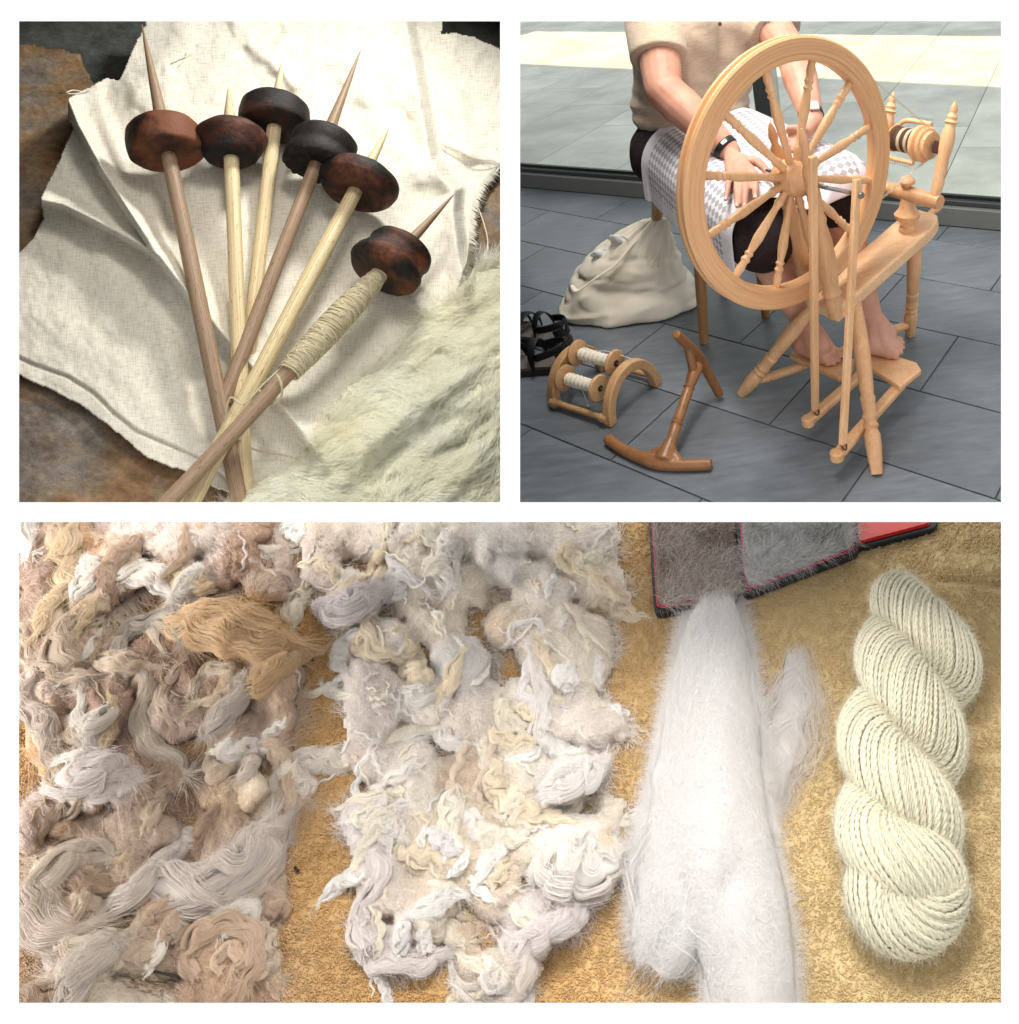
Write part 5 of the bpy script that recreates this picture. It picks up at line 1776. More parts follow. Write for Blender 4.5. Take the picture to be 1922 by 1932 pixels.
px_ = sx_[:, None] + (px_ - sx_[:, None]) * kk_; py_ = sy_[:, None] + (py_ - sy_[:, None]) * kk_
px_ = np.minimum(px_, 1948); py_ = np.minimum(py_, 1962)
gi = np.clip(((py_ - ys2[0]) / stp), 0, len(ys2) - 1.01); gj = np.clip(((px_ - xs2[0]) / stp), 0, len(xs2) - 1.01)
i0, j0 = gi.astype(int), gj.astype(int); fi, fj = gi - i0, gj - j0
hs = H2[i0, j0] * (1 - fi) * (1 - fj) + H2[i0 + 1, j0] * fi * (1 - fj) + H2[i0, j0 + 1] * (1 - fi) * fj + H2[i0 + 1, j0 + 1] * fi * fj
okf = ok2[np.rint(gi).astype(int), np.rint(gj).astype(int)]
lift = np.abs(rng.normal(0, .004, (NS, 1))) + .013 * np.abs(np.sin(t * 3.1 + rng.uniform(0, 3, (NS, 1)))) * rng.uniform(0, 1, (NS, 1)) ** 2 + .001
hs = np.where(okf, hs, np.minimum(hs, .05) * .6)
S = tgrid(px_, py_, hs + lift)
tint = (1 + .16 * fbm(np.stack([sx_, sy_], -1), .012, 2, 15))[:, None] * rng.uniform(.88, 1.08, (NS, 1))
base_c = np.array([[.95, .93, .79]]) + (fbm(np.stack([sx_, sy_], -1), .006, 2, 31))[:, None] * np.array([[.05, .01, -.05]])
fibres('fibres', S, rng.uniform(.0003, .00055, NS), flm, fleece, np.clip(base_c * tint, 0, .92))

# long loose wisps straying from the fleece over the cloth
nw_ = 2600
ek = spline(np.array(FL[:-2], float), 400)
e0 = ek[rng.integers(0, 390, nw_)] + rng.normal(0, 16, (nw_, 2)) + np.array([18, 18])
aw = rng.uniform(-.5, 2.6, nw_) + 2.2
Lw = rng.uniform(25, 95, nw_); Kw = 14
wg = rng.normal(0, .18, (nw_, Kw)).cumsum(1) + rng.normal(0, 1.0, (nw_, 1)) * np.linspace(0, 1, Kw)[None]
wx_ = np.minimum(e0[:, :1] + np.cumsum(np.cos(aw[:, None] + wg), 1) / Kw * Lw[:, None], 1946)
wy_ = np.minimum(e0[:, 1:] - np.cumsum(np.sin(aw[:, None] + wg), 1) / Kw * Lw[:, None], 1960)
ci = np.clip(((wy_ - ys[0]) / step).astype(int), 0, HC.shape[0] - 1); cj = np.clip(((wx_ - xs[0]) / step).astype(int), 0, HC.shape[1] - 1)
gi_ = np.clip(((wy_ - ys2[0]) / stp).astype(int), 0, len(ys2) - 1); gj_ = np.clip(((wx_ - xs2[0]) / stp).astype(int), 0, len(xs2) - 1)
hw = np.maximum(np.maximum(HC[ci, cj], 0), np.where(ok2[gi_, gj_], H2[gi_, gj_], 0)) + .006 + rng.uniform(0, .018, (nw_, 1)) * np.sin(np.linspace(0, 3.1, Kw))[None]
fibres('stray_wisps', tgrid(wx_, wy_, hw), rng.uniform(.0002, .00036, nw_), flm, fleece, np.tile([[.93, .92, .82]], (nw_, 1)))
# ================================================================== the towel table with wool in four stages
BZ0 = -0.45
BF = Frame((0, 1, BZ0), (1, 0, 0), (0, 1, 0), (0, 0, 1))


def bs(p, h=0.0):
    return BF.at(*ovp(p), h)


def bgrid(X, Y, H):
    return BF.many(np.asarray(X) * .53018, np.asarray(Y) * .53002, H)


def bscale(x, y):
    """metres per overview pixel at a place on the table."""
    return .53 * BF.scale(*ovp((x, y)))


def bscale_a(X, Y):
    a = bgrid(X, Y, np.zeros(np.shape(X))); b = bgrid(np.asarray(X) + 1.0, Y, np.zeros(np.shape(X)))
    return np.linalg.norm(b - a, axis=-1)


def lin(c):
    return np.array(srgb(*c))


# ---- terry towel ---------------------------------------------------------
stp = 9
X, Y = np.meshgrid(np.arange(-20, 1960, stp).astype(float), np.arange(960, 1930, stp).astype(float))
XY = np.stack([X, Y], -1)
SCL = bscale_a(X, Y)
H = (fbm(XY, .006, 3, 2) * 5 + fbm(XY, .03, 2, 4) * 1.6) * SCL
for line, a_, w_ in (([(1770, 1090), (1830, 1092), (1960, 1108)], -9, 7), ([(1780, 1068), (1960, 1080)], 8, 22), ([(1500, 1150), (1440, 1200)], 5, 26), ([(1830, 1420), (1960, 1400)], -5, 12), ([(1500, 1800), (1640, 1880)], 6, 40)):
    _, dl = dist_line(line, X, Y)
    H += a_ * np.exp(-(dl / w_) ** 2) * SCL
P = bgrid(X, Y, H)
terry = thing('terry_towel', 'golden yellow terry towel spread out under the wool', 'towel', bs((960, 1450)))
tcol = lambda x, y: (lin((197, 163, 114)) * (1 - sstep(900, 1650, x))[..., None] + lin((210, 189, 146)) * sstep(900, 1650, x)[..., None]) * (1 + .10 * fbm(np.stack([x, y], -1), .012, 3, 9))[..., None] + (lin((200, 166, 134)) - lin((198, 154, 92))) * (sstep(1650, 1850, y) * sstep(700, 300, x))[..., None] * .8  # left, right and corner tints carry uneven light in the towel's colour
twm = wool_mat('terry_cotton', 0.0, rough=1.0)
to = put('ground_weave', MB().grid(P), twm, terry, ang=180, fix=False)
set_col(to.data, tcol(X, Y).reshape(-1, 3))
NS, K = 120000, 5
x0 = rng.uniform(5, 1915, NS); y0 = rng.uniform(970, 1912, NS)
row = np.round(y0 / 5.5) * 5.5 + rng.normal(0, 1.6, NS)
y0 = row
sl = bscale_a(x0, y0)
gi = np.clip(((y0 - 960) / stp).astype(int), 0, H.shape[0] - 1); gj = np.clip(((x0 + 20) / stp).astype(int), 0, H.shape[1] - 1)
h0 = H[gi, gj]
a = rng.uniform(0, 6.28, NS); ln = rng.uniform(4, 8.5, NS)
t = np.linspace(0, 1, K)[None]
sx = x0[:, None] + np.cos(a)[:, None] * ln[:, None] * (t - .5) + rng.normal(0, .5, (NS, K))
sy = y0[:, None] + np.sin(a)[:, None] * ln[:, None] * (t - .5) + rng.normal(0, .5, (NS, K))
sh_ = h0[:, None] + np.sin(t * math.pi) * (rng.uniform(1.6, 4.2, NS) * sl)[:, None]
C = np.clip(tcol(x0, y0) * rng.uniform(.97, 1.10, (NS, 1)), 0, .9)
fibres('terry_loops', bgrid(sx, sy, sh_), sl * rng.uniform(.55, .85, NS), twm, terry, C, tip=.9)


# ---- wool ------------------------------------------------------------------
class Pile:
    """A heap of wool: a soft height field made of tufts, covered in fibres that lie along it."""

    def __init__(s, blobs, box, stp=6, seed=1, rough=1.0, soft=7.0):
        s.stp, s.seed = stp, seed
        x0_, y0_, x1, y1 = box
        s.xs = np.arange(x0_, x1, stp).astype(float); s.ys = np.arange(y0_, y1, stp).astype(float)
        s.X, s.Y = np.meshgrid(s.xs, s.ys)
        XY_ = np.stack([s.X, s.Y], -1)
        wx = s.X + fbm(XY_, .022, 3, seed) * 17 * rough; wy = s.Y + fbm(XY_, .022, 3, seed + 4) * 17 * rough
        best = np.full(s.X.shape, -1.0); col = np.zeros(s.X.shape + (3,))
        wsum = np.full(s.X.shape, 1e-9); lse = np.zeros(s.X.shape)
        for (x, y, rx, ry, rot, h, c) in blobs:
            cs, sn = math.cos(rot), math.sin(rot)
            u = ((wx - x) * cs + (wy - y) * sn) / rx; v = (-(wx - x) * sn + (wy - y) * cs) / ry
            q = 1 - u * u - v * v
            hh_ = np.where(q > 0, np.sqrt(np.maximum(q, 0)) * h + 1.0, -1.0)
            best = np.maximum(best, hh_)
            w_ = np.where(q > -.35, np.exp(np.clip((np.sqrt(np.maximum(q + .35, 0)) * h) / soft, 0, 60)), 0)
            wsum += w_; col += w_[..., None] * lin(c)
            lse += np.where(q > 0, np.exp(hh_ / soft) - 1, 0)
        s.ok = best > 0
        s.best = best
        col /= wsum[..., None]
        best = soft * np.log1p(lse)
        for _ in range(3):
            best[1:-1, 1:-1] = np.where(s.ok[1:-1, 1:-1], (best[1:-1, 1:-1] * 4 + best[:-2, 1:-1] + best[2:, 1:-1] + best[1:-1, :-2] + best[1:-1, 2:]) / 8, best[1:-1, 1:-1])
        best = best + s.ok * (fbm(XY_, .035, 3, seed + 9) * 6.0 * rough + fbm(XY_, .10, 2, seed + 2) * 1.6 * rough)
        s.SC = bscale_a(s.X, s.Y)
        s.H = np.maximum(best, .4) * s.SC
        for _ in range(2):
            col[1:-1, 1:-1] = (col[1:-1, 1:-1] * 2 + col[:-2, 1:-1] + col[2:, 1:-1] + col[1:-1, :-2] + col[1:-1, 2:]) / 6
        s.col = col

    def ij(s, x, y):
        return np.clip((y - s.ys[0]) / s.stp, 0, len(s.ys) - 1.001), np.clip((x - s.xs[0]) / s.stp, 0, len(s.xs) - 1.001)

    def h(s, x, y):
        i, j = s.ij(x, y)
        a, b = i.astype(int), j.astype(int); fi, fj = i - a, j - b
        return s.H[a, b] * (1 - fi) * (1 - fj) + s.H[a + 1, b] * fi * (1 - fj) + s.H[a, b + 1] * (1 - fi) * fj + s.H[a + 1, b + 1] * fi * fj

    def mass(s, mat, parent, name='wool_mass', dark=.85, inset=0.0, sink=.6):
        P_ = bgrid(s.X, s.Y, np.maximum(s.H - sink * s.SC, .3 * s.SC))
        keep = s.ok & (s.best > inset)
        P_[~keep] = np.nan
        o = put(name, MB().grid(P_), mat, parent, ang=180, fix=False, kind='stuff')
        set_col(o.data, s.col[keep] * dark)
        return o

    def hair(s, n, mat, parent, L=(25, 80), wild=.5, lift=3.0, rad=(.5, .9), K=9, curl=0.0, flow=None, name='fibres', jit=.16, fld=.010, vary=.14):
        ii_ = np.argwhere(s.ok)
        pk = ii_[rng.integers(0, len(ii_), n)]
        x = s.X[pk[:, 0], pk[:, 1]] + rng.uniform(-s.stp / 2, s.stp / 2, n); y = s.Y[pk[:, 0], pk[:, 1]] + rng.uniform(-s.stp / 2, s.stp / 2, n)
        c = s.col[pk[:, 0], pk[:, 1]]
        if flow is None:
            ang_ = fbm(np.stack([x, y], -1), fld, 2, s.seed + 20) * 5.0
        else:
            ang_ = flow(x, y)
        ang_ = ang_ + rng.normal(0, wild, n)
        ln_ = rng.uniform(*L, n)
        cv = rng.normal(0, 1, n)[:, None] * curl
        wg = np.cumsum(rng.normal(0, jit, (n, K)), 1) + cv * np.linspace(0, 1, K)[None] * 4
        px_ = x[:, None] + np.cumsum(np.cos(ang_[:, None] + wg), 1) / K * ln_[:, None]
        py_ = y[:, None] + np.cumsum(np.sin(ang_[:, None] + wg), 1) / K * ln_[:, None]
        sc_ = bscale_a(x, y)[:, None]
        tt_ = np.linspace(0, 1, K)[None]
        hh_ = s.h(px_, py_) + sc_ * (np.abs(rng.normal(0, lift * .35, (n, 1))) + lift * np.abs(np.sin(tt_ * 3.0 + rng.uniform(0, 3, (n, 1)))) * rng.uniform(0, 1, (n, 1)) ** 2)
        # strands that run off the edge sag to the towel
        i, j = s.ij(px_, py_)
        off = ~s.ok[np.rint(i).astype(int), np.rint(j).astype(int)]
        hh_ = np.where(off, np.maximum(sc_ * (6.5 + 3 * rng.uniform(0, 1, (n, 1))), hh_ * .75), hh_)
        C_ = np.clip(c * rng.uniform(1 - vary, 1 + vary * .8, (n, 1)) * (1 + vary * .8 * fbm(np.stack([x * .9, y * .25], -1), .06, 2, s.seed + 50))[:, None], 0, .94)
        return fibres(name, bgrid(px_, py_, hh_), bscale_a(x, y) * rng.uniform(*rad, n), mat, parent, C_)


def lock_core(path, width, pile, lift=.35, n=60, crimp=0.0, seed=0):
    """Centre line (world), radius (metres) and frame of a lock laid over a pile."""
    Q = spline(np.asarray(path, float), n)
    if crimp:
        d = np.gradient(Q, axis=0); d /= np.linalg.norm(d, axis=1)[:, None] + 1e-9
        nn = np.stack([-d[:, 1], d[:, 0]], 1)
        Q = Q + nn * (np.sin(np.linspace(0, 1, n) * crimp[1] * 2 * math.pi + seed) * crimp[0])[:, None]
    w = np.interp(np.linspace(0, 1, n), np.linspace(0, 1, len(width)), width)
    sc_ = bscale_a(Q[:, 0], Q[:, 1])
    hb = pile.h(Q[:, 0], Q[:, 1]) if pile else np.zeros(n)
    k = 9
    hb = np.convolve(np.pad(hb, k, 'edge'), np.ones(2 * k + 1) / (2 * k + 1), 'valid')
    h = hb + w * .5 * sc_ * lift
    return bgrid(Q[:, 0], Q[:, 1], h), w * .5 * sc_


LS, LC, LR_ = [], [], []


def lock(parent, mat, path, width, color, pile, nf=260, lift=.35, flat=.75, crimp=0.0, fri=.10, seed=0, name='wool_lock', tw=1.0, core=.74, K=18, rad=(.18, .33)):
    """A lock: a slim core hidden under many fine strands gathered in wavy sub-bundles, with loose tips."""
    nf = int(nf * 4.2)
    Pc, R = lock_core(path, width, pile, lift, 60, crimp, seed)
    R2 = R * (1 + .22 * fbm(np.stack([np.linspace(0, 9, 60), np.full(60, seed * 3.3)], -1), 1, 2, 1))
    mb = MB().tube(Pc - ZUP * R2[:, None] * .15, R2 * core, 12 if core < .8 else 28, flat=flat * (.85 if core < .8 else 1), ref=ZUP)
    o = put(name, mb, mat, parent, ang=180)
    col = lin(color)
    set_col(o.data, np.tile(col * .95, (len(o.data.vertices), 1)))
    T_ = np.gradient(Pc, axis=0); T_ /= np.linalg.norm(T_, axis=1)[:, None]
    Nn = ZUP - (T_ @ ZUP)[:, None] * T_; Nn /= np.linalg.norm(Nn, axis=1)[:, None]
    Bn = np.cross(T_, Nn)
    nb = int(rng.integers(7, 12))
    bth = rng.uniform(-2.2, 2.2, nb); bph = rng.uniform(0, 6.28, nb); bfr = rng.uniform(14, 26, nb); bam = rng.uniform(.10, .32, nb); btw = rng.normal(0, tw, nb); brr = rng.uniform(.82, 1.12, nb)
    bi = rng.integers(0, nb, nf)
    s0 = rng.uniform(-.10, .80, nf); sp_ = rng.uniform(.22, .55, nf)
    tr_ = s0[:, None] + sp_[:, None] * np.linspace(0, 1, K)[None]
    tt_ = np.clip(tr_, 0, 1); ov = tr_ - tt_                        # what runs past the ends becomes loose tip
    th = (bth[bi] + rng.normal(0, .24, nf))[:, None] + btw[bi][:, None] * (tt_ - .5) * 2 + np.sin(tt_ * bfr[bi][:, None] + bph[bi][:, None]) * bam[bi][:, None]
    rr_ = (brr[bi] + rng.normal(0, fri, nf))[:, None] + np.sin(tt_ * bfr[bi][:, None] * 1.3 + bph[bi][:, None]) * .08
    loose = (rng.uniform(0, 1, (nf, 1)) < .10) * rng.uniform(0, .9, (nf, 1)) * np.linspace(0, 1, K)[None] ** 2
    rr_ = rr_ + loose
    fi = tt_ * 59
    i0_ = np.clip(fi.astype(int), 0, 58); f_ = (fi - i0_)[..., None]
    L_ = lambda A_: A_[i0_] * (1 - f_) + A_[i0_ + 1] * f_
    Rr = L_(R2[:, None])
    ln_ = np.linalg.norm(np.diff(Pc, axis=0), axis=1).sum()
    S_ = L_(Pc) + Rr * rr_[..., None] * (np.cos(th)[..., None] * L_(Nn) * flat + np.sin(th)[..., None] * L_(Bn)) + L_(T_) * (ov * ln_ * .55)[..., None] + (np.abs(ov) * ln_)[..., None] * rng.normal(0, .35, (nf, 1, 3)) * np.array([1, 1, .3])
    S_[..., 2] = np.maximum(S_[..., 2], BZ0 + .002)
    sc_ = R.mean() / (np.mean(width) * .5)
    LS.append(S_); LC.append(np.clip(col * rng.uniform(.84, 1.12, (nf, 1)) * (1 + .06 * np.sin(bi * 1.7))[:, None], 0, .93)); LR_.append(sc_ * rng.uniform(*rad, nf))
    return o


def curls(pile, parent, mat, count, cols_, skip, Lr=(18, 60), per=11, w=(1.6, 3.4), name='small_curls', ringlets=.10):
    ii_ = np.argwhere(pile.ok)
    SS_, CC_, RR_ = [], [], []
    n_ = 20
    u = np.linspace(0, 1, n_)
    for k in range(count):
        i, j = ii_[rng.integers(0, len(ii_))]
        x, y = pile.X[i, j], pile.Y[i, j]
        if any(math.hypot(x - a_, y - b_) < r_ for a_, b_, r_ in skip) and rng.uniform() < .8: continue
        L_ = rng.uniform(*Lr); a_ = float(fbm(np.array([[x, y]]), .011, 2, 44)[0]) * 5 + rng.normal(0, .7)
        if rng.uniform() > ringlets:
            amp = rng.uniform(.8, 2.8); fq = rng.uniform(1.5, 4)
            aa = a_ + rng.normal(0, 1.5) * u
            qx = x + np.cumsum(np.cos(aa)) / n_ * L_ - np.sin(aa) * amp * np.sin(u * fq * 6.28)
            qy = y + np.cumsum(np.sin(aa)) / n_ * L_ + np.cos(aa) * amp * np.sin(u * fq * 6.28)
            up_ = .8 + 2.2 * np.sin(u * math.pi)
        else:
            r0 = rng.uniform(4, 9); aa = a_ + u * rng.uniform(4, 7)
            qx = x + np.cos(aa) * r0 * (1 - .3 * u); qy = y + np.sin(aa) * r0 * (1 - .3 * u)
            up_ = 2.0 + 3 * u
        sc_ = bscale(x, y)
        w0_ = rng.uniform(*w)
        ox = rng.normal(0, .45, (per, 1)) * w0_ * (1 - .6 * u[None] ** 2); oy = rng.normal(0, .45, (per, 1)) * w0_ * (1 - .6 * u[None] ** 2); oz = np.abs(rng.normal(0, .5, (per, 1))) * w0_
        fr_ = rng.normal(0, .25, (per, n_)).cumsum(1) * .18
        X_ = qx[None] + ox + fr_; Y_ = qy[None] + oy - fr_
        SS_.append(bgrid(X_, Y_, pile.h(X_, Y_) + (up_[None] + oz) * sc_))
        c = cols_[rng.integers(0, len(cols_))] * rng.uniform(.92, 1.04)
        CC_.append(np.tile(c, (per, 1)) * rng.uniform(.92, 1.06, (per, 1))); RR_.append(np.full(per, sc_) * rng.uniform(.25, .5, per))
    fibres(name, np.concatenate(SS_), np.concatenate(RR_), mat, parent, np.clip(np.concatenate(CC_), 0, .93), tip=.5)


def more_locks(parent, mat, pile, count, cols_, seed, Wd=(12, 30), Ln=(50, 130), skip=()):
    ii_ = np.argwhere(pile.ok & (pile.best > 12))
    done = 0
    while done < count:
        i, j = ii_[rng.integers(0, len(ii_))]
        x, y = pile.X[i, j], pile.Y[i, j]
        if any(math.hypot(x - a_, y - b_) < r_ for a_, b_, r_ in skip): continue
        L_ = rng.uniform(*Ln); a_ = float(fbm(np.array([[x, y]]), .007, 2, seed)[0]) * 6 + rng.normal(0, .5)
        bend = rng.normal(0, 1.4)
        pt = []
        for u in np.linspace(-.5, .5, 5):
            pt.append((x, y)); x += math.cos(a_ + bend * u) * L_ / 4; y += math.sin(a_ + bend * u) * L_ / 4
        w_ = rng.uniform(*Wd)
        lock(parent, mat, pt, [w_ * .5, w_, w_ * 1.05, w_ * .85, w_ * .25], cols_[rng.integers(0, len(cols_))], pile, int(10 * w_), .30, .62, (rng.uniform(1.5, 4.5), rng.uniform(1.5, 3.5)), .12, seed + done, tw=.8)
        done += 1


def flush(name, mat, parent):
    fibres(name, np.concatenate(LS), np.concatenate(LR_), mat, parent, np.concatenate(LC))
    LS.clear(); LC.clear(); LR_.clear()


# ---- 1: greasy brown fleece -------------------------------------------------
B = [  # x, y, radii, turn, height, wool colour; dark gaps have shade painted in
    (64, 1030, 52, 110, 0, 22, (172, 146, 134)), (120, 1000, 45, 60, .5, 26, (200, 172, 150)), (172, 1020, 40, 32, 0, 14, (206, 158, 92)), (305, 1008, 105, 48, 0, 44, (222, 214, 212)), (345, 1090, 66, 46, .2, 34, (192, 176, 170)),
    (294, 1084, 30, 26, 0, 40, (214, 174, 104)), (433, 1058, 52, 52, .5, 34, (160, 124, 104)), (470, 1000, 45, 40, 0, 26, (178, 150, 128)), (498, 1108, 50, 34, 0, 30, (178, 156, 142)), (215, 1070, 70, 50, -.6, 30, (196, 176, 164)), (172, 1130, 70, 42, -.5, 36, (206, 190, 174)),
    (140, 1212, 55, 62, 0, 40, (204, 182, 160)), (75, 1180, 50, 70, 0, 26, (168, 140, 124)), (430, 1200, 120, 44, .15, 46, (220, 184, 134)), (310, 1245, 75, 60, 0, 34, (142, 104, 82)), (230, 1252, 26, 24, 0, 44, (212, 202, 192)), (510, 1278, 62, 80, .3, 40, (190, 164, 142)),
    (400, 1310, 70, 60, 0, 36, (176, 148, 126)), (341, 1350, 72, 50, 0, 34, (168, 148, 140)), (187, 1318, 72, 60, 0, 32, (172, 138, 122)), (82, 1300, 52, 50, 0, 34, (200, 184, 174)), (80, 1392, 44, 70, 0, 26, (206, 164, 118)), (160, 1384, 70, 44, 0, 28, (164, 134, 120)), (440, 1385, 60, 44, 0, 30, (192, 172, 160)), (525, 1370, 34, 60, 0, 22, (190, 168, 148)),
    (157, 1482, 88, 52, -.1, 58, (234, 227, 225)), (255, 1484, 58, 50, 0, 40, (192, 162, 138)), (418, 1494, 50, 50, 0, 34, (202, 178, 152)), (480, 1484, 32, 44, 0, 46, (226, 214, 196)), (350, 1470, 50, 36, 0, 18, (120, 86, 66)), (540, 1470, 26, 70, 0, 16, (178, 146, 112)),
    (250, 1572, 96, 44, 0, 40, (188, 168, 154)), (60, 1548, 44, 60, 0, 32, (200, 180, 174)), (140, 1570, 52, 28, 0, 24, (148, 114, 82)), (420, 1570, 60, 40, -.6, 28, (176, 150, 130)), (130, 1690, 80, 84, 0, 36, (210, 194, 176)), (150, 1694, 26, 26, 0, 52, (230, 214, 188)),
    (250, 1660, 60, 60, 0, 30, (186, 164, 146)), (400, 1650, 90, 44, -.35, 32, (186, 174, 168)), (310, 1732, 60, 46, 0, 32, (176, 146, 122)), (420, 1715, 70, 40, 0, 26, (168, 138, 112)), (512, 1690, 34, 64, .2, 26, (184, 164, 148)), (157, 1812, 70, 76, .3, 42, (204, 194, 184)), (255, 1800, 60, 50, 0, 30, (186, 168, 148)),
    (432, 1796, 80, 66, 0, 38, (186, 156, 130)), (475, 1810, 26, 50, 0, 42, (168, 136, 116)), (400, 1870, 70, 40, 0, 24, (172, 140, 118)), (220, 1888, 90, 34, 0, 28, (204, 194, 180)), (100, 1880, 50, 30, 0, 18, (190, 168, 150)), (305, 1830, 40, 26, 0, 12, (70, 46, 32)),
]
woolm = wool_mat('fleece_wool', rough=.8, trans=.15)
raw = thing('brown_fleece', 'heap of unwashed brown and grey fleece at the towel\'s edge', 'fleece', bs((300, 1500)))
B = [(*b_[:6], tuple(min(245, v * k_ + o_) for v, k_, o_ in zip(b_[6], (.80, .80, .80), (58, 54, 48)))) for b_ in B]
p1 = Pile(B, (-30, 960, 660, 1930), 6, 3, 1.4, 9.0)
p1.mass(woolm, raw)
p1.hair(60000, woolm, raw, (25, 75), .25, 2.2, (.22, .42), fld=.009, K=11, jit=.14, curl=.2)
LK = [
    ([(340, 1168), (395, 1172), (450, 1190), (505, 1212), (552, 1222)], [40, 62, 66, 50, 30], (226, 190, 140), 600),
    ([(216, 1245), (236, 1202), (268, 1178), (326, 1172), (362, 1200)], [16, 26, 32, 34, 30], (176, 166, 156), 380),
    ([(363, 1306), (378, 1276), (405, 1260), (438, 1270), (440, 1298), (414, 1316), (380, 1330)], [16, 22, 24, 24, 22, 20, 14], (208, 192, 168), 360),
    ([(268, 1262), (284, 1310), (268, 1368), (300, 1408), (334, 1440), (352, 1462)], [20, 26, 28, 28, 24, 14], (206, 191, 176), 420),
    ([(470, 1272), (448, 1318), (420, 1352), (396, 1382)], [30, 42, 40, 22], (204, 194, 186), 420),
    ([(490, 1290), (520, 1262), (566, 1240), (626, 1218)], [44, 40, 26, 6], (204, 170, 122), 420),
    ([(396, 1430), (404, 1462), (430, 1456), (440, 1428)], [20, 26, 26, 20], (206, 188, 166), 260),
    ([(452, 1416), (470, 1436), (466, 1466)], [24, 28, 20], (212, 200, 190), 220),
    ([(505, 1400), (528, 1430), (540, 1462), (545, 1520), (528, 1560)], [18, 26, 22, 18, 14], (206, 184, 160), 260),
    ([(296, 1660), (350, 1676), (410, 1668), (462, 1636), (500, 1592), (526, 1544)], [44, 62, 72, 76, 74, 46], (206, 196, 190), 900),
    ([(222, 1702), (262, 1676), (292, 1640), (334, 1610), (346, 1580), (384, 1590)], [38, 50, 40, 30, 24, 10], (214, 204, 198), 520),
    ([(214, 1624), (170, 1618), (120, 1632), (80, 1676), (78, 1726), (112, 1768), (166, 1756)], [30, 44, 50, 50, 46, 44, 20], (214, 200, 186), 640),
    ([(118, 1775), (150, 1800), (200, 1790), (260, 1760)], [24, 36, 36, 20], (212, 198, 180), 320),
    ([(140, 1880), (150, 1830), (182, 1800), (230, 1790)], [40, 56, 50, 26], (208, 198, 190), 460),
    ([(370, 1840), (362, 1800), (384, 1760), (430, 1748), (474, 1764), (484, 1806), (470, 1850)], [20, 30, 34, 34, 30, 28, 20], (196, 168, 142), 460),
    ([(420, 1830), (414, 1802), (440, 1788), (456, 1808), (446, 1832)], [14, 20, 22, 20, 14], (206, 180, 152), 240),
    ([(280, 1720), (320, 1704), (336, 1730), (316, 1760)], [20, 30, 28, 18], (188, 160, 136), 280),
    ([(98, 1000), (118, 1050), (150, 1092), (160, 1112)], [16, 24, 22, 10], (214, 190, 164), 240),
    ([(150, 1160), (116, 1200), (120, 1260), (150, 1290)], [30, 44, 40, 24], (206, 186, 164), 420),
    ([(110, 1450), (150, 1462), (200, 1468), (240, 1490)], [40, 56, 56, 34], (232, 225, 222), 420),
    ([(330, 1700), (400, 1712), (470, 1696), (520, 1650), (536, 1600)], [16, 24, 26, 22, 12], (184, 166, 152), 320),
    ([(60, 1270), (48, 1320), (80, 1360), (96, 1400)], [22, 30, 28, 16], (206, 190, 178), 260),
    ([(520, 1000), (540, 1040), (530, 1080), (560, 1110)], [20, 26, 24, 10], (196, 178, 166), 240),
]
for i, (pt, wd, c, nf) in enumerate(LK):
    c = tuple(.72 * v + .28 * w_ for v, w_ in zip(c, (236, 224, 208)))
    lock(raw, woolm, pt, wd, c, p1, nf, .45, .7, (3.0, 3 + i % 3), .09, i)
more_locks(raw, woolm, p1, 60, [(222, 208, 190), (216, 198, 176), (208, 190, 170), (232, 224, 214), (196, 172, 150), (224, 204, 174), (184, 158, 136), (234, 228, 220)], 300, (14, 38), (60, 150))
flush('lock_fibres', woolm, raw)
curls(p1, raw, woolm, 40, [lin(c) for c in ((212, 196, 178), (188, 164, 144), (206, 182, 154), (222, 212, 204), (166, 138, 118))], [], (30, 110), 14, (2.0, 5.0), 'wavy_strands', .0)
# bits of straw and dung tags caught in it
for (x, y, l_, a_) in ((200, 1330, 15, .5), (312, 1836, 60, .2), (222, 1231, 34, -.7), (560, 1640, 10, .8), (150, 1148, 26, -.1)):
    q = [bs((x - l_ * math.cos(a_) / 2, y - l_ * math.sin(a_) / 2), float(p1.h(np.array(x), np.array(y))) + .008), bs((x, y + 1.5), float(p1.h(np.array(x), np.array(y))) + .011), bs((x + l_ * math.cos(a_) / 2, y + l_ * math.sin(a_) / 2), float(p1.h(np.array(x), np.array(y))) + .008)]
    put('straw_bit', MB().tube(spline(q, 10), .0028 if l_ < 40 else .002, 6), plain('dark_straw', (.035, .022, .015), .8), raw)

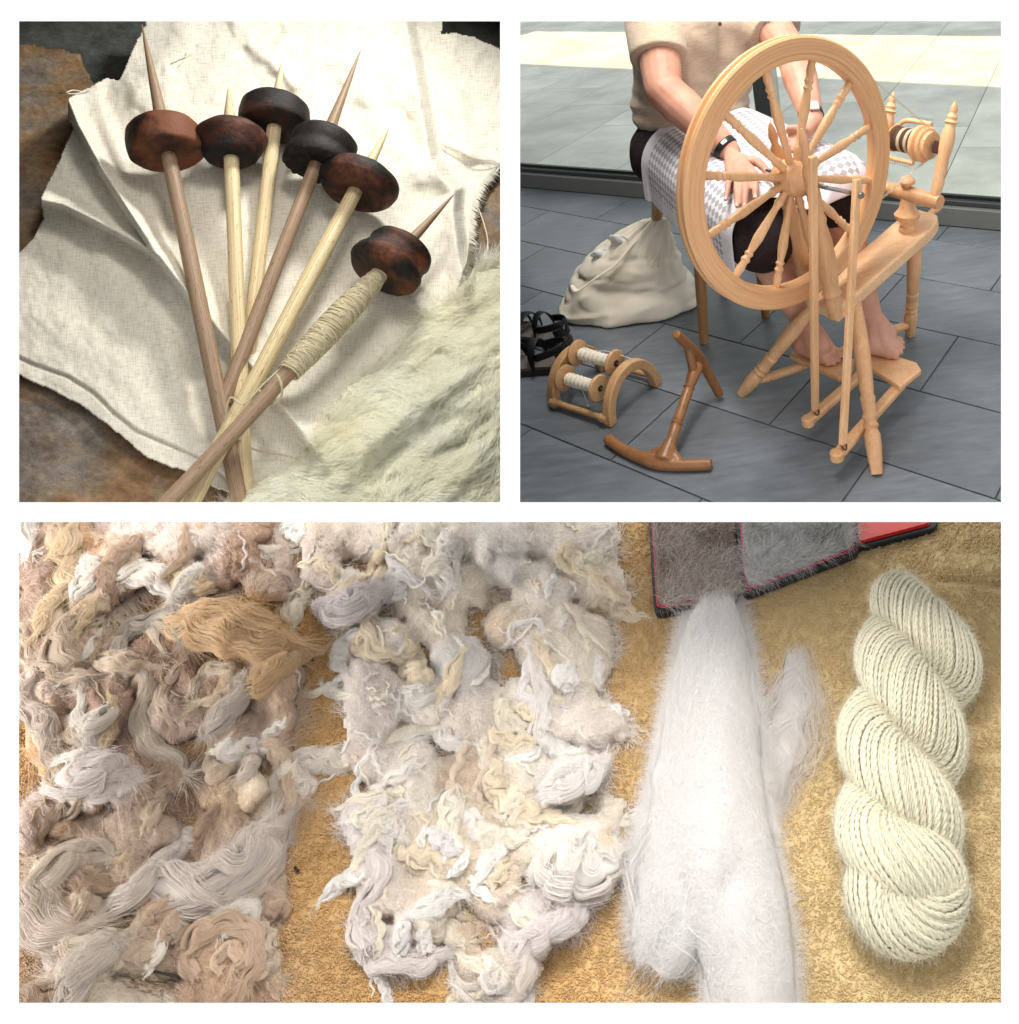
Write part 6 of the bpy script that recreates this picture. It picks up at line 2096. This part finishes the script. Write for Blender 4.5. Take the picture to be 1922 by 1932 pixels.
# ---- 2: washed white locks --------------------------------------------------
WHT, CRM, LAV = (238, 233, 227), (238, 230, 216), (234, 229, 228)
B2 = [
    (868, 1005, 62, 66, 0, 44, WHT), (870, 1110, 56, 50, 0, 38, CRM), (1000, 1190, 50, 44, 0, 36, WHT),
    (640, 1010, 90, 60, 0, 34, (222, 208, 196)), (760, 1000, 90, 60, 0, 44, WHT), (945, 1040, 62, 80, 0, 56, (220, 219, 220)), (1080, 1010, 100, 60, 0, 46, WHT), (661, 1128, 72, 52, -.5, 46, LAV), (600, 1080, 46, 36, -.4, 34, (222, 210, 204)), (790, 1090, 80, 70, 0, 44, CRM), (1130, 1090, 60, 60, 0, 36, CRM), (1030, 1110, 70, 60, 0, 40, WHT),
    (735, 1200, 58, 48, 0, 44, WHT), (870, 1255, 62, 58, .5, 58, (216, 217, 220)), (830, 1180, 60, 50, 0, 40, CRM), (960, 1180, 60, 50, 0, 36, (222, 204, 178)), (1066, 1230, 100, 92, 0, 56, (230, 224, 212)), (700, 1318, 62, 86, .1, 54, (222, 212, 208)), (790, 1320, 60, 60, 0, 44, WHT), (900, 1350, 80, 70, 0, 44, (224, 214, 206)), (1000, 1330, 60, 70, 0, 46, WHT),
    (1100, 1366, 92, 58, .1, 56, (230, 222, 218)), (690, 1420, 54, 56, 0, 40, (220, 208, 202)), (770, 1450, 66, 70, 0, 44, WHT), (880, 1460, 56, 70, 0, 30, (210, 180, 150)), (970, 1450, 70, 70, 0, 42, CRM), (1072, 1475, 74, 54, -.5, 60, (238, 236, 238)), (700, 1555, 56, 78, .1, 50, (222, 214, 216)), (780, 1540, 56, 80, 0, 40, WHT), (860, 1590, 110, 110, 0, 54, (228, 214, 188)), (980, 1560, 60, 100, 0, 44, CRM),
    (1084, 1602, 96, 66, .35, 66, (240, 238, 238)), (1150, 1540, 36, 40, 0, 26, CRM), (720, 1660, 60, 80, 0, 44, (220, 210, 204)), (800, 1690, 90, 60, 0, 44, (226, 214, 196)), (930, 1680, 60, 60, 0, 40, (222, 206, 190)), (1036, 1720, 92, 60, -.5, 54, (222, 216, 220)), (700, 1770, 46, 44, 0, 40, (222, 214, 214)), (762, 1762, 22, 44, 0, 46, (230, 228, 232)), (802, 1760, 20, 44, 0, 44, (230, 228, 230)), (770, 1808, 70, 24, 0, 34, (218, 208, 206)),
    (940, 1838, 84, 46, -.1, 44, (228, 218, 204)), (985, 1790, 46, 70, .5, 44, (216, 210, 216)), (880, 1800, 26, 60, 0, 20, (212, 190, 160)), (1120, 1660, 44, 40, 0, 30, (224, 214, 208)),
]
whm = wool_mat('washed_wool', rough=.75, trans=.2)
wl_ = thing('washed_locks', 'pile of curly washed white locks in the middle of the towel', 'wool', bs((900, 1450)))
warm = lambda c: tuple(.55 * v + .45 * w_ for v, w_ in zip(c, (240, 232, 222)))
B2 = [(*b_[:6], warm(b_[6])) for b_ in B2]
p2 = Pile(B2, (540, 960, 1230, 1930), 6, 8, 1.2, 9.0)
p2.mass(whm, wl_, dark=.93)
p2.hair(45000, whm, wl_, (14, 48), .4, 2.2, (.2, .4), curl=.35, fld=.016, K=10, jit=.15)
# hand-read larger locks
LK2 = [
    ([(1020, 1640), (1060, 1620), (1110, 1640), (1160, 1620)], [50, 80, 78, 40], (242, 240, 238), 600), ([(1030, 1500), (1070, 1484), (1110, 1468), (1140, 1440)], [36, 60, 56, 24], (240, 238, 240), 460),
    ([(1012, 1380), (1020, 1320), (1010, 1262), (1000, 1220)], [22, 30, 28, 14], (238, 234, 234), 300), ([(850, 1010), (848, 1040), (844, 1070), (850, 1110)], [28, 34, 30, 22], (238, 236, 236), 280), ([(690, 1786), (676, 1752), (690, 1700), (716, 1660), (704, 1610)], [26, 30, 30, 28, 20], (222, 214, 216), 420),
    ([(680, 1800), (706, 1820), (752, 1816), (800, 1822), (836, 1800)], [14, 22, 22, 22, 14], (226, 220, 220), 300), ([(706, 1822), (716, 1850), (728, 1878), (732, 1910)], [12, 16, 15, 12], (232, 230, 232), 180), ([(760, 1800), (758, 1770), (768, 1730)], [20, 22, 16], (234, 232, 236), 180), ([(804, 1800), (800, 1764), (806, 1726)], [18, 20, 14], (234, 232, 234), 180),
    ([(860, 1850), (900, 1872), (950, 1880), (990, 1850), (996, 1800)], [16, 30, 36, 34, 22], (226, 218, 212), 380), ([(980, 1790), (1020, 1760), (1070, 1740), (1110, 1700)], [40, 50, 44, 20], (222, 217, 222), 380), ([(600, 1140), (640, 1150), (680, 1130), (720, 1100)], [20, 44, 50, 26], (218, 212, 218), 360), ([(1134, 1090), (1160, 1104), (1182, 1130), (1186, 1150)], [10, 14, 12, 4], (236, 214, 186), 120),
    ([(880, 1400), (866, 1440), (850, 1480), (870, 1510)], [12, 16, 14, 8], (226, 206, 182), 160), ([(930, 1400), (920, 1450), (900, 1490), (912, 1520)], [14, 20, 16, 8], (228, 208, 190), 200),
]
for i, (pt, wd, c, nf) in enumerate(LK2):
    lock(wl_, whm, pt, wd, warm(c), p2, nf, .4, .75, (2.0, 4), .10, i + 40)
more_locks(wl_, whm, p2, 95, [WHT, CRM, (240, 234, 222), (243, 240, 236), LAV, (238, 226, 206)], 120, (12, 34), (45, 130))
flush('lock_fibres', whm, wl_)
smooth_spots = [(945, 1040, 60), (870, 1255, 50), (1072, 1475, 56), (1084, 1602, 72), (661, 1128, 44)]
curls(p2, wl_, whm, 130, [lin(c) for c in (WHT, CRM, (240, 233, 220), (242, 238, 232), LAV, (236, 224, 204))], smooth_spots, (28, 85), 18, (2.2, 5.0), 'small_curls', .0)

# ---- 3: carded roll ----------------------------------------------------------
cardm = wool_mat('carded_wool', rough=.9, trans=.35)
rol = thing('carded_roll', 'soft white roll of carded wool forked at its lower end', 'wool roll', bs((1340, 1560)))
RW = (242, 240, 239)
paths = [([(1352, 1118), (1346, 1210), (1340, 1330), (1335, 1450), (1322, 1570), (1296, 1680), (1258, 1770), (1236, 1818)], [44, 118, 160, 190, 206, 190, 140, 70], 40),
         ([(1356, 1120), (1350, 1230), (1346, 1360), (1346, 1480), (1356, 1600), (1388, 1720), (1412, 1820), (1424, 1930)], [44, 118, 170, 190, 210, 200, 170, 150], 40),
         ([(1330, 1300), (1300, 1420), (1280, 1540), (1262, 1640), (1250, 1740)], [60, 100, 120, 130, 90], 20)]
halo, hcol, hrad = [], [], []
for q, (pt, wd, nf) in enumerate(paths):
    lock(rol, cardm, pt, wd, RW, None, nf, .62 if q < 2 else .5, .62, 0.0, .10, q + 70, 'roll_strand', tw=.7, core=.95, rad=(.16, .28))
    Q = spline(np.array(pt, float), 60); w_ = np.interp(np.linspace(0, 1, 60), np.linspace(0, 1, len(wd)), wd)
    d_ = np.gradient(Q, axis=0); d_ /= np.linalg.norm(d_, axis=1)[:, None]; nn_ = np.stack([-d_[:, 1], d_[:, 0]], 1)
    n_ = 52000
    k_ = rng.integers(0, 60, n_); sd_ = rng.choice([-1, 1], n_); rr_ = rng.uniform(.0, 1.02, n_) ** .5
    base_ = Q[k_] + nn_[k_] * (sd_ * rr_ * w_[k_] * .5)[:, None] + d_[k_] * rng.uniform(-8, 8, (n_, 1))
    a_ = np.arctan2(nn_[k_, 1] * sd_, nn_[k_, 0] * sd_) + np.where(rng.uniform(0, 1, n_) < .6, rng.normal(.5, .7, n_), rng.uniform(-3.1, 3.1, n_)) * sd_
    L_ = rng.uniform(14, 56, n_) * (rng.uniform(0, 1, n_) ** .4)
    t_ = np.linspace(0, 1, 8)[None]
    wg_ = rng.normal(0, .16, (n_, 8)).cumsum(1) + rng.normal(0, .8, (n_, 1)) * t_
    X_ = base_[:, :1] + np.cumsum(np.cos(a_[:, None] + wg_), 1) / 8 * L_[:, None]; Y_ = base_[:, 1:] + np.cumsum(np.sin(a_[:, None] + wg_), 1) / 8 * L_[:, None]
    sc_ = bscale_a(base_[:, 0], base_[:, 1])[:, None]
    rx_ = np.clip(((X_ - Q[k_, 0][:, None]) * nn_[k_, 0][:, None] + (Y_ - Q[k_, 1][:, None]) * nn_[k_, 1][:, None]) / (w_[k_][:, None] * .5), -1, 1)
    hz = np.sqrt(np.maximum(1 - rx_ ** 2, 0)) * (w_[k_] * .5 * .62)[:, None] + w_[k_][:, None] * .5 * .6 + np.abs(rng.normal(0, 3.6, (n_, 1))) + 8 * t_ * rng.uniform(0, 1, (n_, 1)) ** 3 - 9 * (np.abs(rx_) > .98)
    halo.append(bgrid(X_, Y_, np.maximum(hz, 7) * sc_)); hcol.append(np.tile(lin((246, 244, 243)), (n_, 1)) * rng.uniform(.88, 1.0, (n_, 1))); hrad.append(sc_[:, 0] * rng.uniform(.08, .19, n_))
# the thinner tuft lying against its side
lock(rol, cardm, [(1500, 1235), (1496, 1310), (1474, 1400), (1452, 1480), (1436, 1560)], [44, 84, 92, 80, 40], (240, 236, 234), None, 420, .4, .45, 0.0, .45, 81, 'side_tuft', tw=1.8, core=.7, rad=(.09, .18))
flush('roll_fibres', cardm, rol)
fibres('fluff', np.concatenate(halo), np.concatenate(hrad), cardm, rol, np.concatenate(hcol))

# ---- 4: twisted skein ---------------------------------------------------------
skm = wool_mat('skein_wool', rough=.8, trans=.1)
sk = thing('yarn_skein', 'twisted skein of cream handspun yarn lying right of the carded roll', 'skein', bs((1700, 1480)))
axp = spline([(1744, 1186), (1726, 1270), (1704, 1380), (1694, 1490), (1698, 1600), (1708, 1668)], 300)


TURNS, LAY = 1.75, 1.0


def skein_line(n):
    """Closed centre line of the doubled hank: down one side of the twist, round the end, up the other, over the top."""
    out, rads = [], []

    def axis(t_):
        k_ = t_ * 299; i_ = min(int(k_), 298); f_ = k_ - i_
        c = axp[i_] * (1 - f_) + axp[i_ + 1] * f_
        d_ = axp[i_ + 1] - axp[i_]; d_ = d_ / np.linalg.norm(d_)
        return c, d_, np.array([-d_[1], d_[0]])
    A_ = 60.0
    for half in (0, 1):
        u = np.linspace(0, 1, n)
        if half: u = u[::-1]
        for t_ in u:
            c, d_, nr_ = axis(t_)
            ph = LAY * 2 * math.pi * TURNS * (t_ - 1) + half * math.pi
            out.append((*(c + nr_ * math.cos(ph) * A_), 80 + math.sin(ph) * A_ * .75)); rads.append(56 + 6 * math.sin(t_ * 3.14))
        c, d_, nr_ = axis(1.0 if not half else 0.0)
        for a_ in np.linspace(.06, .94, 22) * math.pi:
            if not half:
                out.append((*(c + nr_ * math.cos(a_) * A_ + d_ * math.sin(a_) * 62), 80 - 8 * math.sin(a_))); rads.append(60)
            else:
                ph = LAY * 2 * math.pi * TURNS * -1 + math.pi + a_ * 1.0
                out.append((*(c + nr_ * math.cos(ph) * A_ - d_ * math.sin(a_) * 40), 80 + math.sin(ph) * A_ * .75)); rads.append(52)
    return np.array(out), np.array(rads)


SL_, SR_ = skein_line(110)
_k = int(np.argmin(SL_[:, 2])); SL_ = np.roll(SL_, -_k, 0); SR_ = np.roll(SR_, -_k)
for _ in range(4):
    SL_ = (np.roll(SL_, 1, 0) + 2 * SL_ + np.roll(SL_, -1, 0)) / 4
sW = bgrid(SL_[:, 0], SL_[:, 1], np.zeros(len(SL_)))
sS = bscale_a(SL_[:, 0], SL_[:, 1])
sW = bgrid(SL_[:, 0], SL_[:, 1], SL_[:, 2] * sS * .80)
T_ = np.gradient(sW, axis=0); T_ /= np.linalg.norm(T_, axis=1)[:, None]
nr = np.array([0, 0, 1.0]); NF = []
nr = nr - (nr @ T_[0]) * T_[0]
for i in range(len(T_)):
    nr = nr - (nr @ T_[i]) * T_[i]; nr = nr / np.linalg.norm(nr); NF.append(nr.copy())
NF = np.array(NF); BFr = np.cross(T_, NF)
arc = np.concatenate([[0], np.cumsum(np.linalg.norm(np.diff(sW, axis=0), axis=1))]) / sS.mean()
put('skein_core', MB().tube(sW, SR_ * sS * .86, 16), skm, sk, ang=180)
set_col(bpy.data.objects['skein_core'].data, np.tile(lin((196, 186, 150)), (len(bpy.data.objects['skein_core'].data.vertices), 1)))
NY = 54
KT = 2 * math.pi / 230
for k in range(NY):
    th = 2 * math.pi * k / NY + KT * arc + rng.normal(0, .02, len(arc)).cumsum() * .08
    rr_ = SR_ * sS * (.92 + .05 * math.sin(k * 2.4))
    pth = sW + rr_[:, None] * (np.cos(th)[:, None] * NF + np.sin(th)[:, None] * BFr)
    yr = sS.mean() * 3.7 * (1 + .10 * np.sin(arc / 9 + k) + .08 * rng.normal(0, 1, len(arc)))
    yp = spline(pth, 640); yt = np.gradient(yp, axis=0); yt /= np.linalg.norm(yt, axis=1)[:, None]
    yn = ZUP - (yt @ ZUP)[:, None] * yt; yn /= np.linalg.norm(yn, axis=1)[:, None] + 1e-9; yb = np.cross(yt, yn)
    ya = np.concatenate([[0], np.cumsum(np.linalg.norm(np.diff(yp, axis=0), axis=1))]) / sS.mean() * (2 * math.pi / 24.0) + k
    ya = ya + np.cumsum(rng.normal(0, .12, len(ya)))
    yq = np.interp(np.linspace(0, 1, 640), np.linspace(0, 1, len(arc)), yr)
    mbk = MB()
    for sg in (0, math.pi):
        mbk.tube(yp + (yq * .46)[:, None] * (np.cos(ya + sg)[:, None] * yn + np.sin(ya + sg)[:, None] * yb), yq * .60, 5)
    yo = put('yarn_strand', mbk, skm, sk, ang=180, fix=False)
    set_col(yo.data, np.tile(lin((230, 225, 202)) * rng.uniform(.86, 1.04), (len(yo.data.vertices), 1)))
# short fuzz on the yarn
n_ = 42000
kk = rng.integers(0, len(arc), n_); th = rng.uniform(0, 6.28, n_)
b0 = sW[kk] + (SR_ * sS)[kk][:, None] * 1.0 * (np.cos(th)[:, None] * NF[kk] + np.sin(th)[:, None] * BFr[kk])
dv = T_[kk] * rng.normal(0, 1, (n_, 1)) + (np.cos(th)[:, None] * NF[kk] + np.sin(th)[:, None] * BFr[kk]) * rng.uniform(.2, 1.2, (n_, 1)) + rng.normal(0, .4, (n_, 3))
dv /= np.linalg.norm(dv, axis=1)[:, None]
tt_ = np.linspace(0, 1, 5)[None, :, None]
FS = b0[:, None] + dv[:, None] * tt_ * (rng.uniform(5, 20, n_) * sS.mean())[:, None, None] + rng.normal(0, .0008, (n_, 5, 3))
fibres('yarn_fuzz', FS, sS.mean() * .14, skm, sk, np.tile(lin((236, 232, 212)), (n_, 1)))

# ---- hand carders at the far edge ---------------------------------------------
blk = plain('black_rubber_edge', (.014, .014, .018), .5, .4, 40, .3)
red = plain('red_lacquer', (.62, .03, .02), .35, .5, 20, .1)
mag = plain('magenta_edge', (.50, .02, .09), .5, .4)


def rrect(poly, r, n=5):
    """Round the corners of a polygon given in overview pixels."""
    poly = [np.asarray(p, float) for p in poly]
    out = []
    m = len(poly)
    for i in range(m):
        p, a_, b_ = poly[i], poly[i - 1], poly[(i + 1) % m]
        u_, v_ = unit(a_ - p), unit(b_ - p)
        for t_ in np.linspace(0, 1, n): out.append((p + u_ * r * (1 - t_) ** 2 + v_ * r * t_ ** 2))
    return out


def plate(poly, h0, h1):
    n = len(poly)
    sc_ = bscale(*np.mean(poly, 0))
    V = [bs(p, 0) + ZUP * h0 * sc_ for p in poly] + [bs(p, 0) + ZUP * h1 * sc_ for p in poly]
    return MB().add(V, [tuple(range(n - 1, -1, -1)), tuple(range(n, 2 * n))] + [(i, (i + 1) % n, (i + 1) % n + n, i + n) for i in range(n)])


def shrink(poly, k):
    c = np.mean(poly, 0)
    return [c + (np.asarray(p) - c) * k for p in poly]


def carder(label, outer, inner_k, tone, h, top_mat, wires=True, fuzz=None, edge=None):
    c = thing('hand_carder', label, 'hand carder', bs(np.mean(outer, 0)), 'hand carders at the towel edge')
    ro_ = rrect(outer, 16)
    put('rubber_edge', plate(ro_, h, h + 14), blk, c, bevel=.002)
    put('backing', plate(rrect(shrink(outer, inner_k + .03), 12), h + 14.2, h + 17), edge or mag, c)
    inn = rrect(shrink(outer, inner_k), 10)
    put('wire_pad', plate(inn, h + 17.2, h + 20), top_mat, c)
    if wires:
        n_ = 9000
        bb_ = np.array(inn); lo_, hi_ = bb_.min(0), bb_.max(0)
        x = rng.uniform(lo_[0], hi_[0], n_); y = rng.uniform(lo_[1], hi_[1], n_)
        k_ = inside(inn, x, y); x, y = x[k_], y[k_]
        sc_ = bscale(*np.mean(outer, 0)); n_ = len(x)
        a_ = rng.normal(-.5, .35, n_)
        t_ = np.linspace(0, 1, 4)[None]
        px_ = x[:, None] + np.cos(a_)[:, None] * t_ * 9; py_ = y[:, None] + np.sin(a_)[:, None] * t_ * 9
        z_ = (h + 20 + t_ * rng.uniform(4, 10, (n_, 1))) * sc_
        base_ = bgrid(px_, py_, np.zeros(px_.shape))
        base_[..., 2] += z_
        C_ = np.array(tone)[None] * rng.uniform(.7, 1.25, (n_, 1))
        fibres('wire_teeth', base_, sc_ * .6, wool_mat('carder_fuzz', rough=.7), c, np.clip(C_, 0, .9))
    return c


padg = plain('grey_pad', (.26, .26, .26), .8, .3, 90, .3)
padb = plain('brown_pad', (.17, .13, .115), .85, .3, 90, .35)
carder('red-backed hand carder with black rim, farthest toward the skein side', [(1560, 940), (1745, 925), (1772, 1004), (1590, 1052)], .84, (.6, .03, .02), 0, red, wires=False, edge=red)
carder('grey hand carder with black rim and magenta edge beside the skein', [(1380, 900), (1612, 900), (1622, 1062), (1404, 1146)], .90, lin((176, 176, 174)), 12, padg)
carder('brownish hand carder with red edge above the carded roll', [(1222, 900), (1386, 900), (1398, 1150), (1238, 1176)], .90, lin((150, 134, 124)), 8, padb, edge=plain('red_edge', (.45, .03, .06), .5))


# wool still caught in the teeth of the two carders
def caught(parent, poly, n_, h, cols_):
    bb_ = np.array(poly, float); lo_, hi_ = bb_.min(0), bb_.max(0)
    x = rng.uniform(lo_[0], hi_[0], n_ * 2); y = lo_[1] + (hi_[1] - lo_[1]) * rng.uniform(0, 1, n_ * 2) ** .6
    k_ = inside(poly, x, y) & (fbm(np.stack([x, y], -1), .02, 2, 70) > -.25)
    x, y = x[k_][:n_], y[k_][:n_]; n_ = len(x)
    a_ = rng.normal(-.6, .8, n_); L_ = rng.uniform(15, 48, n_); K_ = 8
    wg_ = rng.normal(0, .2, (n_, K_)).cumsum(1)
    X_ = x[:, None] + np.cumsum(np.cos(a_[:, None] + wg_), 1) / K_ * L_[:, None]; Y_ = y[:, None] + np.cumsum(np.sin(a_[:, None] + wg_), 1) / K_ * L_[:, None]
    P_ = bgrid(X_, Y_, np.zeros(X_.shape)); sc_ = bscale(*np.mean(poly, 0))
    P_[..., 2] += sc_ * (h + np.abs(rng.normal(0, 6, (n_, 1))) + 5 * np.sin(np.linspace(0, 3.1, K_))[None])
    C_ = np.array([lin(c) for c in cols_])[rng.integers(0, len(cols_), n_)] * rng.uniform(.9, 1.05, (n_, 1))
    fibres('caught_wool', P_, np.full(n_, sc_ * .16), cardm, parent, np.clip(C_, 0, .93))


cs_ = [o for o in bpy.data.objects if o.name.startswith('hand_carder')]
cs_.sort(key=lambda o: o.location.x)
caught(cs_[0], [(1230, 905), (1380, 905), (1392, 1150), (1246, 1170)], 7000, 26, [(206, 198, 192), (180, 168, 160), (226, 222, 220), (196, 176, 170)])
caught(cs_[1], [(1392, 905), (1600, 905), (1606, 1056), (1412, 1136)], 8000, 30, [(214, 213, 212), (196, 196, 196), (228, 228, 230)])
